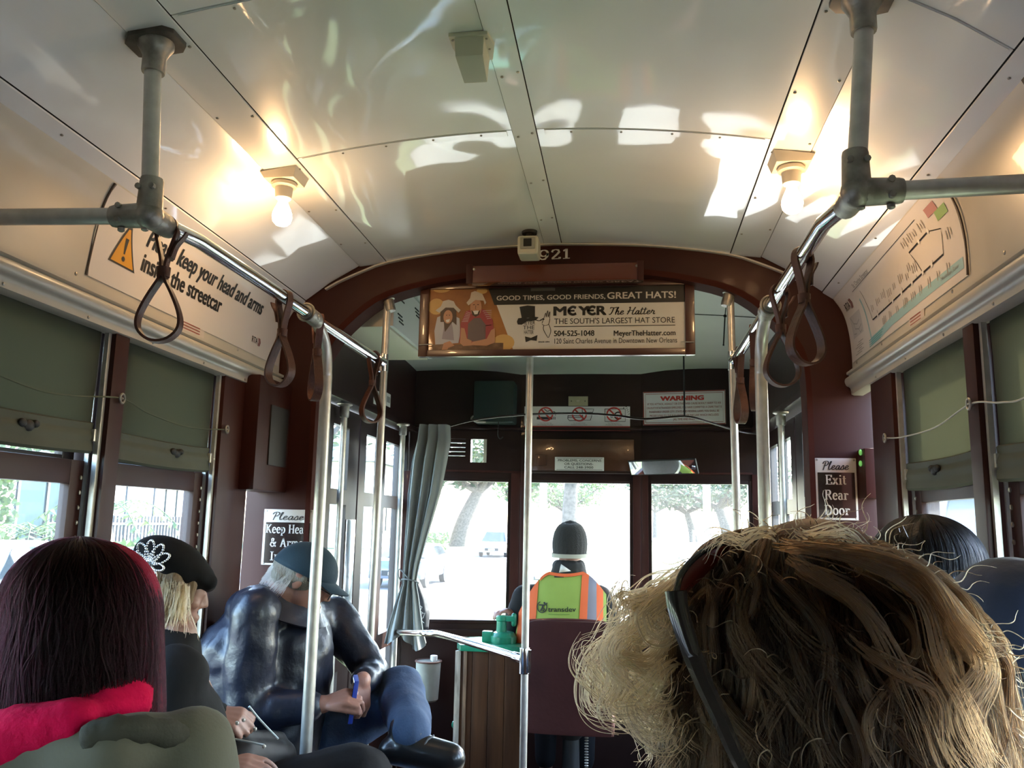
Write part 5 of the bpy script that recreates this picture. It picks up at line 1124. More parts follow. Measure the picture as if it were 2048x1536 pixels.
house(-20.5, 29.5, 42, 8, 6.5, PAINTW, 'pale house with open gallery beyond the left fence', [(31, 33, 1.2, 3.4), (35, 37, 1.2, 3.4), (38.5, 40, 1.2, 3.4)])
house(-19.0, 62, 78, 9, 6.5, M('cream_stucco', (0.60, 0.56, 0.48), 0.8), 'cream shop house with dark window beyond the left windscreen', [(64, 66.5, 1.2, 3.4), (69, 72, 1.2, 3.4)])
house(19.0, 30, 48, 9, 7.0, PAINTW, 'white house beyond the right side windows', [(33, 35, 1.2, 3.4), (39, 41, 1.2, 3.4)])
house(18.0, 66, 84, 9, 7.0, M('grey_stucco', (0.42, 0.42, 0.43), 0.8), 'grey house beyond the right windscreen', [(70, 72, 1.2, 3.4), (76, 78, 1.2, 3.4)])
iv = MB(); rng = random.Random(5)
for k in range(2600):
    y = rng.uniform(20.4, 25.6); z = rng.uniform(.4, 5.2)
    if 21.8 < y < 24.8 and 1.2 < z < 3.9 : continue
    if y < 21.9 or z > 3.9 or (y > 24.9 and z < 2.2 and rng.random() < .4):
        p = Vector((-16.85 + rng.uniform(-.12, .12), y, ZG + z)); a = Vector((rng.gauss(0, .4), rng.gauss(0, 1), rng.gauss(0, 1))).normalized() * .11; b = a.orthogonal().normalized() * .08; iv.add([p - a, p + b, p + a, p - b], [(0, 1, 2, 3)])
tag(tag(iv.build('ivy', LEAFB, None, fix=False, smooth=0), 'green ivy climbing the white stucco house', 'ivy'), kind='stuff')
def hedge(x0, x1, y0, y1, h, label, m, n=900):
    f = MB(); rng = random.Random(int(y0 * 7 + x0))
    for k in range(n):
        p = Vector((rng.uniform(x0, x1), rng.uniform(y0, y1), ZG + h * rng.random() ** .6)); a = Vector((rng.gauss(0, 1), rng.gauss(0, 1), rng.gauss(0, 1))).normalized() * .16; b = a.orthogonal().normalized() * .08; f.add([p - a, p + b, p + a, p - b], [(0, 1, 2, 3)])
    tag(tag(f.build('hedge', m, None, fix=False, smooth=0), label, 'hedge'), kind='stuff')
hedge(-15.6, -14.6, 17, 28, 1.3, 'clipped green hedge before the ivy house', LEAFB); hedge(-12.6, -10.9, 47.5, 53, 1.4, 'green bushes at the foot of the leaning oak', LEAFB); hedge(11.4, 12.4, 30, 44, 1.2, 'hedge beyond the right side windows', LEAFA)
# palm fronds behind the near trunk
def palm(x, y, h, label, seed):
    t = thing('palm', (x, y, ZG), label, 'palm', 'palms by the fence'); rng = random.Random(seed)
    MB().tube([(x, y, ZG), (x, y, ZG + h)], [.16, .12], 10).build('trunk', BARK, t)
    for k in range(11):
        a = 2 * PI * k / 11 + rng.random() * .3; L = 1.7 + .3 * rng.random(); f = MB(); up = .5 + .5 * rng.random()
        sp = [Vector((x + math.cos(a) * L * s_, y + math.sin(a) * L * s_, ZG + h + up * s_ * 1.3 - 1.5 * s_ * s_)) for s_ in [i / 9 for i in range(10)]]
        sd = Vector((-math.sin(a), math.cos(a), 0))
        for i in range(1, 10):
            for s2 in (-1, 1): q_ = sp[i] + sd * s2 * .42 * math.sin(PI * (.15 + .8 * i / 9)) + Vector((0, 0, -.16)); f.add([sp[i] - (sp[i] - sp[i - 1]) * .25, sp[i] + (sp[i] - sp[i - 1]) * .25, q_], [(0, 1, 2)])
        f.tube(sp, .012, 4); tag(f.build('frond', LEAFB, t, fix=False, smooth=0), kind='stuff')
palm(-13.3, 20.6, 2.3, 'palm with arching fronds right of the near tree trunk', 1); palm(-13.8, 18.6, 1.7, 'low palm left of the near tree trunk', 2)
t = thing('picket_fence', (-16.1, 28, ZG), 'dark picket fence beyond the second left window', 'fence')
FENCE = M('fence_iron', (0.06, 0.055, 0.06), 0.6)
for k in range(46): MB().box(-16.14, -16.08, 22.2 + k * .2, 22.27 + k * .2, ZG, ZG + 2.1).build('picket', FENCE, t, smooth=0, fix=False)
for z in (.4, 1.8): MB().box(-16.17, -16.05, 22.1, 31.4, ZG + z, ZG + z + .08).build('fence_rail', FENCE, t)
# poles
for x, y, lb in ((-3.0, 33, 'pale trolley pole beyond the left windscreen'), (3.35, 34, 'pale trolley pole beyond the right windscreen'), (-9.0, 17.0, 'grey street lamp post outside the second left window')):
    t = thing('street_pole', (x, y, ZG), lb, 'pole'); m_ = M('pole_paint_%d' % int(y), (0.62, 0.62, 0.60), 0.5)
    MB().tube([(x, y, ZG), (x, y, ZG + 8)], [.17, .11] if x > -5 else [.07, .05], 14).build('shaft', m_, t); MB().lathe([(.30, 0), (.30, .25), (.2, .35), (.18, .5)] if x > -5 else [(.14, 0), (.14, .2), (.08, .3)], (x, y, ZG), (0, 0, 1), 14).build('base', m_, t)
# cars
TYRE = M('tyre', (0.012, 0.012, 0.013), 0.8); HUB = M('hub_cap', (0.5, 0.5, 0.52), 0.3, metal=1); CGL = M('car_glass', (0.02, 0.03, 0.035), 0.05, coat=0.6); LAMP = M('headlamp', (0.7, 0.72, 0.75), 0.1, coat=0.5); TAIL = M('tail_lamp', (0.4, 0.02, 0.02), 0.2, coat=.4)
def car(x, y, rz, col, label, suv=False, name='car'):
    t = thing(name, (0, 0, 0), label, 'car', 'cars on the avenue'); H = 1.62 if suv else 1.38
    pm_ = M('car_paint', col, 0.25, coat=0.8)
    side = [(-2.2, .30), (-2.22, .62), (-2.1, .86), (-1.3, .92), (-.65, H - .06), (.2, H), (1.1, H - .03), (1.75, 1.02 if not suv else 1.35), (2.1, .94), (2.2, .70), (2.18, .30)]
    b = MB(); n = len(side)
    for (sx, in_) in ((-1, 1), (1, 1)): b.v += [(sx * (.86 - (.16 * max(0, (z - .9)) / .5)), yy, z) for yy, z in side]
    b.f = [tuple(range(n)), tuple(range(2 * n - 1, n - 1, -1))] + [((i + 1) % n, i, n + i, n + (i + 1) % n) for i in range(n)]
    b.build('body', pm_, t, bevel=0.05, segs=2)
    for sx in (-1, 1):
        g = MB(); P = [(-1.12, .96), (-.60, H - .14), (.2, H - .09), (1.05, H - .12), (1.5, 1.0 if not suv else 1.0)]; g.prism([(sx * (.865 - .16 * max(0, z - .9) / .5), yy, z) for yy, z in P], (sx * .006, 0, 0)).build('side_window', CGL, t)
    g = MB(); k = lambda z: .80 - .16 * max(0, z - .9) / .5
    g.add([(-k(.95), -1.32, .945), (k(.95), -1.32, .945), (k(H), -.70, H - .10), (-k(H), -.70, H - .10)], [(0, 1, 2, 3)]).build('windscreen', CGL, t)
    g = MB(); zz = 1.38 if suv else 1.05
    g.add([(-k(.98), 1.79, zz - .05), (k(.98), 1.79, zz - .05), (k(H), 1.16, H - .06), (-k(H), 1.16, H - .06)], [(3, 2, 1, 0)]).build('rear_window', CGL, t)
    for sx in (-1, 1):
        for yy in (-1.4, 1.38):
            wl = MB().lathe([(.22, -.1), (.32, -.09), (.335, 0), (.32, .09), (.22, .1)], (sx * .78, yy, .33), (1, 0, 0), 20).build('wheel', TYRE, t); MB().lathe([(.20, .0), (.19, .02), (.05, .03)], (sx * .88, yy, .33), (sx, 0, 0), 14).build('hub', HUB, wl)
        MB().box(sx * .5, sx * .78, -2.24, -2.16, .60, .74).build('headlamp', LAMP, t, bevel=.02); MB().box(sx * .55, sx * .80, 2.14, 2.21, .66, .82).build('tail_lamp', TAIL, t, bevel=.02)
    MB().box(-.42, .42, -2.235, -2.18, .40, .56).build('grille', RUBBER, t); MB().box(-.2, .2, -2.25, -2.23, .42, .52).build('number_plate', WHITEP, t)
    t.location = (x, y, ZG); t.rotation_euler = (0, 0, rz); return t
car(-8.0, 54, 0.0, (0.55, 0.56, 0.58), 'white van-like car facing us beyond the left windscreen', suv=True)
car(-7.0, 28.5, 0, (0.10, 0.12, 0.16), 'dark car with silver wheel half hidden by the curtain', name='car')
car(-11.3, 15.0, PI, (0.16, 0.17, 0.18), 'silver parked car outside the nearer left window', suv=True); car(-11.2, 20.6, PI, (0.12, 0.16, 0.22), 'blue-grey parked car outside the second left window'); car(9.6, 44, PI, (0.5, 0.5, 0.5), 'pale parked car beyond the right windscreen'); car(9.8, 17.5, PI, (0.35, 0.36, 0.38), 'grey parked car outside the right side window')
# striped awning on the right
t = thing('awning', (14, 26, 1.5), 'blue ribbed barrel awning seen through the right side window', 'awning')
AWN = M('awning_blue', (0.10, 0.15, 0.26), 0.6); AWR = M('awning_rib', (0.03, 0.04, 0.07), 0.6)
MB().sheet(lambda u, v: (10.2 + 7.0 * v, 26.5 + 1.9 * math.cos(PI * u), ZG + 2.1 + 1.5 * math.sin(PI * u)), 24, 8, 0.03).build('cloth', AWN, t)
for k in range(12):
    v = k / 11; MB().tube([(10.2 + 7.0 * v, 26.5 + 1.93 * math.cos(PI * u / 20), ZG + 2.1 + 1.53 * math.sin(PI * u / 20)) for u in range(21)], .045, 6).build('rib', AWR, t)
for y_ in (24.7, 28.3):
    MB().tube([(10.3, y_, ZG), (10.3, y_, ZG + 2.15)], .05, 8).build('post', AWR, t)
# ------------------------------------------------------------------ people
def blob(name, mb, m, parent, voxel=0.012, smooth=3, disp=0.0, dscale=6.0, seed=0, dirn=None, cut=None):
    """weld overlapping volumes into one continuous skin; disp adds folds"""
    me = bpy.data.meshes.new(name); me.from_pydata(mb.v, [], mb.f)
    o = bpy.data.objects.new(name, me); COL.objects.link(o)
    r = o.modifiers.new('r', 'REMESH'); r.mode = 'VOXEL'; r.voxel_size = voxel; r.use_smooth_shade = True
    if smooth: s_ = o.modifiers.new('s', 'SMOOTH'); s_.iterations = smooth; s_.factor = 0.5
    me2 = bpy.data.meshes.new_from_object(o.evaluated_get(bpy.context.evaluated_depsgraph_get()))
    bpy.data.objects.remove(o); bpy.data.meshes.remove(me)
    n = len(me2.vertices); co = np.empty(n * 3); me2.vertices.foreach_get('co', co); co = co.reshape(-1, 3)
    if disp:
        no = np.empty(n * 3); me2.vertices.foreach_get('normal', no); no = no.reshape(-1, 3)
        d = np.array([noise.noise(Vector((c[0] * dscale + seed, c[1] * dscale, c[2] * dscale * .8))) + .5 * noise.noise(Vector((c[0] * dscale * 2.2, c[1] * dscale * 2.2 + seed, c[2] * dscale * 1.7))) for c in co])
        co = co + no * (d * disp)[:, None]
    org = np.array(root_loc(parent)); me2.vertices.foreach_set('co', (co - org).ravel())
    me2.polygons.foreach_set('use_smooth', [True] * len(me2.polygons)); me2.materials.clear(); me2.materials.append(m); me2.update(); me2.name = name
    b = bpy.data.objects.new(name, me2); COL.objects.link(b); b.parent = parent
    return b
def frame(yaw, pitch=0, roll=0):
    """head frame: X right, Y where it looks, Z up; yaw 0 = forward, + = towards the left side of the car"""
    return Matrix.Rotation(math.radians(yaw), 3, 'Z') @ Matrix.Rotation(math.radians(pitch), 3, 'X') @ Matrix.Rotation(math.radians(roll), 3, 'Y')
def head(mb, c, R, s=0.93):
    c = Vector(c); L = lambda x, y, z: c + R @ (Vector((x, y, z)) * s); E = lambda p, r: mb.ell(L(*p), tuple(q * s for q in r), R, 20, 14)
    E((0, -.012, .030), (.074, .096, .092)); E((0, .030, -.040), (.058, .062, .070)); E((0, .045, -.082), (.036, .040, .030)); E((0, .062, .010), (.056, .034, .050))
    mb.cap(L(0, .088, .022), .008 * s, L(0, .106, -.016), .010 * s); mb.cap(L(-.011, .096, -.022), .007 * s, L(.011, .096, -.022), .007 * s)
    mb.cap(L(-.030, .086, .034), .010 * s, L(.030, .086, .034), .010 * s); mb.cap(L(-.016, .094, -.052), .008 * s, L(.016, .094, -.052), .008 * s); mb.cap(L(-.014, .090, -.064), .009 * s, L(.014, .090, -.064), .009 * s)
    for k in (-1, 1):
        E((k * .042, .062, -.018), (.022, .022, .018)); mb.ell(L(k * .077, -.008, -.008), (.008 * s, .018 * s, .030 * s), R, 14, 10); mb.ell(L(k * .080, -.014, .010), (.007 * s, .018 * s, .016 * s), R, 14, 10)
        E((k * .031, .083, .010), (.012, .010, .009))
    return L
def hand(mb, wrist, d, nrm, side, curl=(35, 45, 30), thumb=35, s=0.93, spread=5):
    """palm, four unequal fingers and a thumb; d towards the fingers, nrm out of the back of the hand"""
    d = Vector(d).normalized(); nrm = Vector(nrm); nrm = (nrm - d * nrm.dot(d)).normalized(); x = d.cross(nrm) * side; w_ = Vector(wrist)
    for k in range(4):
        o = (k - 1.5) * .019 * s; mb.cap(w_ + x * o * .55 + d * .012 * s, .015 * s, w_ + x * o + d * (.078 - .004 * abs(k - 1.2)) * s, .0115 * s, 10, 3)
    lens = ((.040, .024, .020), (.046, .029, .022), (.043, .026, .021), (.033, .020, .018))
    for k in range(4):
        o = (k - 1.5) * .0205 * s; p = w_ + x * o + d * (.080 - .004 * abs(k - 1.2)) * s; dd = (d + x * math.tan(math.radians((k - 1.5) * spread))).normalized(); a = 0
        for j, L in enumerate(lens[k]):
            a += math.radians(curl[j] * (1 + .06 * (k - 1))); v = dd * math.cos(a) - nrm * math.sin(a); q_ = p + v * L * s
            mb.cap(p, (.0094 - .0008 * j) * s, q_, (.0086 - .0008 * j) * s, 10, 3); p = q_
    p = w_ - x * .022 * s + d * .022 * s; t_ = math.radians(thumb); v = (d * math.cos(t_) - x * math.sin(t_) - nrm * .35).normalized()
    q_ = p + v * .042 * s; mb.cap(p, .014 * s, q_, .0105 * s, 10, 3); v2 = (v * .8 + d * .35 - nrm * .35).normalized(); r2 = q_ + v2 * .030 * s; mb.cap(q_, .0105 * s, r2, .0090 * s, 10, 3); mb.cap(r2, .0090 * s, r2 + (v2 + d * .3).normalized() * .022 * s, .0075 * s, 10, 3)
def limb(mb, pts, rs):
    for (p, r), (q_, r2) in zip(zip(pts, rs), list(zip(pts, rs))[1:]): mb.cap(p, r, q_, r2, 14, 4)
SKIN = M('skin', (0.34, 0.165, 0.12), 0.5, var=0.07, vscale=14, bump=0.05, bscale=140)
SKIN2 = M('pale_skin', (0.27, 0.145, 0.11), 0.5, var=0.06, vscale=14)
def hairmat(name, col, rough=.35, ior=1.55):
    m = bpy.data.materials.new(name); m.use_nodes = True; t = m.node_tree; t.nodes.clear()
    h = t.nodes.new('ShaderNodeBsdfHairPrincipled'); h.parametrization = 'COLOR'; h.inputs['Color'].default_value = (*col, 1); h.inputs['Roughness'].default_value = rough; h.inputs['Radial Roughness'].default_value = .45; h.inputs['Random Roughness'].default_value = .2; h.inputs['IOR'].default_value = ior
    o = t.nodes.new('ShaderNodeOutputMaterial'); t.links.new(h.outputs[0], o.inputs[0]); return m
def strands(name, paths, radius, m, parent, taper=0.25):
    hc = bpy.data.hair_curves.new(name); hc.add_curves([len(p) for p in paths])
    org = root_loc(parent)
    pos = np.array([c for p in paths for c in p], dtype=np.float32) - np.array(org, dtype=np.float32)
    hc.points.foreach_set('position', pos.ravel())
    at_ = hc.attributes.get('radius') or hc.attributes.new('radius', 'FLOAT', 'POINT')
    rad = np.concatenate([radius * (1 - (1 - taper) * np.linspace(0, 1, len(p)) ** 2) for p in paths]).astype(np.float32)
    at_.data.foreach_set('value', rad); hc.materials.append(m)
    o = bpy.data.objects.new(name, hc); COL.objects.link(o); o.parent = parent; o['kind'] = 'stuff'
    return o
def wander(p, d, L, n, rng, curl=0.0, cr=0.01, grav=0.0, ph=None, axis=None):
    """one strand from p along d"""
    p = Vector(p); d = Vector(d).normalized(); out = [p.copy()]; e1 = d.orthogonal().normalized() if axis is None else Vector(axis); e2 = d.cross(e1).normalized(); ph = rng.random() * 6.28 if ph is None else ph
    for i in range(1, n + 1):
        t = i / n; d = (d + Vector((0, 0, -grav / n))).normalized(); p = p + d * (L / n)
        out.append(p + (e1 * math.cos(ph + curl * t * 6.28) + e2 * math.sin(ph + curl * t * 6.28)) * cr * min(1, t * 3))
    return out
# --- wooden seats under the passengers
def bench(x0, x1, y, label, long=False):
    t = thing('passenger_bench', ((x0 + x1) / 2, y, 0), label, 'bench', 'wooden benches')
    if long:
        for k in range(5): MB().box(x0 + .1 * k * 1.0, x0 + .1 * k + .09, y - .42, y + .36, .40, .425).build('seat_slat', WOOD, t, bevel=.004)
        MB().box(x0, x1, y - .42, y + .36, .33, .40).build('seat_frame', MAROON_D, t); MB().box(x0 + .02, x0 + .05, y - .40, y + .34, 0, .33).build('leg', MAROON_D, t); MB().box(x1 - .06, x1 - .03, y - .40, y + .34, 0, .33).build('leg', MAROON_D, t)
    else:
        for k in range(4): MB().box(x0, x1, y - .20 + .105 * k, y - .20 + .105 * k + .095, .40, .425).build('seat_slat', WOOD, t, bevel=.004)
        for k in range(4): MB().box(x0, x1, y - .275 - .02 * k, y - .25 - .02 * k, .46 + .105 * k, .46 + .105 * k + .095).build('back_slat', WOOD, t, bevel=.004)
        for xx in (x0 + .03, x1 - .05):
            MB().box(xx, xx + .025, y - .18, y + .18, 0, .40).build('leg', STEEL_OLD, t); MB().obox((xx + .012, y - .31, .62), (.012, 0, 0), (0, .012, 0), (0, -.035, .25)).build('back_bracket', STEEL_OLD, t)
bench(-1.0, -.34, 1.22, 'wooden seat under the red-haired passenger'); bench(-1.0, -.55, 1.98, 'wooden seat under the passenger in the black hat'); bench(-1.0, -.50, 2.62, 'long side bench under the passenger with the blue cap', True)
bench(.30, 1.0, .78, 'wooden seat under the blond passenger'); bench(.36, 1.0, 1.42, 'wooden seat under the navy hooded passenger'); bench(.36, 1.0, 2.0, 'wooden seat under the dark-haired passenger')
def seated(mb_body, jk, tr, base, sh_z, hip_z=.50, yaw=0, shw=.185, lean=.04, knee_dx=.09, fat=1.0, arms=True, hands_at=None, hand_kw=None, neck=None):
    """torso, legs and arms of a seated figure facing yaw; jk / tr collect jacket and trousers"""
    R = frame(yaw); B = Vector(base); L = lambda x, y, z: B + R @ Vector((x, y, 0)) + Vector((0, 0, z))
    hips = L(0, 0, hip_z); chest = L(0, lean, sh_z - .12); nk = Vector(neck) if neck is not None else L(0, lean + .02, sh_z + .06)
    mb_body.cap(hips, .14, chest, .13); mb_body.cap(chest, .10, nk, .05)
    if jk is not None:
        for k in (-1, 1): jk.cap(L(k * .075, 0, hip_z), .125 * fat, L(k * .085, lean, sh_z - .14), .118 * fat, 16, 5)
        jk.cap(L(-shw + .03, lean, sh_z - .04), .070 * fat, L(shw - .03, lean, sh_z - .04), .070 * fat, 16, 5); jk.cap(L(0, lean, sh_z - .08), .10, L(0, lean + .01, sh_z + .025), .068 * fat)
    for i, k in enumerate((-1, 1)):
        hp = L(k * .085, .02, hip_z - .02); kn = L(k * knee_dx, .42, hip_z + .0); an = L(k * knee_dx, .40, .09); toe = L(k * knee_dx * 1.1, .56, .05)
        limb(mb_body, [hp, kn, an, toe], [.075, .052, .036, .030])
        if tr is not None: limb(tr, [hp, kn, an + Vector((0, 0, .03))], [.092, .066, .055])
        s_ = L(k * shw, lean, sh_z - .02)
        if hands_at: el, wr = Vector(hands_at[i][0]), Vector(hands_at[i][1])
        else: el, wr = L(k * (shw + .05), lean + .06, sh_z - .28), L(k * .07, .27, hip_z + .12)
        limb(mb_body, [s_, el, wr], [.045, .036, .027])
        if jk is not None: limb(jk, [s_, el, el.lerp(wr, .86)], [.068 * fat, .058 * fat, .046])
        kw = (hand_kw[i] if hand_kw else {}); hd = dict(d=(wr - el), nrm=Vector((0, 0, 1)) + R @ Vector((0, .3, 0)), side=-k); hd.update(kw)
        hand(mb_body, wr, **hd)
    return L
# --- red-haired passenger, left foreground
HC = A(165, 1225, y=1.30); p = thing('person', (HC.x, 1.26, 0), 'person with long burgundy and red hair, pink scarf and olive jacket, seen from behind', 'person')
body = MB(); jk = MB(); tr = MB(); R = frame(-8, -6); head(body, (HC.x, HC.y + .02, HC.z + .005), R)
L = seated(body, jk, tr, (HC.x + .01, 1.22, 0), .985, shw=.20, lean=.05, fat=1.08)
body.cap((HC.x, 1.27, .98), .052, (HC.x, 1.31, HC.z - .04), .050)
blob('body', body, SKIN2, p, .012)
OLIVE = M('olive_cloth', (0.074, 0.069, 0.046), 0.9, var=.10, vscale=9, sheen=.05, bump=.08, bscale=160); DARKT = M('dark_trousers', (0.006, 0.006, 0.007), 0.9, spec=0.2); PINK = M('pink_fleece', (0.42, 0.003, 0.042), 0.95, var=.15, vscale=26, sheen=.0, spec=.1, bump=.4, bscale=90)
jk.cap((HC.x - .10, 1.20, .975), .052, (HC.x + .15, 1.18, .985), .050, 16, 5); jk.cap((HC.x + .15, 1.18, .985), .050, (HC.x + .21, 1.27, .985), .048, 16, 5)
blob('jacket', jk, OLIVE, p, .012, 4, disp=.012, dscale=7, seed=1); blob('trousers', tr, DARKT, p, .015)
cl = MB(); cl.tube(smoothpath([(HC.x + .125, 1.150, 1.010), (HC.x + .165, 1.160, 1.022), (HC.x + .205, 1.20, 1.012), (HC.x + .240, 1.26, .985), (HC.x + .25, 1.32, .955)], 5), [.018 + .002 * (k % 3) for k in range(21)], 12); cl.build('collar_edge', M('dark_olive_cloth', (0.028, 0.026, 0.017), 0.9, bump=.3, bscale=60), p, smooth=80)
sc_ = MB(); pts = [(HC.x + .100 * math.cos(a), 1.275 + .095 * math.sin(a), .998 + .012 * math.sin(2 * a + 1) + .030 * math.cos(a)) for a in [2 * PI * k / 14 for k in range(14)]]
for a, b in zip(pts, pts[1:] + pts[:1]): sc_.cap(a, .042, b, .040, 12, 4)
sc_.cap((HC.x - .15, 1.21, .955), .040, (HC.x + .00, 1.175, 1.005), .042); sc_.cap((HC.x + .0, 1.175, 1.005), .042, (HC.x + .085, 1.175, 1.026), .036); blob('pink_scarf', sc_, PINK, p, .008, 2, disp=.006, dscale=22)
def shell(c, Rr, a, s_, zend, flare, k=1.0, crown=(0, 0)):
    """hair surface: s_ 0 crown .. .45 widest .. 1 tips"""
    th = min(s_ / .45, 1) * PI / 2; x, y, z = Rr[0] * math.sin(th) * math.cos(a), Rr[1] * math.sin(th) * math.sin(a), Rr[2] * math.cos(th)
    if s_ > .45:
        z = -(s_ - .45) / .55 * zend; g = 1 + flare * (s_ - .45) / .55; x *= g; y *= 1 + (g - 1) * .3
    w_ = max(0, math.cos(th)); return Vector(c) + Vector((x * k + crown[0] * w_, y * k + crown[1] * w_, z * (k if s_ < .45 else 1)))
def hairmass(c, Rr, zf, flare, m, parent, k=.94, crown=(0, 0), rough=.004, name='hair'):
    mb = MB(); NA, NS = 64, 30
    for j in range(NS + 1):
        for i in range(NA):
            a = 2 * PI * i / NA; q_ = shell(c, Rr, a, j / NS, zf(a), flare, k, crown); n = noise.noise(Vector((a * 6, j * .12, 3)) ) if 0 < i else noise.noise(Vector((0, j * .12, 3)))
            q_ += Vector((math.cos(a), math.sin(a), 0)) * rough * math.sin(i * 2 * PI / NA * 9 + j * .15) * min(1, j / 8); mb.v.append(q_)
    for j in range(NS):
        for i in range(NA): mb.f.append((j * NA + i, (j + 1) * NA + i, (j + 1) * NA + (i + 1) % NA, j * NA + (i + 1) % NA))
    mb.f.append(tuple(NS * NA + i for i in range(NA)))
    return mb.build(name, m, parent, weld=True, smooth=180)
def shell_strands(c, Rr, n, seed, zf, flare, ok, crown=(0, 0), s0=(.0, .35), s1=(.8, 1.0), drift=.35, cw=.004, cv=1.5, k=(1.0, 1.06)):
    rng = random.Random(seed); out = []
    while len(out) < n:
        a = rng.uniform(-PI, PI)
        if not ok(a): continue
        st, en, kk_, ph, da = rng.uniform(*s0), rng.uniform(*s1), rng.uniform(*k), rng.random() * .8 + 3 * a, rng.gauss(0, drift) * .3; N = 18; out.append([])
        for i in range(N + 1):
            t = i / N; s_ = st + (en - st) * t; w_ = cw * math.sin(ph + t * 6.28 * cv) * min(1, s_ * 3); aa = a + da * t
            out[-1].append(shell(c, Rr, aa, s_, zf(a), flare, kk_, crown) + Vector((w_ * math.sin(aa), -w_ * math.cos(aa), 0)))
    return out
zf = lambda a: .27 + .07 * max(0, -math.cos(a)) ** 1.2
HRr = (.112, .114, .108); HCc = HC + Vector((.0, .0, .004))
hair = hairmass(HCc, HRr, zf, .28, M('burgundy_hair_mass', (0.006, 0.0012, 0.002), 0.9, spec=.1, stretch=(30, 30, 4), bump=.5, bscale=6), p)
def fall(c, Rr, n, seed, side_ok, crown, length, wid, zend, colour=None, spread=1.0, cw=0.004, cv=1.2):
    """strands that leave a crown point, follow an ellipsoid and then hang down"""
    rng = random.Random(seed); out = []; c = Vector(c)
    while len(out) < n:
        a = rng.uniform(-PI, PI)
        if not side_ok(a): continue
        th0 = rng.uniform(.02, 1.2); rr = 1 + .05 * rng.random(); pth = []; e = zend * (0.75 + .35 * rng.random()); ph = rng.random() * 6.28; th = th0; z = None
        N = 16
        for i in range(N + 1):
            t = i / N
            if th < PI * .52:
                v = Vector((math.sin(th) * math.cos(a), math.sin(th) * math.sin(a), math.cos(th))); q_ = Vector((v.x * Rr[0], v.y * Rr[1], v.z * Rr[2])) * rr; q_ += Vector((crown[0], crown[1], 0)) * max(0, math.cos(th)); th += .18; z = q_.z; last = q_
            else:
                z -= e / 10; q_ = Vector((last.x * (1 + wid * (last.z - z)), last.y * (1 + wid * .4 * (last.z - z)), z))
                if -e > z: break
            w_ = cw * math.sin(ph + t * 6.28 * cv); pth.append(c + q_ + Vector((w_ * math.sin(a), -w_ * math.cos(a), w_ * .3)))
        if len(pth) > 4: out.append(pth)
    return out
RH1 = hairmat('burgundy_hair', (0.006, 0.0014, 0.0025), .5, 1.18); RH2 = hairmat('red_hair', (0.16, 0.003, 0.013), .4, 1.25)
strands('hair_strands', shell_strands(HCc, HRr, 3400, 1, zf, .28, lambda a: True, (-.01, -.01), (.0, .45), (.6, 1.0), .6, .007, 1.6, (.99, 1.09)), .00055, RH1, hair)
strands('red_streaks', shell_strands(HCc, HRr, 700, 2, zf, .26, lambda a: random.random() < math.exp(-((a - .42) / .24) ** 2), (0, .0), (.08, .40), (.7, 1.0), .5, .006, 1.2, (1.0, 1.06)), .0005, RH2, hair)['label'] = 'bright red streak on the right side'
# --- passenger in the black hat
HC = A(337, 1178, y=2.02); p = thing('person', (-.84, 1.98, 0), 'person in black hat with sparkling brooch, blond hair and dark coat, holding a black bag', 'person')
body = MB(); jk = MB(); tr = MB(); yw = -52; R = frame(yw, -16, 0); HL = head(body, HC, R)
w1 = A(437, 1435, y=2.08); w2 = A(452, 1522, y=2.06)
L = seated(body, jk, tr, (-.86, 1.95, 0), .975, shw=.115, lean=.03, yaw=-48, knee_dx=.10, fat=1.08, hands_at=[((-.80, 2.20, .74), w1 + Vector((-.03, .02, .0))), ((-.78, 1.84, .68), w2 + Vector((-.02, -.0, -.005)))],
           hand_kw=[dict(d=(1, .15, -.12), nrm=(-.05, -.55, .8), side=1, curl=(50, 60, 35), thumb=25), dict(d=(1, .2, -.05), nrm=(0, -.35, .9), side=1, curl=(18, 22, 15), thumb=40)])
jk.cap((-.74, 2.12, .57), .10, (-.47, 2.29, .62), .115, 16, 5)
body.cap((-.82, 1.98, .93), .050, HC + R @ Vector((0, -.02, -.06)), .048)
blob('body', body, SKIN2, p, .0048, 2); BLK = M('black_coat', (0.005, 0.005, 0.006), 0.85, spec=0.25, bump=.1, bscale=40)
blob('coat', jk, BLK, p, .011, 3, disp=.008, dscale=9, seed=3); blob('trousers', tr, DARKT, p, .012)
co_ = MB()
for (pts) in ([(350, 1247), (378, 1262), (366, 1290), (340, 1300), (335, 1265)], [(345, 1290), (384, 1280), (372, 1312), (345, 1330)]):
    P = [A(a, b, y=1.97) for a, b in pts]; co_.prism(P, (0, .012, 0))
co_.build('coat_collar', BLK, p, bevel=.003)
hm = MB(); E = lambda q_, r: hm.ell(HL(*q_), r, R, 20, 12)
E((0, -.03, .02), (.078, .085, .085)); hm.cap(HL(.04, -.055, .0), .045, HL(.03, -.065, -.12), .030); hm.cap(HL(-.04, -.055, .0), .045, HL(-.03, -.065, -.12), .030); hm.cap(HL(.074, -.008, .03), .024, HL(.076, .005, -.09), .018); hm.cap(HL(.066, .040, .03), .016, HL(.070, .045, -.06), .010); hm.cap(HL(-.074, -.008, .03), .024, HL(-.076, .005, -.09), .018)
hair = blob('hair', hm, M('blond_hair_mass', (0.15, 0.09, 0.04), 0.6, stretch=(40, 40, 5), bump=.6, bscale=6), p, .007, 2, disp=.004, dscale=24)
rng = random.Random(4); BH = hairmat('blond_hair', (0.30, 0.19, 0.085)); ps = []
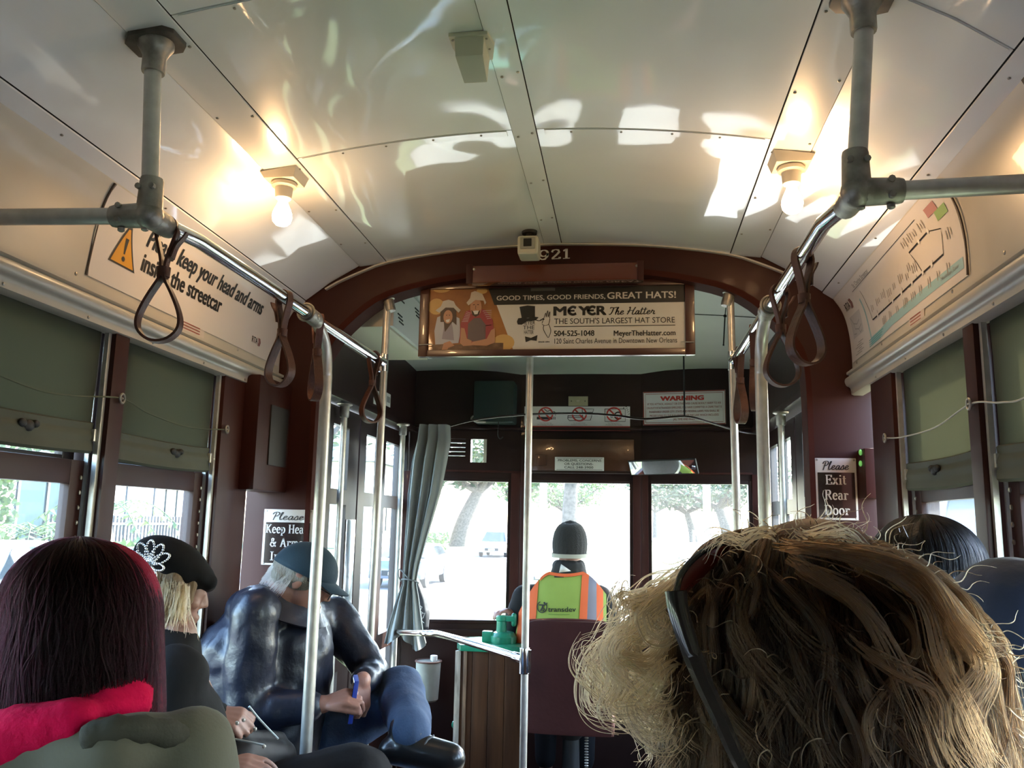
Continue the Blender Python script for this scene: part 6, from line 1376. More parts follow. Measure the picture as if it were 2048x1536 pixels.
for k in range(420):
    a = rng.uniform(-.25, 1.3); ps.append(wander(HL(.092 * math.cos(a) * (1 + .1 * rng.random()), .01 - .09 * math.sin(a), .03 * rng.random()), (rng.gauss(0, .1), rng.gauss(0, .1), -1), .06 + .10 * rng.random(), 10, rng, 1.0, .004))
strands('hair_strands', ps, .0008, BH, hair)
hb = MB(); hb.ell(HL(0, -.012, .062), (.088, .104, .062), R @ Matrix.Rotation(math.radians(-14), 3, 'X'), 28, 16); hb.ell(HL(0, .030, .064), (.080, .085, .040), R @ Matrix.Rotation(math.radians(-22), 3, 'X'), 24, 14); hb.cap(HL(-.045, .085, .045), .022, HL(.045, .085, .045), .022)
blob('black_hat', hb, M('black_felt', (0.005, 0.005, 0.006), 0.9, spec=0.2), p, .006, 3)
br = MB(); gl_ = M('brooch_stones', (0.70, 0.72, 0.76), 0.12, metal=1.0); bc = A(297, 1118, y=1.905)
rng = random.Random(8)
def bead(mb, u, v, r): q_ = bc + MW.T[0].tolist()[0] * Vector((1, 0, 0)) * 0 + Vector((u, -.004 * abs(u) * 20, v)); mb.ell(q_, r, None, 8, 5)
bead(br, 0, -.012, .009)
for k, (ang, ln, wd) in enumerate(((150, .040, .010), (118, .046, .011), (86, .048, .011), (52, .050, .011), (22, .052, .010), (-12, .036, .008), (-55, .030, .008), (-95, .026, .007))):
    a = math.radians(ang); ux, uy = math.cos(a), math.sin(a)
    for i in range(22):
        t = 2 * PI * i / 22; s_ = .5 - .5 * math.cos(t); bead(br, ux * (.008 + ln * s_) - uy * wd * math.sin(t), -.012 + uy * (.008 + ln * s_) + ux * wd * math.sin(t), .0028)
br.build('brooch', gl_, p)['label'] = 'sparkling leaf-shaped brooch'
# her bag
t = thing('handbag', A(500, 1470, y=2.12), 'black zipped handbag held on the lap of the passenger in the black hat', 'bag')
bm_ = MB(); b0 = A(470, 1500, y=2.12); b1 = A(560, 1490, y=2.30)
bm_.cap(b0 + Vector((0, 0, -.02)), .055, b1 + Vector((0, 0, -.03)), .050); bm_.cap(b0 + Vector((.0, 0, .035)), .020, b1 + Vector((0, 0, .02)), .018); blob('bag_body', bm_, M('black_bag_leather', (0.006, 0.006, 0.007), 0.55, spec=0.25), t, .008, 3, disp=.004, dscale=14)
for (a, b, c_) in (((498, 1413), (520, 1440), (556, 1478)), ((470, 1478), (500, 1484), (528, 1490))):
    MB().tube(smoothpath([A(*a, y=2.04), A(*b, y=2.06), A(*c_, y=2.09)], 5), .0028, 6).build('zip', M('zip_metal_%d' % a[0], (0.22, 0.26, 0.27), 0.4, metal=.7), t)
MB().tube(smoothpath([A(438, 1440, y=2.03), A(420, 1445, y=2.02), A(400, 1460, y=2.01), A(392, 1475, y=2.02)], 5), .004, 8).build('strap', M('bag_strap', (0.10, 0.10, 0.10), 0.4), t)
rg = MB()
for q_ in ((487, 1440), (510, 1458), (474, 1446), (528, 1493)): rg.ell(A(*q_, y=2.035), (.005, .004, .005), None, 8, 6)
tag(rg.build('studs', STEEL, t), kind='stuff')
# --- man with the blue cap on the side bench
HC = A(607, 1158, y=2.60); p = thing('person', (-.88, 2.62, 0), 'person in blue cap and dark leather jacket with jeans, looking down at a phone', 'person')
body = MB(); jk = MB(); tr = MB(); R = frame(-74, -30, 0); HL = head(body, HC, R)
def P_(px, py, y): return A(px, py, y=y)
shR, elR, wrR = P_(512, 1225, 2.47), P_(490, 1425, 2.47), P_(648, 1408, 2.50); shL, elL, wrL = P_(672, 1238, 2.86), P_(742, 1345, 2.80), P_(724, 1362, 2.62)
hipc = Vector((-.87, 2.63, .50)); ch = Vector((-.86, 2.66, .90))
body.cap(hipc, .14, ch, .13); body.cap(ch, .1, HC + R @ Vector((0, -.03, -.06)), .055)
limb(body, [shR, elR, wrR], [.045, .036, .026]); limb(body, [shL, elL, wrL], [.045, .036, .026])
hand(body, wrR, d=(1, .12, .32), nrm=(-.35, -.55, .75), side=-1, curl=(38, 62, 40), thumb=20); hand(body, wrL, d=(.05, -.25, -1), nrm=(.75, -.6, 0), side=1, curl=(48, 55, 35), thumb=20)
knL, anL = P_(800, 1382, 2.78), P_(815, 1462, 2.50); knR = Vector((-.44, 2.50, .50))
limb(body, [hipc + Vector((0, -.10, 0)), knR, (-.42, 2.52, .08), (-.28, 2.52, .05)], [.07, .05, .036, .03]); limb(body, [hipc + Vector((0, .10, .02)), knL, anL, anL + Vector((.09, -.02, -.045))], [.07, .05, .030, .022])
blob('body', body, SKIN, p, .0048, 2)
for a, b, r1, r2 in ((hipc + Vector((-.02, -.08, .02)), P_(478, 1275, 2.52) + Vector((-.01, .04, -.05)), .125, .115), (hipc + Vector((-.02, .10, .02)), Vector((-.86, 2.80, .90)), .125, .11), (hipc + Vector((.05, 0, .0)), ch + Vector((.06, 0, .02)), .13, .135)): jk.cap(a, r1, b, r2, 16, 5)
jk.cap(shR + Vector((-.02, .04, 0)), .075, shL + Vector((-.04, -.02, .0)), .075, 16, 5); jk.cap(P_(498, 1228, 2.56), .078, P_(560, 1200, 2.62), .066, 16, 5); jk.cap(P_(475, 1300, 2.55), .12, P_(530, 1230, 2.6), .09)
limb(jk, [shR, elR, elR.lerp(wrR, .80)], [.075, .066, .048]); limb(jk, [shL, elL, elL.lerp(wrL, .75)], [.070, .058, .044])
LJ = M('blue_black_leather', (0.009, 0.012, 0.026), 0.42, coat=.12, var=.15, vscale=8, bump=.4, bscale=24)
blob('leather_jacket', jk, LJ, p, .010, 2, disp=.010, dscale=12, seed=5)
cl = MB(); c0 = P_(555, 1180, 2.50)
def colf(u, v): a = math.radians(-125 + 190 * u); r = .104 + .036 * v; return (HC.x - .060 + r * math.cos(a) * .9, 2.625 + r * math.sin(a), 1.036 - .040 * math.cos(a) + .058 * (1 - v) - .014 * math.sin(PI * u))
cl.sheet(colf, 30, 6, .008).build('collar', LJ, p, smooth=70)
sm_ = MB()
for pts in ([(505, 1283), (490, 1290), (470, 1310), (455, 1330), (430, 1360)], [(455, 1405), (458, 1388), (475, 1375), (500, 1378), (520, 1390)], [(505, 1283), (530, 1282), (560, 1292)]): pass
JEAN = M('blue_jeans', (0.026, 0.050, 0.105), 0.85, var=.30, vscale=7, bump=.15, bscale=120, col2=(0.055, 0.10, 0.19)); JEAND = M('jeans_cuff', (0.045, 0.07, 0.13), 0.85)
limb(tr, [hipc + Vector((0, .10, .0)), knL, anL + Vector((.012, -.004, .002))], [.098, .080, .064]); limb(tr, [hipc + Vector((0, -.10, -.01)), knR, (-.42, 2.52, .12)], [.092, .07, .058]); tr.cap(hipc + Vector((0, -.08, -.02)), .10, hipc + Vector((0, .1, -.02)), .10)
blob('jeans', tr, JEAN, p, .010, 3, disp=.008, dscale=11, seed=9)
sh = MB(); BOOT = M('black_boot', (0.011, 0.011, 0.012), 0.32, coat=.3)
sh.cap(anL + Vector((0, 0, .0)), .056, anL + Vector((.02, -.01, -.035)), .056); sh.cap(anL + Vector((.01, -.015, -.045)), .052, anL + Vector((.135, -.03, -.060)), .044); sh.cap(anL + Vector((-.04, -.015, -.05)), .040, anL + Vector((.05, -.02, -.06)), .042)
blob('crossed_boot', sh, BOOT, p, .008, 2)
lc = MB()
for k in range(4): q_ = anL + Vector((.028 + .022 * k, -.045, .012 - .014 * k)); lc.tube([q_ + Vector((-.012, -.012, -.012)), q_ + Vector((0, -.004, .008)), q_ + Vector((.012, .02, .014))], .003, 6)
tag(lc.build('laces', M('boot_lace', (0.10, 0.11, 0.12), 0.6), p), kind='stuff')
s2 = MB(); s2.cap((-.43, 2.52, .09), .05, (-.42, 2.52, .05), .05); s2.cap((-.43, 2.52, .045), .044, (-.24, 2.52, .04), .036); blob('planted_boot', s2, BOOT, p, .009, 2)
hm = MB(); E = lambda q_, r: hm.ell(HL(*q_), r, R, 20, 12); E((0, -.026, .012), (.080, .088, .062)); hm.cap(HL(.045, -.070, -.02), .032, HL(-.045, -.070, -.02), .032); hm.cap(HL(.070, -.03, -.01), .018, HL(.072, .005, .01), .014)
hair = blob('hair', hm, M('grey_hair_mass', (0.22, 0.20, 0.17), 0.7, stretch=(30, 30, 6), bump=.6, bscale=8), p, .006, 2, disp=.002, dscale=40)
rng = random.Random(6); ps = []
for k in range(800):
    a = rng.uniform(-1.5, 1.5); z = rng.uniform(-.055, .012); x = .081 * math.sin(a); y = -.020 - .090 * math.cos(a)
    ps.append(wander(HL(x, y, z), R @ Vector((x * 4, y * 2, -1)), .022 + .02 * rng.random(), 5, rng, .5, .001))
strands('hair_strands', ps, .0006, hairmat('grey_hair', (0.42, 0.38, 0.31)), hair)
cp = MB(); cp.ell(HL(0, -.008, .050), (.086 * .98, .108 * .98, .080), R, 32, 18)
me_cut = MB(); CAPM = M('teal_blue_cap', (0.002, 0.022, 0.040), 0.8, sheen=.05, bump=.1, bscale=200)
dome = MB(); NU, NV = 40, 12
def domef(u, v): a = 2 * PI * u; t_ = (PI / 2) * v * 1.0; r = math.cos(t_); return HL(.092 * r * math.cos(a), -.010 + .112 * r * math.sin(a), .018 + .106 * math.sin(t_) + (.012 * math.sin(a) * (1 - v)))
dome.grid(domef, NU, NV); capo = dome.build('cap', CAPM, p, weld=True, smooth=80); sol = capo.modifiers.new('t', 'SOLIDIFY'); sol.thickness = .004
bl = MB(); bl.sheet(lambda u, v: HL(.080 * math.sin((u - .5) * 2.3) / math.sin(1.15) * (1 - .10 * v), .085 + .075 * v - .055 * (abs(u - .5) * 2) ** 2, .040 - .012 * v - .018 * (abs(u - .5) * 2) ** 2 + .004), 20, 8, .005).build('cap_peak', CAPM, p, smooth=70)
MB().ell(HL(0, -.010, .125), .007, None, 10, 6).build('cap_button', CAPM, p)
gs = MB()
for k in (-1, 1): gs.tube([HL(k * .033 + .022 * math.cos(a), .108, .004 + .017 * math.sin(a)) for a in [2 * PI * i / 18 for i in range(18)]], .0018, 6, closed=True); gs.tube([HL(k * .056, .106, .008), HL(k * .078, .05, .010), HL(k * .079, .0, .012), HL(k * .078, -.02, -.005)], .0018, 6)
gs.tube([HL(-.012, .110, .006), HL(.012, .110, .006)], .0018, 6); gs.build('glasses', RUBBER, p)
t = thing('mobile_phone', P_(716, 1392, 2.54), 'phone in a blue case held by the person in the blue cap', 'phone')
pc = P_(706, 1398, 2.535); MB().obox(pc, Vector((-.012, .030, .004)), Vector((.0062, .0026, .0)), Vector((.006, .004, .060))).build('blue_case', M('blue_case', (0.02, 0.05, 0.36), 0.4), t, bevel=.003)
MB().obox(pc + Vector((-.0066, -.0028, 0)), Vector((-.011, .028, .004)), Vector((.0006, .0003, 0)), Vector((.0055, .0037, .056))).build('screen', M('phone_screen', (0.01, 0.01, 0.012), 0.08, coat=.5), t)
# --- driver
p = thing('person', (-.05, 4.28, 0), 'driver seen from behind in dark knit hat and yellow-green safety vest with orange stripes', 'person')
body = MB(); R = frame(0, -4); HC = A(1140, 1098, y=4.32); HL = head(body, HC, R, .98)
cx0 = A(1122, 1200, y=4.25).x
limb(body, [(cx0 - .18, 4.29, .955), (cx0 - .27, 4.36, .72), (-.30, 4.30, .86)], [.05, .04, .028]); limb(body, [(cx0 + .18, 4.29, .955), (cx0 + .27, 4.38, .72), (.16, 4.58, .75)], [.05, .04, .028])
hand(body, (-.30, 4.30, .875), d=(-.25, -.25, .1), nrm=(0, 0, 1), side=1, curl=(30, 40, 30)); hand(body, (.16, 4.58, .75), d=(0, 1, 0), nrm=(0, 0, 1), side=-1)
body.cap((cx0, 4.28, .48), .14, (cx0, 4.28, .88), .13); body.cap((cx0, 4.28, .95), .09, HC + Vector((0, -.01, -.06)), .055)
for k in (-1, 1): limb(body, [(cx0 + k * .09, 4.28, .50), (cx0 + k * .10, 4.60, .50), (cx0 + k * .1, 4.60, .09), (cx0 + k * .1, 4.70, .05)], [.07, .05, .036, .03])
blob('body', body, SKIN, p, .009, 2)
sv = MB(); sv.cap((cx0 - .05, 4.29, .5), .15, (cx0 - .05, 4.29, .86), .14); sv.cap((cx0 + .05, 4.29, .5), .15, (cx0 + .05, 4.29, .86), .14); sv.cap((cx0 - .165, 4.295, .950), .072, (cx0 + .175, 4.295, .955), .072); sv.cap((cx0, 4.29, .95), .08, (cx0 + .015, 4.30, 1.04), .062); limb(sv, [(cx0 - .18, 4.29, .945), (cx0 - .255, 4.35, .73), (-.30, 4.31, .82)], [.074, .062, .046]); limb(sv, [(cx0 + .19, 4.29, .945), (cx0 + .265, 4.37, .73), (.17, 4.52, .75)], [.074, .064, .046])
blob('dark_jacket', sv, M('driver_jacket', (0.010, 0.009, 0.0095), 0.85, spec=0.25), p, .010, 3, disp=.005, dscale=10)
tr = MB()
for k in (-1, 1): limb(tr, [(cx0 + k * .085, 4.28, .49), (cx0 + k * .10, 4.60, .50), (cx0 + k * .1, 4.60, .12)], [.095, .07, .055])
blob('trousers', tr, DARKT, p, .013)
sf_ = MB(); c_ = HC + Vector((-.004, -.012, -.098))
for a in [2 * PI * k / 12 for k in range(12)]: sf_.cap(c_ + Vector((.052 * math.cos(a), .05 * math.sin(a), .012)), .034, c_ + Vector((.060 * math.cos(a + .5), .056 * math.sin(a + .5), -.022)), .034)
blob('neck_scarf', sf_, M('dark_scarf', (0.020, 0.018, 0.016), 0.9), p, .008, 2, disp=.004, dscale=20)
mbn = MB(); mbn.add([A(1118, 1145, y=4.18), A(1122, 1128, y=4.17), A(1142, 1142, y=4.18)], [(0, 1, 2)]); o = mbn.build('white_tag', WHITEP, p); o.modifiers.new('t', 'SOLIDIFY').thickness = .002
def beanie(u, v):
    a = 2 * PI * u; t_ = PI / 2 * v; rib = 1 + .006 * math.sin(a * 22) * (1 - v); r = rib * math.cos(max(0, v - .30) / .70 * PI / 2) ** .62 * (.93 + .07 * math.sin(min(1, v / .4) * PI / 2))
    tilt = .010 * math.sin(a)
    return HL(.0905 * r * math.cos(a), -.012 + .112 * r * math.sin(a), -.035 + tilt + .172 * (v if v < .3 else .3 + .7 * math.sin((v - .3) / .7 * PI / 2)) * (1 / (.3 + .7)))
bn = MB(); bn.grid(beanie, 132, 14); bo = bn.build('knit_hat', M('dark_knit', (0.022, 0.020, 0.017), 0.95, sheen=.1, bump=.4, bscale=200), p, weld=True, smooth=80)
def band(u, v): a = 2 * PI * u; return HL(.093 * math.cos(a), -.012 + .110 * math.sin(a), -.042 + .010 * math.sin(a) + .020 * v)
bb = MB(); bb.sheet(band, 48, 3, .004); bb.build('hat_band', M('pale_band', (0.40, 0.38, 0.30), 0.9, sheen=.2), p)
# vest: a lofted back with stripes laid over it
def vest(px, py, off=0.0):
    """maps photo-like coordinates of the back of the vest onto its curved surface"""
    u = (px - 1122) / 97.0
    drop = 0
    q_ = A(px, py, y=4.20); e = abs(u); return Vector((q_.x, 4.150 - off + .075 * e ** 2.4 + .05 * max(0, (1185 - py) / 45) ** 1.6 * .6, q_.z))
def shoulder(px):
    if px < 1100: return 1144 + (1100 - px) ** 1.55 * .135
    if px > 1166: return 1144 + (px - 1166) ** 1.5 * .145
    return 1144 + 4 * math.sin(PI * (px - 1100) / 66)
def vpanel(name, m, xa_t, xb_t, xa_b, xb_b, off, y_bot=1300, n=14, parent=None):
    def fn(u, v):
        px = (xa_t + (xb_t - xa_t) * u) * (1 - v) + (xa_b + (xb_b - xa_b) * u) * v; xt = xa_t + (xb_t - xa_t) * u
        py = shoulder(xt) * (1 - v) + y_bot * v
        return vest(px, py, off)
    return MB().sheet(fn, max(3, n), 16, .0025).build(name, m, parent or p, smooth=70)
HV = M('hi_vis_green', (0.30, 0.40, 0.070), 0.7, var=.06, vscale=8); ORG = M('hi_vis_orange', (0.80, 0.14, 0.035), 0.7); REF = M('reflective_grey', (0.19, 0.17, 0.20), 0.45, metal=.2)
vs_ = vpanel('safety_vest', HV, 1042, 1212, 1024, 1213, 0, n=40)
vpanel('orange_stripe', ORG, 1062, 1079, 1052, 1069, .004, parent=vs_); vpanel('grey_stripe', REF, 1050, 1062, 1042, 1053, .004, parent=vs_); vpanel('orange_stripe', ORG, 1038, 1050, 1031, 1043, .005, parent=vs_)
vpanel('orange_stripe', ORG, 1165, 1178, 1156, 1172, .004, parent=vs_); vpanel('grey_stripe', REF, 1178, 1193, 1172, 1193, .004, parent=vs_); vpanel('orange_stripe', ORG, 1193, 1206, 1193, 1206, .004, parent=vs_)
def rim(u, v): px = 1082 + 86 * u; return vest(px, shoulder(px) + 6 * v - 1, .006)
MB().sheet(rim, 24, 2, .003).build('orange_neckline', ORG, vs_, smooth=70)
MB().sheet(lambda u, v: vest(1110 + 19 * u, 1147 + 7 * v, .007), 4, 3, .002).build('neck_label', M('dark_label', (0.05, 0.03, 0.02), 0.6), vs_)
lm = MB(); lfn = lambda u, v: vest(u, -v, .0075)
put_text(lm, 'transdev', lfn, 1098, -1221, 9.5, 55, bold=.015)
put_stroke(lm, arc(1086, -1212, 9.5, 11, 110, 400, 22), lfn, 2.0, 1.6); put_disc(lm, (1091, -1204), 2.2, 2.2, lfn, 10)
put_stroke(lm, [(1080, -1208), (1086, -1208), (1090, -1208), (1097, -1204)], lfn, 2.2, 2.6); put_stroke(lm, [(1088, -1207), (1087, -1213), (1083, -1220)], lfn, 3.2, 2.4); put_stroke(lm, [(1087, -1213), (1091, -1216), (1088, -1221)], lfn, 2.4, 2.2)
lm.build('vest_logo', BLACKP, vs_)
lm = MB(); put_poly(lm, [(1099, -1227), (1141, -1227), (1141, -1225.4), (1099, -1225.4)], lfn); lm.build('logo_underline', M('logo_green', (0.18, 0.30, 0.05), 0.6), vs_)
# --- dark-haired passenger on the right
HC = A(1852, 1135, y=1.88); p = thing('person', (HC.x, 1.95, 0), 'person with straight dark hair and a hairpin by the right window, seen from behind', 'person')
body = MB(); jk = MB(); tr = MB(); R = frame(12, -8); head(body, HC + Vector((0, .02, -.005)), R); seated(body, jk, tr, (.80, 1.98, 0), .97, shw=.145, lean=.03); body.cap((HC.x - .02, 2.0, .95), .05, HC + Vector((0, 0, -.05)), .048)
blob('body', body, SKIN2, p, .013); blob('coat', jk, M('dark_navy_coat', (0.012, 0.014, 0.022), 0.7), p, .013, 3, disp=.006); blob('trousers', tr, DARKT, p, .015)
hm = MB(); hm.ell(HC + Vector((-.025, 0, .012)), (.080, .106, .094)); hm.ell(HC + Vector((.032, -.004, .008)), (.078, .104, .090)); hm.cap(HC + Vector((0, -.05, -.03)), .075, HC + Vector((.0, -.07, -.20)), .06); hm.cap(HC + Vector((.05, -.03, -.02)), .05, HC + Vector((.06, -.05, -.2)), .045)
hair = blob('hair', hm, M('black_hair_mass', (0.010, 0.010, 0.013), 0.35, stretch=(40, 40, 4), bump=.4, bscale=6), p, .009, 2, disp=.003, dscale=20)
strands('hair_strands', shell_strands(HC + Vector((.003, 0, .006)), (.108, .112, .098), 1500, 11, lambda a: .2, .1, lambda a: True, cw=.002), .00055, hairmat('black_hair', (0.006, 0.0058, 0.007), .4, 1.25), hair)
hp = MB(); hp.tube([A(1806, 1050, y=1.80), A(1819, 1078, y=1.795)], .0012, 6); hp.tube([A(1801, 1064, y=1.80), A(1799, 1056, y=1.80)], .0014, 6); hp.build('hairpin', CHROME, p)
# --- navy hooded passenger
HC = A(2022, 1282, y=1.40); p = thing('person', (HC.x, 1.40, 0), 'person in navy knit hat and dark coat at the right photo edge', 'person')
body = MB(); jk = MB(); tr = MB(); R = frame(5, -12); HL = head(body, HC, R); seated(body, jk, tr, (.79, 1.38, 0), .91, shw=.15, lean=.03); body.cap((HC.x, 1.40, .88), .05, HC + Vector((0, 0, -.05)), .048)
blob('body', body, SKIN2, p, .013); NAVY = M('navy_cloth', (0.014, 0.032, 0.10), 0.75, sheen=.2, bump=.1, bscale=90); blob('coat', jk, M('navy_coat', (0.018, 0.034, 0.085), 0.6, bump=.1, bscale=60), p, .013, 3, disp=.010, dscale=8); blob('trousers', tr, DARKT, p, .015)
hm = MB(); hm.ell(HC + Vector((.0, -.02, .030)), (.098, .116, .096)); blob('knit_hat', hm, NAVY, p, .008, 3)
hm = MB(); hm.ell(HC + Vector((0, -.025, -.045)), (.088, .09, .085)); hm.cap(HC + Vector((-.03, -.055, -.05)), .06, HC + Vector((-.05, -.08, -.22)), .055); hm.cap(HC + Vector((.04, -.055, -.05)), .06, HC + Vector((.05, -.08, -.22)), .055)
hair = blob('hair', hm, M('dark_hair_mass', (0.009, 0.008, 0.009), 0.5, stretch=(40, 40, 4), bump=.4, bscale=6), p, .009, 2, disp=.004, dscale=20)
# --- blond passenger, right foreground
HC = A(1625, 1275, y=.87); p = thing('person', (HC.x, .82, 0), 'person with tousled blond hair and sunglasses pushed up, seen from behind in the right foreground', 'person')
body = MB(); jk = MB(); tr = MB(); yw = 52; R = frame(yw, -14); HL = head(body, HC, R); seated(body, jk, tr, (HC.x + .02, .78, 0), .985, shw=.19, lean=.04, yaw=15); body.cap((HC.x, .80, .96), .05, HC + Vector((0, -.01, -.05)), .05)
blob('body', body, SKIN2, p, .012); blob('coat', jk, M('black_knit', (0.010, 0.010, 0.011), 0.9), p, .012, 3, disp=.008); blob('trousers', tr, DARKT, p, .015)
BHc = HC + Vector((.012, -.002, -.010)); BHr = (.142, .132, .108); bzf = lambda a: .27 + .03 * math.sin(3 * a)
hair = hairmass(BHc, BHr, bzf, .10, M('shaded_blond_hair_mass', (0.016, 0.009, 0.005), 0.75, var=.5, vscale=5, stretch=(14, 14, 3), bump=.8, bscale=5), p, .93, (-.025, 0), .007)
rng = random.Random(21); BL1 = hairmat('shaded_blond_hair', (0.012, 0.0055, 0.0024), .4, 1.3); BLM = hairmat('mid_blond_hair', (0.032, 0.0155, 0.0065), .4, 1.4); BL2 = hairmat('backlit_blond_hair', (0.27, 0.185, 0.095), .4); BLC = hairmat('curl_blond_hair', (0.13, 0.082, 0.040), .4); curls = []  # shade coloured into the dark bulk, backlight into the pale edges and curls
def lock(pts, n, r0, r1, rng, wave=0.004, freq=2.0, kk=7):
    """a lock: n strands following one centre line, loosely spread"""
    C = smoothpath(pts, kk); N = len(C); out = []
    for k in range(n):
        a = rng.random() * 6.28; q_ = rng.random() ** .5; ph = rng.random() * 1.2; st = rng.randint(0, max(1, N // 6)); en = N - rng.randint(0, N // 4); pth = []
        for i in range(st, en):
            t = i / N; T = (C[min(i + 1, N - 1)] - C[max(i - 1, 0)]).normalized(); e1 = T.cross(Vector((0.3, -.9, .2))).normalized(); e2 = T.cross(e1); r = (r0 + (r1 - r0) * t) * q_
            pth.append(C[i] + e1 * (r * math.cos(a) + wave * math.sin(6.28 * freq * t + ph)) + e2 * (r * math.sin(a) + wave * .7 * math.cos(6.28 * freq * t + ph)))
        out.append(pth)
    return out
def Q(pts, y0=.80, dy=0.0, j=0): return [A(a + rng.uniform(-j, j), b + rng.uniform(-j, j), y=y0 + dy * i / max(1, len(pts) - 1)) for i, (a, b) in enumerate(pts)]
dark, mid, light = [], [], []
dark += shell_strands(BHc, BHr, 2600, 31, bzf, .10, lambda a: True, (-.025, 0), (.0, .5), (.7, 1.0), 1.2, .006, 1.8, (.95, 1.03))
for k in range(120):      # tousled locks lying over the mass
    a0 = rng.uniform(-PI, .9); s0 = rng.uniform(.02, .45); L_ = rng.uniform(.3, .6); da = rng.gauss(.1, .5); kk_ = rng.uniform(.97, 1.07); P = []
    for i in range(7): t = i / 6; P.append(shell(BHc, BHr, a0 + da * t + .12 * math.sin(7 * t + k), min(1, s0 + L_ * t), bzf(a0), .10, kk_, (-.025, 0)) + Vector((0, 0, .0)))
    (mid if rng.random() < .45 else dark).extend(lock(P, 26, .003, .011, rng, .004, 1.6, 4))
for pts, n in (([(1560, 1085), (1690, 1100), (1800, 1180), (1880, 1300), (1930, 1410), (1960, 1550)], 60), ([(1600, 1075), (1760, 1120), (1870, 1205), (1950, 1290), (1990, 1315)], 60), ([(1590, 1120), (1700, 1190), (1760, 1310), (1850, 1430), (1890, 1570)], 50), ([(1650, 1080), (1820, 1145), (1920, 1245), (1965, 1345), (1940, 1445), (1990, 1555)], 60), ([(1700, 1250), (1800, 1340), (1870, 1410), (1900, 1480), (1950, 1570)], 50)):
    for rep in range(3): mid += lock(Q(pts, .72 + .02 * rep, .0, 14), n // 2, .004, .016, rng, .005, 1.5)
for pts, n in (([(1700, 1105), (1840, 1175), (1930, 1255), (1990, 1300)], 24), ([(1780, 1150), (1890, 1245), (1940, 1345), (1962, 1435)], 24), ([(1885, 1290), (1930, 1390), (1935, 1470), (1970, 1560)], 26), ([(1850, 1215), (1910, 1310), (1905, 1410), (1940, 1530)], 24), ([(1600, 1062), (1700, 1085), (1790, 1130)], 16), ([(1560, 1080), (1500, 1072), (1450, 1088), (1400, 1110)], 14)):
    for rep in range(3): light += lock(Q(pts, .75, .03, 12), n // 2, .003, .014, rng, .005, 1.7)
# wind-blown curls beside the face
for pts, n, r in (([(1400, 1140), (1330, 1175), (1290, 1215), (1310, 1255), (1345, 1235), (1330, 1200)], 40, .008), ([(1390, 1155), (1310, 1190), (1250, 1250), (1230, 1330), (1270, 1390), (1330, 1380), (1345, 1330)], 44, .010), ([(1370, 1200), (1290, 1260), (1215, 1300), (1175, 1360), (1200, 1420), (1260, 1430)], 36, .010), ([(1360, 1240), (1300, 1310), (1240, 1350), (1225, 1400), (1290, 1440), (1340, 1420)], 44, .011),
                  ([(1350, 1280), (1290, 1330), (1250, 1300), (1265, 1255), (1310, 1265)], 36, .009), ([(1365, 1320), (1300, 1370), (1270, 1420), (1320, 1460), (1370, 1440)], 40, .012), ([(1360, 1200), (1270, 1215), (1245, 1190), (1270, 1175)], 22, .007), ([(1380, 1150), (1300, 1180), (1260, 1200), (1235, 1240), (1190, 1280), (1160, 1300)], 18, .009), ([(1350, 1350), (1280, 1400), (1200, 1380), (1165, 1320), (1180, 1295)], 20, .008), ([(1340, 1400), (1300, 1450), (1330, 1500), (1290, 1545)], 34, .014), ([(1390, 1360), (1360, 1450), (1390, 1560)], 40, .016)):
    for rep in range(3): (light if rep % 2 else curls).extend(lock(Q(pts, rng.uniform(.80, .90), -.03, 15), n // 2, r * .7, r * 1.9, rng, rng.uniform(.002, .005), rng.uniform(1.5, 3.5)))
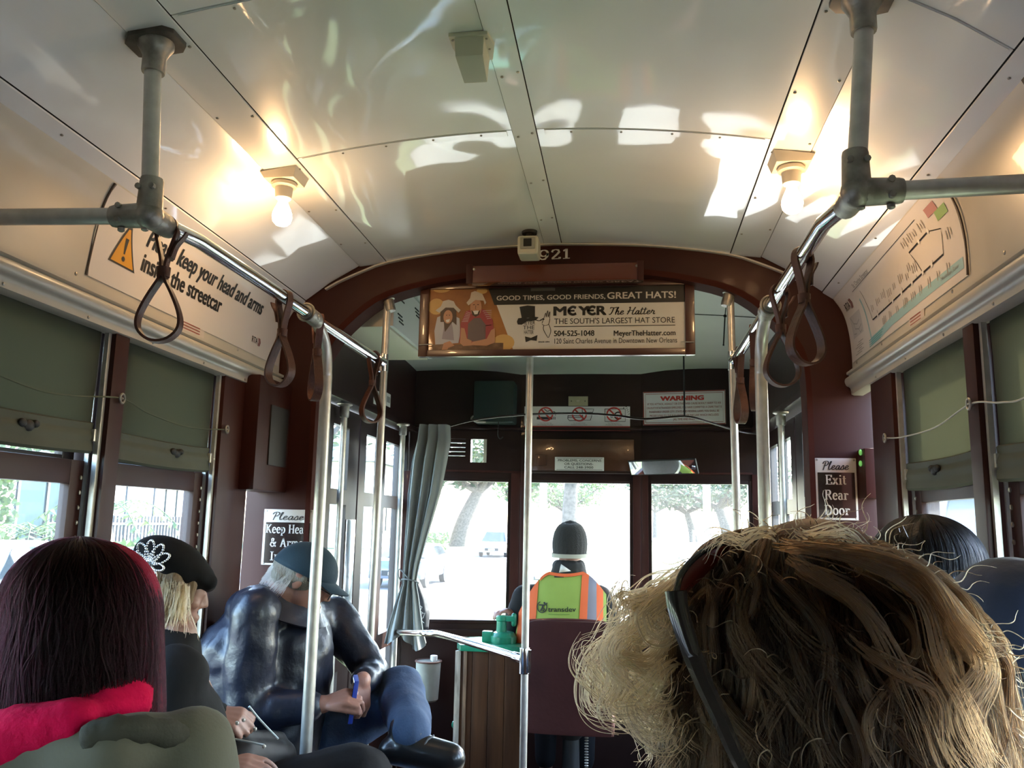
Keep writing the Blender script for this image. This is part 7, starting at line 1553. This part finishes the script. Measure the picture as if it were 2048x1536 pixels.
for k in range(230):   # flyaways along the outline
    a = rng.uniform(-2.9, .5); q_ = shell(BHc, BHr, a, rng.uniform(.05, .6), .25, .1, 1.03, (-.025, 0)); d = (q_ - BHc); d.y *= .4
    (light if rng.random() < .6 else mid).append(wander(q_, d + Vector((rng.gauss(0, .06), rng.gauss(0, .06), rng.gauss(0, .05))), .015 + .035 * rng.random(), 7, rng, 1.2, .004, .5))
strands('hair_strands', dark, .00060, BL1, hair); strands('blond_locks', mid, .00055, BLM, hair)['label'] = 'mid blond tousled locks'; strands('curled_locks', curls, .00055, BLC, hair); strands('backlit_locks', light, .00050, BL2, hair)['label'] = 'wind-blown curls and fringe, coloured paler as if backlit'
sg = MB(); SGM = M('sunglass_frame', (0.016, 0.014, 0.014), 0.2, coat=.6)
tp_ = Q([(1352, 1182), (1358, 1225), (1378, 1290), (1405, 1360), (1435, 1425), (1468, 1500), (1490, 1545)], .745, -.02); sp = smoothpath(tp_, 5); n_ = len(sp)
for i, q_ in enumerate(sp):
    w_ = .0075 * (1.25 - .5 * i / n_); d = (sp[min(i + 1, n_ - 1)] - sp[max(i - 1, 0)]).normalized(); e = d.cross(Vector((0, -1, 0))).normalized()
    sg.v += [q_ + e * w_ + Vector((0, .003, 0)), q_ + e * w_ * .5 + Vector((0, -.004, 0)), q_ - e * w_ * .5 + Vector((0, -.004, 0)), q_ - e * w_ + Vector((0, .003, 0))]
for i in range(n_ - 1):
    for k in range(4): sg.f.append((i * 4 + k, i * 4 + (k + 1) % 4, i * 4 + 4 + (k + 1) % 4, i * 4 + 4 + k))
sgo = sg.build('sunglasses', SGM, p, smooth=60)
ln = MB(); lp_ = smoothpath(Q([(1352, 1185), (1362, 1150), (1385, 1120), (1415, 1098), (1450, 1085)], .76, .05), 5)
for i, q_ in enumerate(lp_): ln.v += [q_, q_ + Vector((.010, .0, -.014)) * (math.sin(PI * (.12 + .76 * i / (len(lp_) - 1)))) + Vector((0, .01, 0))]
for i in range(len(lp_) - 1): ln.f.append((2 * i, 2 * i + 1, 2 * i + 3, 2 * i + 2))
lo = ln.build('sunglass_lens', M('red_brown_lens', (0.06, 0.014, 0.012), 0.12, coat=.6, trans=.25, tcol=(0.45, 0.09, 0.04)), sgo, smooth=80); lo.modifiers.new('t', 'SOLIDIFY').thickness = .002
MB().tube(lp_, .0028, 8).build('lens_rim', SGM, sgo)
